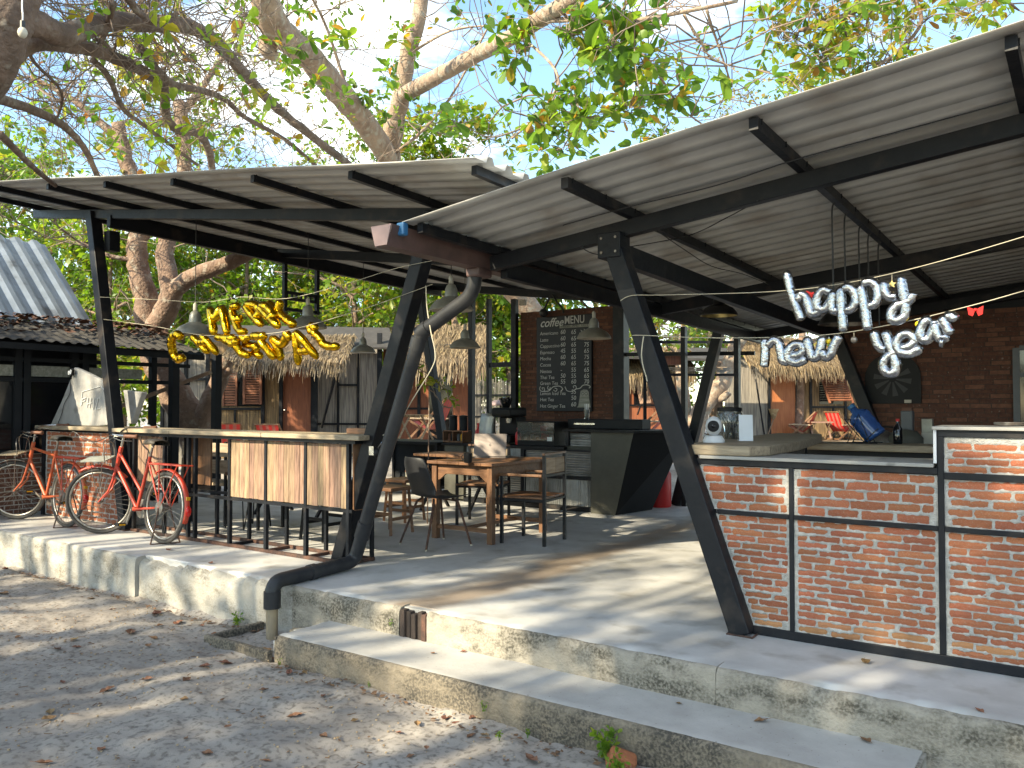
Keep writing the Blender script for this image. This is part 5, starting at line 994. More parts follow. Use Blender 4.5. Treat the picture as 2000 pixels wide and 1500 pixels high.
def louvers(par, u0, u1, v0, v1, d, n, m='shutter', tilt=0.):
    hb(par, 'shutter_frame', u0, u0+(u1-u0)*.13, v0, v1, d, .04, m); hb(par, 'shutter_frame', u1-(u1-u0)*.13, u1, v0, v1, d, .04, m)
    for k in range(n): y = v0+(v1-v0)*(k+.5)/n; hb(par, 'slat', u0+(u1-u0)*.13, u1-(u1-u0)*.13, y-(v1-v0)/n*.36, y+(v1-v0)/n*.36, d+.01, .02, m)
def deck_chair(label, p, rz, s=1.):
    t = thing('deck_chair', label, 'deck chair', p, 'red deck chairs by the huts', world=False, rz=rz)
    for x in (-.27, .27):
        MB().bar((x*s, .42*s, .03*s), (x*s, -.38*s, .85*s), .03, .04).build('back_rail', 'teak', t); MB().bar((x*.9*s, -.35*s, .0), (x*.9*s, .40*s, .42*s), .03, .04).build('leg', 'teak', t); MB().bar((x*1.1*s, -.25*s, .45*s), (x*1.1*s, .38*s, .47*s), .05, .025).build('armrest', 'plank_h', t)
    for y, z in ((.42, .03), (-.38, .85), (-.35, .02), (.40, .42)): MB().bar((-.27*s, y*s, z*s), (.27*s, y*s, z*s), .03, .03).build('cross_rail', 'teak', t)
    P = [(.40, .41), (.2, .27), (0, .24), (-.18, .42), (-.37, .84)]; n = 7
    for k in range(n):
        x0, x1 = (-.25+.5*k/n)*s, (-.25+.5*(k+1)/n)*s; b = MB(); b.add([(x, y*s, z*s) for y, z in P for x in (x0, x1)], [(2*i, 2*i+1, 2*i+3, 2*i+2) for i in range(4)]); b.build('fabric_stripe', 'redfab' if k % 2 == 0 else 'rose', t, smooth=True)
mat('rose', (.42, .12, .10), .8)
# hut 1 -------------------------------------------------------------
d = 20.
h1 = thing('bamboo_hut', 'reed-walled hut with thatched awning, brown door and louvred shutters, left of centre', 'hut', PD(510, GZ, d))
hb(h1, 'wall', 402, 512, 668, 797, d, .06, 'bamboo'); hb(h1, 'wall', 402, 512, 801, GZ, d, .06, 'bamboo'); hb(h1, 'wall', 516, 549, 668, GZ, d, .06, 'bamboo'); hb(h1, 'wall', 549, 614, 668, 718, d, .06, 'bamboo')
dr = hb(h1, 'door', 551, 607, 719, GZ, d+.02, .05, 'doorwood'); MB().ball(PD(556, 801, d-.02), .03, 8).build('door_knob', 'chrome', dr)
for u in (400, 513, 548, 610): hb(h1, 'post', u-3.2, u+3.2, 655, GZ, d-.05, .09, 'steel')
hb(h1, 'post', 611, 619, 655, GZ, d-.06, .1, 'darkpaint'); hb(h1, 'rail', 404, 510, 796, 801, d-.04, .06, 'steel'); hb(h1, 'rail', 404, 612, 700, 704, d-.04, .06, 'steel'); hb(h1, 'post', 456, 460, 801, GZ, d-.03, .06, 'steel')
hb(h1, 'window_opening', 434, 512, 712, 794, d-.012, .02, 'darkglass'); louvers(h1, 434, 463, 712, 793, d-.06, 16); louvers(h1, 474, 511, 712, 790, d-.14, 16)
for a, c in ((619, 658), (664, 696), (702, 736)): hb(h1, 'side_wall', a, c, 690, GZ, d+.4, .05, 'bamboo_grey')
for u in (660, 699): hb(h1, 'post', u-2, u+2, 680, GZ, d+.36, .06, 'steel')
hb(h1, 'post', 736, 745, 650, GZ, d+.3, .1, 'darkpaint'); hb(h1, 'rail', 662, 698, 750, 754, d+.36, .05, 'steel'); hb(h1, 'rail', 619, 736, 826, 830, d+.36, .05, 'steel')
MB().bar(PD(655, 735, d-.6), PD(628, 835, d+.1), .05, .05).build('brace', 'steel', h1); MB().bar(PD(449, 700, d-.7), PD(400, 870, d-.2), .04, .04).build('brace', 'steel', h1)
thatch(h1, 462, 690, 704, d, .62, 1.2, .9, 6500, 3, .7)
b = MB(); A, B, C_, D_ = PD(380, 672, d-1.0), PD(760, 672, d-1.0), PD(760, 640, d+1.6), PD(400, 634, d+1.6); b.add([A+EY*1.1, B+EY*1.1, C_, D_], [(0, 1, 2, 3)]); o = b.build('roof', 'tileroof', h1); sd = o.modifiers.new('t', 'SOLIDIFY'); sd.thickness = .05
MB().bb(0, 0, 0, 0, 0, 0) and None
hb(h1, 'back_wall', 402, 745, 660, GZ, d+2.6, .05, 'bamboo_grey')
# neighbour wall left of the trunk
h0 = thing('reed_screen', 'grey reed wall panels behind the forked tree trunk', 'screen', PD(360, GZ, 17.5))
for a, c in ((318, 358), (364, 402)): hb(h0, 'reed_panel', a, c, 690, GZ+12, 17.5, .05, 'bamboo_grey')
for u in (316, 361, 404): hb(h0, 'post', u-3, u+3, 680, GZ+12, 17.44, .08, 'steel')
hb(h0, 'rail', 318, 402, 738, 743, 17.45, .05, 'steel'); hb(h0, 'rail', 318, 402, 836, 840, 17.45, .05, 'steel')
# hut 2 -------------------------------------------------------------
d = 21.
h2_ = thing('bamboo_hut', 'brown hut with a shaggy thatch edge and dark doorway behind the drain pipe', 'hut', PD(820, GZ, d))
hb(h2_, 'wall', 748, 838, 670, GZ, d, .06, 'doorwood'); hb(h2_, 'wall', 884, 915, 690, GZ, d, .06, 'doorwood'); hb(h2_, 'unlit_doorway_panel', 839, 883, 690, GZ, d+.05, .05, 'darkglass')  # dark sheet in the doorway: its colour stands in for the shade inside
for u in (770, 818): hb(h2_, 'post', u-3, u+3, 665, GZ, d-.05, .08, 'steel')
hb(h2_, 'rail', 748, 836, 796, 800, d-.04, .05, 'steel'); hb(h2_, 'back_wall', 748, 940, 680, GZ, d+2.6, .05, 'bamboo_grey')
thatch(h2_, 765, 950, 708, d, 1.0, 1.4, .8, 5200, 5, .9)
b = MB(); b.add([PD(735, 678, d-.3), PD(900, 672, d-.3), PD(900, 648, d+1.7), PD(735, 650, d+1.7)], [(0, 1, 2, 3)]); o = b.build('roof', 'tileroof', h2_); sd = o.modifiers.new('t', 'SOLIDIFY'); sd.thickness = .05
# fence with palm-leaf screens behind the bar window
fn = thing('bamboo_fence', 'grey vertical stick fence seen through the window frames left of the menu wall', 'fence', PD(960, 850, 18))
rr = random.Random(3)
for k in range(36):
    u = 918+k*2.6; hb(fn, 'stake', u, u+1.7, 742+rr.uniform(-8, 6), 862, 18+rr.uniform(-.02, .02), .03, 'bamboo_grey')
hb(fn, 'rail', 915, 1012, 770, 773, 17.97, .03, 'steel'); hb(fn, 'rail', 915, 1012, 812, 815, 17.97, .03, 'steel')
um = thing('straw_hat_shade', 'small terracotta dome shade behind the window frame', 'shade', PD(978, 790, 16)); MB().lathe([(.26, 0), (.22, .05), (.12, .1), (.01, .12)], 20, Matrix.Translation(PD(978, 792, 16))).build('dome', 'gutter_end', um, smooth=True); MB().tube([PD(978, 792, 16), V(*PD(978, 792, 16).to_2d(), 0)], .02, 6).build('pole', 'wire', um)
# hut 3 -------------------------------------------------------------
d = 22.
h3 = thing('bamboo_hut', 'hut with a propped-open shutter between the menu wall and the slanted post', 'hut', PD(1260, GZ, d))
hb(h3, 'wall', 1212, 1345, 690, GZ-6, d, .06, 'doorwood'); hb(h3, 'window_opening', 1238, 1262, 735, 790, d-.012, .02, 'darkglass'); hb(h3, 'side_wall', 1212, 1224, 700, GZ-6, d-.03, .05, 'bamboo_grey')
hb(h3, 'post', 1224, 1229, 690, GZ-6, d-.06, .06, 'darkpaint'); hb(h3, 'rail', 1230, 1280, 790, 793, d-.05, .05, 'steel')
b = MB(); b.add([PD(1240, 742, d-.05), PD(1262, 738, d-.05), PD(1272, 788, d-.7), PD(1250, 790, d-.7)], [(0, 1, 2, 3)]); o = b.build('shutter', 'plank', h3); sd = o.modifiers.new('t', 'SOLIDIFY'); sd.thickness = .03
MB().bar(PD(1268, 745, d-.7), PD(1245, 810, d-.3), .03, .03).build('prop', 'steel', h3)
thatch(h3, 1206, 1345, 728, d, .7, 1.0, .7, 2600, 7, .9)
b = MB(); b.add([PD(1150, 694, d-1.2), PD(1440, 702, d-1.2), PD(1440, 680, d+1.5), PD(1150, 676, d+1.5)], [(0, 1, 2, 3)]); o = b.build('roof', 'tileroof', h3); sd = o.modifiers.new('t', 'SOLIDIFY'); sd.thickness = .06
hb(h3, 'back_wall', 1212, 1345, 690, GZ-6, d+2.4, .05, 'bamboo_grey')
rk = thing('storage_rack', 'black steel rack with planks and a white basin behind the back posts', 'rack', PD(1370, 870, 13))
for u in (1260, 1340, 1443): hb(rk, 'upright', u-3, u+3, 655, 905, 13, .05, 'steel')
for v in (668, 690, 732): hb(rk, 'shelf_rail', 1262, 1440, v-2.5, v+2.5, 13.02, .06, 'steel')
for k in range(3): hb(rk, 'stored_plank', 1290+k*12, 1420-k*8, 721+k*3-4, 723+k*3-4, 13.05, .12, 'plank_h')
MB().lathe([(.05, 0), (.16, .07), (.17, .075)], 18, Matrix.Translation(PD(1408, 728, 13.2))).build('basin', 'whitepl', rk, smooth=2); hb(rk, 'red_box', 1296, 1330, 688, 712, 13.1, .2, 'doorwood')
# hut 4 (right) ----------------------------------------------------
d = 25.; g4 = 860
h4 = thing('bamboo_hut', 'sunlit bamboo hut with thatched roof and orange door seen under the right roof', 'hut', PD(1560, g4, d))
dr = hb(h4, 'door', 1506, 1554, 728, g4, d, .06, 'doororange') if False else None
mat('doororange', (.42, .15, .05), .6, 0, c2=(.30, .09, .03), scale=4, stretch=(9, 9, .7))
dr = hb(h4, 'door', 1506, 1554, 728, g4, d, .06, 'doororange')
hb(h4, 'wall', 1416, 1500, 718, g4, d+.05, .06, 'bamboo_grey'); hb(h4, 'wall', 1560, 1582, 720, g4, d, .06, 'bamboo'); hb(h4, 'wall', 1586, 1655, 720, 793, d, .06, 'bamboo'); hb(h4, 'wall', 1586, 1655, 797, g4, d, .06, 'bamboo'); hb(h4, 'wall', 1655, 1760, 715, g4, d, .06, 'bamboo')
for u in (1503, 1557, 1584, 1652): hb(h4, 'post', u-2.2, u+2.2, 712, g4, d-.05, .08, 'steel')
hb(h4, 'rail', 1586, 1650, 793, 797, d-.04, .05, 'steel'); hb(h4, 'post', 1627, 1630, 797, g4, d-.04, .05, 'steel'); hb(h4, 'window_opening', 1600, 1646, 732, 790, d-.012, .02, 'darkglass')
b = MB()
for k in range(12):
    f = k/12; b0 = PD(1602, 732, d-.06)+EY*(-.75*f)+V(0, 0, -.84*f); b1 = PD(1645, 732, d-.06)+EY*(-.75*f)+V(0, 0, -.84*f); MB().bar(b0, b1, .05, .035, up=(.3, -.4, .6)).build('shutter_slat', 'shutter', h4)
MB().bar(PD(1602, 732, d-.06), PD(1602, 732, d-.06)+EY*-.75+V(0, 0, -.86), .05, .04).build('shutter_stile', 'shutter', h4); MB().bar(PD(1646, 732, d-.06), PD(1646, 732, d-.06)+EY*-.75+V(0, 0, -.86), .05, .04).build('shutter_stile', 'shutter', h4)
MB().bar(PD(1476, 740, d-.3), PD(1494, g4-4, d-.5), .04, .04).build('brace', 'steel', h4)
thatch(h4, 1448, 1662, 716, d, .9, 1.5, .9, 8000, 9, .8)
MB().box(PD(1560, g4+4, d-.8), (3.6, 1.7, .09), RZ).build('porch_deck', 'plank_h', h4); hb(h4, 'back_wall', 1416, 1760, 700, g4, d+2.6, .05, 'bamboo_grey')
deck_chair('red deck chair on the left of the sunlit hut porch', PD(1570, g4, d-.7)+V(0, 0, .03), YAW+rad(60), .95); deck_chair('red deck chair on the right of the sunlit hut porch', PD(1640, g4, d-.7)+V(0, 0, .03), YAW-rad(60), .95)
ptb = thing('porch_table', 'small yellow wooden table between the porch deck chairs', 'table', PD(1602, g4, d-.9)+V(0, 0, .05), world=False, rz=YAW); MB().bb(-.3, .3, -.22, .22, .46, .5).build('top', 'plank', ptb)
for x in (-.25, .25): MB().bar((x, -.18, 0), (x, .18, .459), .04, .04).build('leg', 'plank', ptb); MB().bar((x*.86, .18, 0), (x*.86, -.18, .459), .04, .04).build('leg', 'plank', ptb)
br = thing('broom', 'straw broom leaning by the orange door', 'broom', PD(1497, g4-2, d-.6)); MB().tube([PD(1497, g4-2, d-.6), PD(1512, 815, d-.15)], .02, 6).build('handle', 'plank', br); MB().lathe([(.05, 0), (.16, .3)], 10, Matrix.Translation(PD(1511, 818, d-.15))).build('bristles', 'straw_solid' if 'straw_solid' in MT else 'thatch', br)
deck_chair('red deck chair beside the brown hut, seen past the left slanted post', PD(845, 862, 16.5), YAW+rad(75)); deck_chair('red deck chair beside the propped shutter, above the bar end', PD(1270, 868, 16.), YAW+rad(70)); deck_chair('red deck chair half hidden by the bar rail, in front of the shutters', PD(446, 905, 17.5), YAW+rad(15)); deck_chair('red deck chair half hidden by the bar rail, below the post left of the door', PD(536, 905, 17.8), YAW-rad(10))
btb = thing('bamboo_table', 'pale bamboo stick table beside the deck chair near the brown hut', 'table', PD(790, 866, 15.5), world=False, rz=YAW); MB().bb(-.5, .5, -.3, .3, .5, .54).build('top', 'bamboo', btb)
for x in (-.42, 0, .42): MB().bar((x-.12, -.25, 0), (x+.12, -.25, .499), .035, .035).build('leg', 'plank_h', btb); MB().bar((x+.12, .25, 0), (x-.12, .25, .499), .035, .035).build('leg', 'plank_h', btb)
# ---------------------------------------------------------------- dark house at the left
dh = thing('dark_house', 'dark timber house with black window frames and a low leaf-littered eave at the left', 'house', (-10.7, 4.8, 0))
xf = -10.45
brick_field_x = MB(); rr = random.Random(5)
for j in range(13):
    y = 2.6+(.1 if j % 2 else 0)
    while y < 5.05:
        w = .185; brick_field_x.bb(xf-.01, xf+rr.uniform(.0, .005), y, y+w, .01+j*.054, .01+j*.054+.042); y += .2
brick_field_x.build('brickwork', 'brick_dark', dh, kind='stuff'); MB().bb(xf-.2, xf-.003, 2.5, 5.1, -.2, .71).build('base_wall', 'mortar', dh)
MB().bb(xf-.05, xf+.04, 2.5, 5.1, .712, .76).build('sill', 'darkpaint', dh)
for y in (3.3, 4.05, 4.62, 4.72, 5.28, 5.42, 6.35): MB().bb(xf-.06, xf+.02, y-.04, y+.04, 0 if y > 5 else .762, 2.02).build('window_post', 'darkpaint', dh)
for z in (1.60, 1.84, 2.02): MB().bb(xf-.05, xf+.01, 2.5, 6.9, z-.025, z+.025).build('window_rail', 'darkpaint', dh)
for y0, y1 in ((3.36, 4.0), (4.1, 4.58), (4.78, 5.24)): MB().bb(xf-.03, xf-.02, y0, y1, .77, 1.57).build('window_pane', 'darkglass', dh)
for y0, y1 in ((3.36, 4.0), (4.1, 4.6), (4.76, 5.24), (5.46, 6.2)): MB().bb(xf-.045, xf-.03, y0, y1, 1.64, 1.77).build('transom_board', 'greywood', dh)
MB().bb(-14.5, xf-.25, 2.4, 5.7, 0, 2.2).build('unlit_interior_box', 'darkpaint', dh)  # solid near-black box: its colour stands in for the unlit room
for y in (6.35, 7.0): MB().bb(-10.02, -9.92, y-.05, y+.05, 0, 2.0).build('porch_post', 'darkpaint', dh)
def zroof(par, name, P0, P1, P2, P3, n, m, amp=.03, ns=1):   # ribbed sheet between eave P0-P1 and ridge P3-P2
    vs = []; N = n*4
    for i in range(N+1):
        t = i/N; h = amp if i % 4 in (1, 2) else 0
        vs += [P0+(P1-P0)*t+V(0, 0, h), P3+(P2-P3)*t+V(0, 0, h)]
    b = MB(); b.add(vs, [(2*i, 2*i+2, 2*i+3, 2*i+1) for i in range(N)]); o = b.build(name, m, par); sd = o.modifiers.new('t', 'SOLIDIFY'); sd.thickness = .004; return o
zroof(dh, 'eave_sheet', V(-9.93, 2.2, 2.06), V(-9.93, 6.78, 2.00), V(-11.1, 6.78, 2.34), V(-11.1, 2.2, 2.40), 34, 'tileroof', .02)
tp = PY(88, 478, 5.85)
zroof(dh, 'roof_sheet', V(-11.0, 1.5, 2.36), V(-11.0, 5.85, 2.30), tp, V(tp.x, 1.5, tp.z+.05), 18, 'zincroof', .045)
MB().bar(V(-9.95, 2.2, 1.99), V(-9.95, 6.78, 1.94), .05, .07).build('eave_beam', 'darkpaint', dh); MB().bar(V(-10.6, 6.74, 2.15), V(-9.93, 6.74, 1.96), .05, .07).build('eave_beam', 'darkpaint', dh)
MB().bar(V(-10.3, 5.6, 1.2), V(-9.95, 6.9, 1.75), .05, .05).build('old_branch', 'bark', dh)
# ---------------------------------------------------------------- trees
def norm(a): return a/np.maximum(1e-9, np.linalg.norm(a, axis=-1, keepdims=True))
def leaf_mesh(name, P, D, L, Wd, tint, m, parent, fine, r):
    n = len(P); N = norm(np.array([0, 0, 1.])+r.normal(0, .55, (n, 3))); Sd = norm(np.cross(D, N)); N = norm(np.cross(Sd, D)); L = L[:, None]; Wd = Wd[:, None]; dr = r.uniform(.02, .30, n)[:, None]
    if fine:
        pt = lambda t, s, h: P+D*L*t+Sd*Wd*s+N*L*h-np.array([0, 0, 1.])*L*dr*t*t
        vs = np.stack([P, pt(.32, .30, .05), pt(.34, 0, 0), pt(.32, -.30, .05), pt(.72, .5, .07), pt(.74, 0, 0), pt(.72, -.5, .07), pt(1., 0, 0), pt(.93, .30, .04), pt(.93, -.30, .04)], 1)
        F = np.array([(0, 2, 1), (0, 3, 2), (1, 2, 4), (2, 5, 4), (2, 3, 6), (2, 6, 5), (4, 5, 8), (5, 7, 8), (5, 6, 9), (5, 9, 7)])
    else:
        pt = lambda t, s, h: P+D*L*t+Sd*Wd*s+N*L*h-np.array([0, 0, 1.])*L*dr*t*t
        vs = np.stack([P, pt(.62, .5, .06), pt(.62, -.5, .06), pt(1., 0, 0)], 1); F = np.array([(0, 2, 1), (1, 2, 3)])
    k = vs.shape[1]; f = (np.arange(n)[:, None, None]*k+F[None]).reshape(-1, 3)
    return npmesh(name, vs.reshape(-1, 3), f, m, parent, tint=np.repeat(tint, k))
def rosettes(C, Dm, k, size, r, spread=1.0, tlo=.05, thi=.75, dead=.05):
    n = len(C)*k; P = np.repeat(C, k, 0); D = norm(np.repeat(Dm, k, 0)*.45+r.normal(0, spread*.6, (n, 3))+np.array([0, 0, .12])); P = P+r.normal(0, size*.10, (n, 3))+D*size*.12
    L = size*r.uniform(.7, 1.15, n)*np.repeat(r.uniform(.6, 1.25, len(C)), k); W_ = L*r.uniform(.46, .62, n); base = np.repeat(r.uniform(tlo, thi, len(C)), k); t = np.clip(base+r.normal(0, .12, n), 0, .82); t = np.where(r.random(n) < dead, r.uniform(.82, 1, n), t)
    return P, D, L, W_, t
def bough_mesh(par, boughs, m='bark', name='trunk', n=10):
    b = MB()
    for pts, r0, r1 in boughs:
        q = cat_rom(pts, 5); K = len(q); q = [p+V(random.uniform(-1, 1), random.uniform(-1, 1), random.uniform(-1, 1))*r0*.05 if 0 < i < K-1 else p for i, p in enumerate(q)]
        b.tube(q, [(r0+(r1-r0)*(i/(K-1))**.8)*(1+random.uniform(-.045, .045)) for i in range(K)], n)
    return b.build(name, m, par, smooth=True)
def twigs(boughs, n, ln, r, start=.15, up=.2, seg=6, r0=.010, kink=.45):
    out = []
    for _ in range(n):
        pts, ra, rb = boughs[r.integers(len(boughs))]; q = cat_rom(pts, 4); i = int(len(q)*r.uniform(start, .999)); p = np.array(q[min(i, len(q)-1)]); d = norm(r.normal(0, 1, 3)+np.array([0, 0, up])); L = ln*r.uniform(.5, 1.3); ch = [p]
        for s in range(seg): d = norm(d+r.normal(0, kink, 3)+np.array([0, 0, up*.3])); p = p+d*L/seg; ch.append(p)
        out.append((np.array(ch), r0*r.uniform(.6, 1.2), d))
    return out
def twig_mesh(par, tw, m='twig', n=4):
    V_, F_ = [], []; o = 0
    for ch, r0, d in tw:
        K = len(ch); t = norm(np.gradient(ch, axis=0)); a = norm(np.cross(t, np.array([.31, .77, .55]))); c = np.cross(t, a); rr = np.linspace(r0, r0*.3, K)[:, None, None]
        ang = np.arange(n)*2*math.pi/n; ring = ch[:, None]+(a[:, None]*np.cos(ang)[None, :, None]+c[:, None]*np.sin(ang)[None, :, None])*rr; V_.append(ring.reshape(-1, 3))
        i = np.arange(K-1)[:, None]*n; k = np.arange(n)[None]; k2 = (k+1) % n; F_.append((np.stack([i+k, i+k2, i+n+k2, i+n+k], -1)+o).reshape(-1, 4)); o += K*n
    return npmesh('twigs', np.concatenate(V_), np.concatenate(F_), m, par, smooth=True, kind='stuff')
def px(pts): return [PD(u, v, d) for u, v, d in pts]
def make_tree(label, base, boughs, ntw, tl, k, size, seed, m='leaf', bm='bark', fine=True, tlo=.05, thi=.75, dead=.05, blobs=(), up=.2, start=.15, sub=2, bare=0., grp=None, r0=.010, zmin=None):
    r = np.random.default_rng(seed); t = thing('tree', label, 'tree', base, grp); bough_mesh(t, boughs, bm)
    tw = twigs(boughs, ntw, tl, r, start, up, r0=r0); tw2 = []
    for ch, rr, d in tw:
        for _ in range(sub):
            i = r.integers(2, len(ch)); p = ch[i]; dd = norm(d+r.normal(0, .8, 3)); c2 = [p]
            for s in range(4): dd = norm(dd+r.normal(0, .4, 3)); p = p+dd*tl*.12; c2.append(p)
            tw2.append((np.array(c2), rr*.55, dd))
    allt = tw+tw2
    if zmin: allt = [a for a in allt if a[0][:, 2].min() > zmin]
    for c, R, n in blobs:    # leafy clumps carried on spray twigs from the nearest bough
        c = np.array(c); R = np.array(R); U = norm(r.normal(0, 1, (n, 3)))*(r.random((n, 1))**.45)*R; 
        best = min((np.linalg.norm(np.array(p)-c), tuple(p)) for pts, _, _ in boughs for p in pts)[1]; s0 = np.array(best)
        hub = c-np.array([0, 0, R[2]*.4]); allt.append((np.array([s0+(hub-s0)*q+r.normal(0, .05, 3)*(0 < q < 1) for q in np.linspace(0, 1, 6)]), max(.012, R[0]*.03), norm(hub-s0)))
        for uvec in U:
            e = c+uvec; mid = hub+(e-hub)*.5+r.normal(0, .08, 3)*R; allt.append((np.array([hub+(e-hub)*.15, mid, e]), .006, norm(e-mid)))
    twig_mesh(t, allt)
    tips = [(ch[-1], d) for ch, _, d in allt if r.random() > bare]; C = np.array([a for a, _ in tips]); Dm = np.array([a for _, a in tips])
    leaf_mesh('crown', *rosettes(C, Dm, k, size, r, tlo=tlo, thi=thi, dead=dead), m, t, fine, r)
    return t
# old leaning tree whose boughs cross the top left
B1 = [([V(-5.6, 1.2, -.35), V(-5.5, 1.4, .9), V(-5.3, 1.7, 2.0)]+px([(-150, 260, 5.0), (-38, 160, 4.8), (8, 75, 4.7), (40, -20, 4.7), (75, -130, 4.8), (200, -400, 5.2)]), .17, .10),
      (px([(30, 40, 4.75), (75, 48, 4.9), (120, 68, 5.1), (168, 55, 5.3), (216, 42, 5.5), (300, 46, 5.9), (372, 52, 6.3), (425, 85, 6.8), (470, 135, 7.4), (540, 210, 8.2), (620, 275, 9.), (720, 350, 9.8)]), .085, .04),
      (px([(-10, 165, 4.8), (30, 105, 5.0), (75, 84, 5.2), (125, 88, 5.5), (180, 97, 5.8), (235, 117, 6.2), (285, 143, 6.6), (318, 168, 6.9), (324, 225, 7.3), (345, 252, 7.6), (388, 262, 7.9), (408, 295, 8.3), (416, 345, 8.7)]), .058, .035),
      (px([(-20, 188, 5.2), (60, 213, 5.8), (112, 238, 6.3), (142, 262, 6.7), (168, 295, 7.2), (193, 350, 7.8)]), .036, .026),
      (px([(0, 262, 6.), (40, 303, 6.6), (72, 333, 7.0), (108, 362, 7.6)]), .03, .02),
      (px([(275, 95, 6.), (305, 135, 6.4), (340, 165, 6.8), (400, 178, 7.2), (440, 195, 7.6), (480, 230, 8.0), (560, 275, 8.8), (640, 345, 9.6)]), .036, .02),
      (px([(182, 118, 6.), (212, 150, 6.3), (240, 212, 6.8), (275, 240, 7.2), (322, 275, 7.6), (385, 322, 8.3)]), .024, .016),
      (px([(220, 5, 5.2), (212, 45, 5.4), (195, 85, 5.6)]), .022, .02), (px([(245, -10, 5.2), (275, 28, 5.5), (310, 38, 5.8), (350, 25, 6.)]), .028, .014),
      (px([(220, 105, 6.), (235, 65, 6.), (255, 30, 6.), (290, -10, 6.2)]), .013, .009), (px([(95, 70, 5.4), (60, 110, 5.6), (120, 180, 6.2), (110, 235, 6.6)]), .014, .010)]
make_tree('old leaning tree whose thick boughs cross the top left corner', V(-5.6, 1.2, -.34), B1, 380, 1.25, 6, .105, 21, bm='bark_dark', tlo=.25, thi=.8, dead=.10, start=.40, sub=3, bare=.74, r0=.006, zmin=3.45)
# big forked tree behind the left pavilion
B2 = [(px([(1105, 900, 15.2), (1090, 760, 15.2), (1040, 610, 15.), (900, 470, 14.3), (800, 375, 13.8), (764, 318, 13.4), (772, 230, 12.9)]), .24, .16),
      (px([(765, 330, 13.4), (748, 292, 12.9), (700, 225, 12.0), (650, 165, 11.2), (600, 108, 10.4), (548, 62, 9.7), (520, 10, 9.3), (515, -80, 9.)]), .17, .17),
      (px([(772, 230, 12.9), (786, 180, 12.6), (797, 105, 12.4), (817, 40, 12.2), (830, -60, 12.2)]), .15, .10),
      (px([(784, 188, 12.6), (850, 152, 11.6), (920, 112, 10.4), (995, 75, 9.2), (1080, 22, 8.0), (1150, -20, 7.3)]), .12, .075),
      (px([(1060, 40, 8.2), (1130, 38, 7.7), (1210, 42, 7.4), (1300, 30, 7.2), (1440, 2, 7.2)]), .03, .016),
      (px([(1335, 28, 7.3), (1365, 75, 7.4), (1400, 120, 7.6), (1500, 140, 8.)]), .014, .006), (px([(1380, 20, 7.3), (1400, 80, 7.5), (1430, 170, 7.8)]), .014, .008),
      (px([(1000, 72, 9.1), (1040, 90, 8.4), (1090, 150, 8.), (1060, 215, 8.2), (1000, 270, 8.6)]), .016, .012), (px([(1090, 20, 7.9), (1180, 80, 7.6), (1260, 110, 7.5), (1330, 210, 7.8), (1400, 260, 8.2)]), .014, .008),
      (px([(540, 70, 9.8), (520, 95, 9.7), (540, 112, 9.8)]), .14, .06), (px([(770, 300, 13.2), (820, 260, 12.5), (880, 190, 12), (960, 40, 11)]), .03, .012), (px([(690, 215, 12), (640, 60, 11.5), (600, -20, 11)]), .03, .015), (px([(800, 105, 12.4), (880, 60, 12), (960, 50, 11.6)]), .025, .01)]
bl2 = [(PD(1110, 40, 6.7), (.36, .36, .26), 22), (PD(1195, 70, 6.7), (.36, .36, .26), 22), (PD(1260, 105, 6.8), (.28, .28, .26), 18), (PD(1060, 215, 7.6), (.30, .3, .35), 18), (PD(1140, 200, 7.4), (.36, .36, .36), 24), (PD(1225, 195, 7.6), (.30, .30, .3), 16), (PD(1290, 190, 7.8), (.3, .3, .2), 12), (PD(1010, 90, 8.6), (.3, .3, .25), 12), (PD(1100, 270, 8.4), (.5, .5, .3), 16), (PD(1290, 250, 8.4), (.4, .4, .25), 14)]
make_tree('big forked tree rising behind the left pavilion roof', PD(1105, 910, 15.2), B2, 120, 2.0, 7, .15, 22, bm='bark_pale', tlo=.10, thi=.62, dead=.09, blobs=bl2, start=.3, sub=2, bare=.25, zmin=3.3)
# leafy yellowing spray hanging in at the upper right
B3 = [([V(3.2, 6.5, -.3), V(3.0, 6.8, 2.5), V(2.6, 7.6, 5.0)]+px([(1900, -140, 9.4), (1760, -40, 9.), (1650, 30, 8.8), (1560, 60, 8.8)]), .16, .02), (px([(1760, -40, 9.), (1800, 40, 9.), (1740, 110, 9.), (1650, 170, 9.2)]), .03, .01), (px([(1900, -140, 9.4), (1950, -20, 9.6), (1990, 20, 9.8)]), .05, .01)]
bl3 = [(PD(1530, 60, 8.8), (.4, .4, .35), 26), (PD(1600, 100, 8.8), (.42, .42, .35), 26), (PD(1665, 60, 8.9), (.42, .42, .4), 26), (PD(1690, 120, 9.2), (.4, .4, .3), 20), (PD(1600, 20, 8.8), (.4, .4, .3), 16), (PD(1760, 20, 9.), (.4, .4, .3), 16), (PD(1540, 150, 9.4), (.4, .4, .2), 8), (PD(1900, 10, 9.5), (.5, .5, .3), 14)]
make_tree('tree with yellowing leaves hanging in above the right roof', V(3.2, 6.5, -.3), B3, 40, 1.2, 6, .13, 23, m='leaf', tlo=.35, thi=.85, dead=.12, blobs=bl3, start=.4)
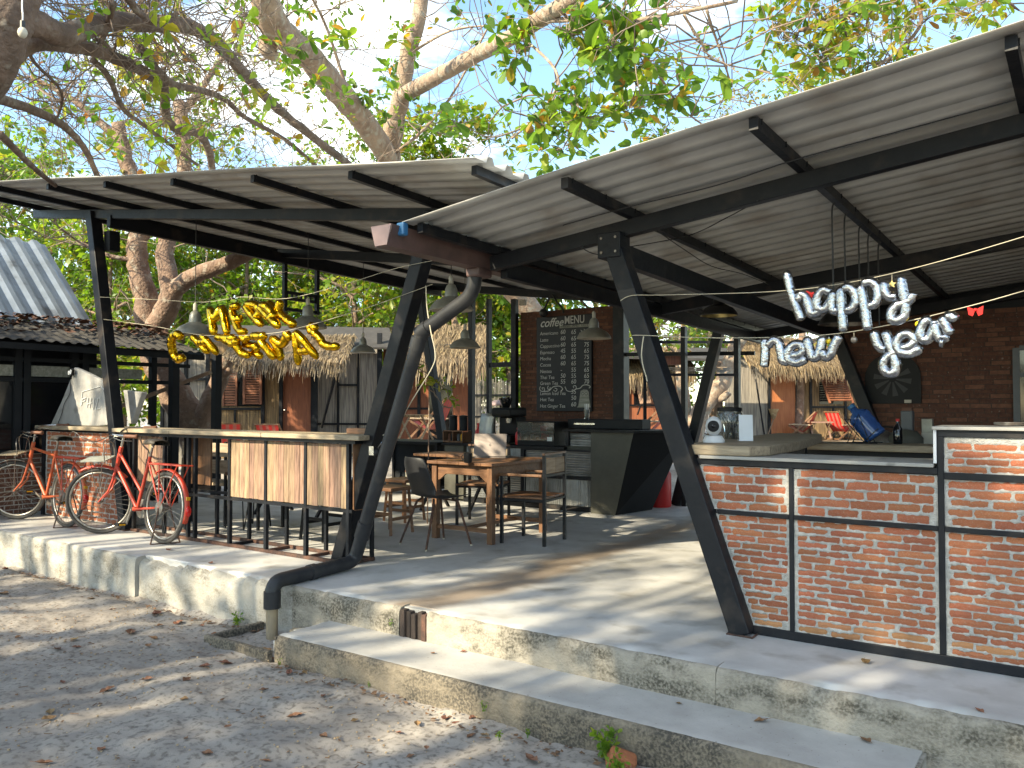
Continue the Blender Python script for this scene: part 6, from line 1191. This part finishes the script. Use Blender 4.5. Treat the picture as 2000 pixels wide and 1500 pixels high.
# red-brown forked tree left of the gold letters
dT = 12.6
B4 = [(px([(392, 960, dT), (385, 850, dT), (345, 775, dT), (308, 705, dT), (292, 650, dT), (286, 590, dT), (272, 530, dT), (268, 475, dT), (285, 420, dT), (250, 330, dT), (230, 240, dT)]), .30, .10),
      (px([(292, 660, dT-.05), (322, 610, dT-.1), (334, 565, dT-.1), (322, 505, dT), (332, 440, dT+.1), (360, 340, dT+.3), (350, 200, dT+.4)]), .20, .10),
      (px([(330, 590, dT-.1), (348, 560, dT-.15), (395, 532, dT-.3), (445, 514, dT-.4), (495, 488, dT-.3), (560, 420, dT), (640, 330, dT+.4)]), .15, .08),
      (px([(378, 860, dT), (405, 795, dT-.1), (425, 750, dT-.15), (440, 705, dT-.1)]), .17, .12), (px([(285, 515, dT), (255, 508, dT-.1), (210, 498, dT-.2), (150, 470, dT-.2)]), .05, .02), (px([(425, 745, dT-.15), (450, 722, dT-.2)]), .07, .05),
      (px([(240, 280, dT), (150, 200, dT), (60, 150, dT)]), .07, .03), (px([(350, 230, dT+.4), (430, 120, dT+.6), (480, 30, dT+.8)]), .07, .03)]
make_tree('reddish forked tree trunk between the dark house and the gold letters', PD(392, 965, dT), B4, 300, 2.4, 6, .12, 24, tlo=.25, thi=.78, dead=.10, start=.45, sub=3, bare=.66, zmin=3.6)
# pale sunlit trunk seen under the right roof
dP = 15.5
B5 = [(px([(1352, 960, dP), (1350, 880, dP), (1362, 820, dP), (1380, 785, dP), (1412, 745, dP), (1432, 690, dP), (1452, 640, dP), (1470, 560, dP+.3), (1500, 400, dP+.8), (1480, 250, dP+1)]), .22, .10), (px([(1398, 778, dP), (1412, 776, dP-.1), (1424, 766, dP-.15)]), .11, .06), (px([(1350, 890, dP), (1338, 790, dP+.2), (1330, 700, dP+.3), (1350, 560, dP+.4), (1340, 380, dP+.6)]), .13, .08)]
make_tree('pale yellowish trunk lit by the sun behind the rack under the right roof', PD(1352, 965, dP), B5, 90, 2.4, 7, .16, 25, bm='bark_pale', tlo=.2, thi=.8, dead=.1, start=.6, fine=False, zmin=2.3, blobs=[(PD(1290, 645, 15), (1.0, .8, .45), 40), (PD(1400, 640, 16.5), (.9, .8, .4), 30)])
# leafy shoots in front of the brown hut
sh = make_tree('thin leafy sapling shoots in front of the brown hut doorway', V(*PD(800, 880, 9.).to_2d(), 0), [([V(*PD(835, 880, 9.).to_2d(), .0)]+px([(838, 800, 9.), (835, 720, 9.), (822, 705, 9.)]), .008, .004), (px([(835, 740, 9.), (850, 745, 9.), (880, 770, 9.)]), .005, .003), (px([(836, 760, 9.), (850, 770, 9.), (868, 800, 9.)]), .004, .003), (px([(835, 730, 9.), (800, 712, 9.), (770, 712, 9.)]), .005, .003)], 10, .18, 4, .085, 26, tlo=.55, thi=.72, dead=0, start=.5, sub=1)
# background wood: individual trees
rb = random.Random(77)
def wood_tree(label, u, d, h, cr, n, seed, m='leaf', tlo=.2, thi=.65, size=.20, low=.25, dead=.03, k=7, dens=1., grp='trees of the wood behind the huts'):
    base = PD(u, 880, d); base.z = gpt(base.x, base.y); top = base+V(rb.uniform(-.5, .5), rb.uniform(-.5, .5), h*.8)
    bo = [([base, base+V(.1, 0, h*.25), base+V(rb.uniform(-.4, .4), .1, h*.5), top], .16, .05)]
    for q in range(6):
        a = 2*math.pi*q/6+rb.uniform(-.4, .4); s = base.lerp(top, rb.uniform(.3, .75)); e = s+V(math.cos(a), math.sin(a), rb.uniform(.2, .7))*cr*rb.uniform(.6, .95); bo.append(([s, s.lerp(e, .5)+V(0, 0, .15), e], .06, .02))
    bs = []
    for q in range(max(4, int(n/26))):
        a = rb.uniform(0, 6.28); z = base.z+h*rb.uniform(low, 1.0); rr_ = cr*math.sqrt(rb.random())*(1-.35*((z-base.z)/h)); R = cr*rb.uniform(.25, .42)
        bs.append((V(base.x+rr_*math.cos(a), base.y+rr_*math.sin(a), z), (R, R, R*.75), 26))
    make_tree(label, base, bo, 50, cr*.8, k, size, seed, m=m, fine=False, tlo=tlo, thi=thi, dead=dead, blobs=bs, start=.3, grp=grp, sub=1)
WT = [(-60, 26, 9.5, 2.8, 420, 'far left'), (90, 27, 10, 2.8, 420, 'above the zinc roof of the dark house'), (215, 25, 7.5, 2.6, 480, 'just right of the leftmost black post'), (350, 27, 10.5, 2.8, 480, 'behind the reddish forked trunk'), (470, 26, 8, 2.6, 480, 'above the reed hut with shutters'), (590, 28, 9.5, 2.8, 520, 'behind the gold letters'), (700, 26, 8.5, 2.6, 540, 'behind the small pale pendant lamp'), (800, 27, 10.5, 2.8, 560, 'just left of the left slanted post'), (890, 25, 10.5, 2.6, 560, 'behind the hanging pipe lamps'), (990, 27, 8.2, 2.4, 460, 'behind the window frames by the menu wall'), (1085, 29, 6.5, 2.4, 300, 'behind the menu wall'), (1260, 27, 7.5, 2.6, 420, 'behind the propped shutter hut'), (1390, 30, 8, 2.6, 400, 'behind the pale sunlit trunk'), (1530, 32, 8.5, 2.8, 360, 'behind the right thatched hut')]
for i, (u, d, h, cr_, n, w) in enumerate(WT): wood_tree('green leafy tree '+w, u, d, h, cr_, int(n*1.9), 100+i, tlo=.25+.1*rb.random(), thi=.66+.1*rb.random(), low=.10, size=.23)
for i, u in enumerate(range(-150, 1150, 130)): wood_tree('dense green tree in the farther row, %s from the left' % ['first', 'second', 'third', 'fourth', 'fifth', 'sixth', 'seventh', 'eighth', 'ninth', 'tenth'][i], u, 35+rb.uniform(-1.5, 1.5), 8.5+rb.uniform(-1, 1.2), 3.2, 700, 150+i, tlo=.2, thi=.62, low=.08, size=.32, k=6, grp='farther row of trees')
for i, (u, d, h, w) in enumerate([(1400, 26, 10.6, 'above the middle of the right roof edge'), (1560, 25, 11.2, 'over the right roof beside the yellow spray'), (1720, 24, 11.8, 'over the right roof, third from the right'), (1860, 23, 12.2, 'over the right roof, second from the right'), (2010, 22, 12.6, 'at the top right corner'), (1180, 28, 8.2, 'in the notch between the two roofs')]):
    wood_tree('thin yellowing tree '+w, u, d, h, 2.7, 330, 200+i, m='leaf_dry', tlo=.1, thi=.8, size=.17, low=.5, dead=.08, k=5, grp='thin trees beyond the right roof')
# shade trees on the near side of the yard, behind the viewer, which dapple the light
def shade_tree(label, base, h, clumps, seed):
    base = Vector(base); r = random.Random(seed); bo = [([base, base+V(.1, .1, h*.35), base+V(.2, -.2, h*.6), base+V(0, 0, h*.85)], .24, .08)]; bs = []
    for c, R, n in clumps:
        c = Vector(c); s = base+V(.1, 0, h*.5); bo.append(([s, s.lerp(c, .5)+V(0, 0, .3), c], .09, .03)); bs.append((c, R, n))
    make_tree(label, base, bo, 30, 1.2, 7, .17, seed, fine=False, blobs=bs, grp='shade trees behind the viewer', sub=1, tlo=.1, thi=.6)
ZONES = [(-13.5, -10.2, -.6, 5.0, 2.6), (-10.2, -2.2, -.6, 1.80, 3.7), (-10.2, -4.5, 1.80, 2.3, 2.4), (-10.2, -5.6, 2.3, 4.6, 1.6), (-5.6, -2.2, 1.80, 4.4, 1.7), (-10.2, -2.2, 4.4, 5.4, 1.5), (-2.2, 3.2, -.6, 1.9, 4.2), (-2.2, 3.2, 1.9, 4.4, 6.5)]
rz_ = random.Random(31); CL = []
for xa, xb, wa, wb, dn in ZONES:
    for _ in range(int((xb-xa)*(wb-wa)*dn)):
        yy = rz_.uniform(-10.5, -6.0); w = rz_.uniform(wa, wb); z = (w-yy*math.sin(SUN_EL))/math.cos(SUN_EL); xt = rz_.uniform(xa, xb); x = xt-(4.5-yy)*SUN_TR.x/SUN_TR.y; R = rz_.uniform(.28, .55)
        CL.append((xt, ((x, yy, z), (R, R, R*.8), int(16*R/.4))))
for i, (xa, xb) in enumerate([(-14, -9), (-9, -6), (-6, -3.2), (-3.2, .2), (.2, 3.5)]):
    xm_ = (xa+xb)/2-4.0; shade_tree('tall leafy shade tree behind the viewer, number %s from the left in the yard row' % ['one', 'two', 'three', 'four', 'five'][i], (xm_, -8.2, -.35), 7.5, [c for xt, c in CL if xa <= xt < xb], 400+i)

rz2 = random.Random(62); cl2 = []
for _ in range(30):
    a = rz2.uniform(0, 6.28); q = 2.1*math.sqrt(rz2.random()); cl2.append(((-18.2+q*math.cos(a), 6.2+q*math.sin(a), rz2.uniform(3.9, 6.4)), (.7, .7, .5), 30))
shade_tree('leafy tree left of the dark house, shading the reed hut', (-18.2, 6.2, -.1), 6.2, cl2, 420)
# ---------------------------------------------------------------- fallen leaves, weeds, litter
def dead_leaf(seed):
    r = random.Random(seed); vs = []; n = 6; cur = r.uniform(-.9, 1.2); tw = r.uniform(-.5, .5)
    prof = [0, .55, .92, 1., .8, .42, 0]
    for i in range(n+1):
        t = i/n; a = (t-.5)*cur; 
        for s in (-1, 0, 1):
            w = .30*prof[i]*s; lift = .16*abs(s)*prof[i]*r.uniform(.3, 1.3); vs.append((t-.5, w, .04+(.5*math.sin(abs(a)) if cur > 0 else .12)*abs(t-.5)+lift+tw*w*(t-.5)+r.uniform(-.015, .015)))
    zmin = min(v[2] for v in vs); vs = [(x, y, z-zmin) for x, y, z in vs]
    fs = [(3*i+k, 3*i+3+k, 3*i+4+k, 3*i+1+k) for i in range(n) for k in range(2)]
    b = MB(); b.add(vs, fs); b.tube([(-.5, 0, vs[1][2]), (-.62, .02, vs[1][2]+.02), (-.72, .05, vs[1][2]+.01)], .012, 4)
    me = bpy.data.meshes.new('fallen_leaf'); me.from_pydata(b.v, [], b.f); me.materials.append(MT['deadleaf']); me.update(); return me
DL = [dead_leaf(s) for s in range(8)]; rl = random.Random(5)
def put_leaf(p, size, lab, grp, rx=0.):
    o = bpy.data.objects.new('fallen_leaf', rl.choice(DL)); COL.objects.link(o); o.location = p; o.scale = (size,)*3; o.rotation_euler = (rl.uniform(-.15, .15)+rx, rl.uniform(-.15, .15), rl.uniform(0, 6.28)); tag(o, lab, 'leaf', grp)
def gz_at(x, y):
    i = int(np.clip(np.searchsorted(xs, x), 1, len(xs)-1)); j = int(np.clip(np.searchsorted(ys, y), 1, len(ys)-1)); return float(gz[j-1:j+1, i-1:i+1].max())
SL = [(98, 1392, 22), (95, 1405, 26), (122, 1333, 14), (210, 1349, 28), (197, 1465, 22), (85, 1492, 28), (112, 1268, 18), (150, 1265, 16), (145, 1250, 18), (178, 1170, 14), (220, 1191, 12), (305, 1200, 26), (308, 1175, 12), (312, 1222, 14), (348, 1217, 22), (255, 1236, 28), (300, 1248, 22), (290, 1262, 18), (395, 1222, 12), (420, 1240, 20), (418, 1258, 22), (440, 1296, 26), (400, 1302, 22), (365, 1328, 22), (285, 1328, 22), (360, 1366, 18), (435, 1368, 16), (405, 1472, 24), (445, 1420, 14), (515, 1272, 30), (530, 1288, 18), (565, 1315, 20), (595, 1314, 18), (515, 1348, 18), (540, 1365, 16), (648, 1340, 14), (632, 1360, 16), (575, 1400, 32), (632, 1438, 22), (693, 1408, 16), (870, 1404, 28), (890, 1413, 16), (922, 1403, 18), (815, 1415, 20), (778, 1432, 16), (930, 1428, 18), (920, 1438, 22), (945, 1436, 16), (833, 1462, 14), (802, 1478, 16), (988, 1487, 18), (1037, 1483, 32), (520, 1487, 12), (10, 1112, 16), (5, 1160, 20), (35, 1245, 14), (740, 1312, 14), (240, 1140, 14), (1010, 1520, 20)]
for u, v, s in SL:
    p = PZ(u, v, -.33); p = PZ(u, v, gz_at(p.x, p.y)); p.z += .002; dist = (p-CP).length; put_leaf(p, max(.045, s*dist/FPX), 'dry brown fallen leaf lying on the grey sand of the yard', 'dry leaves on the sand')
for u, v, z, s, lab in [(1692, 1293, .004, 24, 'curled brown leaf on the slab in front of the brick counter'), (1913, 1388, .004, 16, 'small brown leaf on the slab at the right edge'), (1487, 1408, -.178, 24, 'brown leaf on the concrete step near the slab joint'), (1690, 1446, -.178, 24, 'brown leaf at the right end of the concrete step'), (905, 1273, -.178, 12, 'orange leaf on the left half of the concrete step'), (845, 1276, -.178, 10, 'tiny reddish leaf on the concrete step by the joint boards'), (412+0, 1100, .004, 12, 'tiny dark leaf on the slab below the bar rail'), (330, 1074, .004, 14, 'dark leaf on the slab near the bicycle stand'), (1326, 1374, -.178, 12, 'small reddish leaf in the middle of the concrete step')]:
    p = PZ(u, v, z); put_leaf(p, s*(p-CP).length/FPX*1.15, lab, 'leaves on the concrete')
# twigs and crumbs of litter on the sand
b = MB(); rr = random.Random(8)
for _ in range(900):
    x = rr.uniform(-8.5, 0.); y = rr.uniform(1.0, 3.85)
    if rr.random() > .35+.65*(x < -4.2): continue
    z = gz_at(x, y)+.002; s = rr.uniform(.006, .022); a = rr.uniform(0, 6.28)
    if rr.random() < .35: b.bar((x, y, z+.002), (x+s*2.6*math.cos(a), y+s*2.6*math.sin(a), z+.004), .003, .003)
    else: b.add([(x+s*math.cos(a+q*1.57)*(1 if q % 2 else .55), y+s*math.sin(a+q*1.57)*(1 if q % 2 else .55), z+rr.uniform(0, .006)) for q in range(4)], [(0, 1, 2, 3)])
for _ in range(420):
    x = rr.uniform(-4.3, -.8) if rr.random() < .45 else rr.uniform(-8.5, -4.9); y = (3.45 if x > -4.4 else 3.86)-abs(rr.gauss(0, .09)); z = gz_at(x, y)+.003; s = rr.uniform(.006, .026); a = rr.uniform(0, 6.28)
    b.add([(x+s*math.cos(a+q*1.57)*(1 if q % 2 else .55), y+s*math.sin(a+q*1.57)*(1 if q % 2 else .55), z+rr.uniform(0, .012)) for q in range(4)], [(0, 1, 2, 3)])
for _ in range(500):
    x = rr.gauss(-6.6, .9); y = rr.gauss(2.7, .35); z = gz_at(x, y)+.002; s = rr.uniform(.004, .016); a = rr.uniform(0, 6.28)
    b.add([(x+s*math.cos(a+q*1.57)*(1 if q % 2 else .5), y+s*math.sin(a+q*1.57)*(1 if q % 2 else .5), z+rr.uniform(0, .006)) for q in range(4)], [(0, 1, 2, 3)])
o = b.build('leaf_litter', 'litter'); tag(o, 'fine leaf crumbs and twigs scattered over the sand', 'litter', kind='stuff')
b = MB()
for _ in range(700):
    y = rr.uniform(2.6, 6.7); t = rr.random()**1.3; x = -11.05+1.05*(1-t)*rr.random(); z = 2.40-.29*(x+11.1)+.03; s = rr.uniform(.03, .09); a = rr.uniform(0, 6.28)
    b.add([(x+s*math.cos(a+q*1.57)*(1 if q % 2 else .5), y+s*math.sin(a+q*1.57)*(1 if q % 2 else .5), z+rr.uniform(0, .05)) for q in range(4)], [(0, 1, 2, 3)])
o = b.build('roof_litter', 'litter'); tag(o, 'brown leaf litter lying on the low eave of the dark house', 'litter', kind='stuff')
def weed(label, p, s, n, seed):
    r = np.random.default_rng(seed); t = thing('weed', label, 'plant', p); P = []; Dm = []; bo = []
    for k in range(n):
        a = r.uniform(0, 6.28); e = Vector(p)+V(math.cos(a)*s*.5*r.random(), math.sin(a)*s*.5*r.random(), s*r.uniform(.4, 1.)); bo.append((np.array([np.array(p), (np.array(p)+np.array(e))/2+r.normal(0, s*.05, 3), np.array(e)]), .0015, np.array([0, 0, 1.])))
        P.append(np.array(e)); Dm.append(norm(np.array(e)-np.array(p)))
    twig_mesh(t, bo, 'weed', 3); C = np.array(P+[(np.array(p)+x)/2 for x in P]); Dm = np.array(Dm+Dm); q = rosettes(C, Dm, 4, s*.32, r, tlo=.3, thi=.55, dead=0); leaf_mesh('leaves', *q, 'leaf', t, False, r)
for u, v, y, z, s, n, lab in [(465, 1192, 3.88, None, .09, 9, 'feathery green weed at the foot of the slab left of the pipe'), (765, 1205, 3.92, -.13, .05, 3, 'single green sprout beside the rotten joint boards'), (945, 1372, 3.46, -.30, .05, 4, 'small green sprout on the front of the step'), (1030, 1420, 3.43, None, .05, 4, 'small weed at the foot of the step, left of the tuft'), (975, 1440, 3.3, None, .05, 4, 'tiny weed in the sand before the step'), (1185, 1470, 3.40, None, .14, 14, 'tuft of green weeds by the stone at the foot of the step'), (1205, 1495, 3.28, None, .10, 10, 'low green weeds in front of the stone by the step'), (720, 1338, 3.46, None, .035, 3, 'tiny green sprout at the foot of the step, left part'), (545, 1292, 3.4, None, .04, 4, 'tiny green sprout beside the drain box')]:
    p = PY(u, v, y); p.z = gz_at(p.x, p.y) if z is None else z; weed(lab, p, s, n, u)
p = PZ(1213, 1490, -.34); p.z = gz_at(p.x, p.y)+.03; st = MB(); st.box((0, 0, 0), (.13, .075, .09)); o = st.build('stone', 'brick', bevel=.018); o.location = p; o.rotation_euler = (.5, .4, .7); tag(o, 'broken orange brick piece among weeds at the foot of the step', 'stone')

b = MB()
for _ in range(1500):
    x = rr.uniform(-6.5, .2); y = rr.uniform(.9, 3.8); z = gz_at(x, y); s = rr.uniform(.002, .0055); b.box((x, y, z+s*.3), (s*2, s*1.6, s*1.3), Matrix.Rotation(rr.uniform(0, 3), 3, 'Z'))
o = b.build('grit', 'rock'); tag(o, 'small grit and shell fragments on the sand', 'grit', kind='stuff')
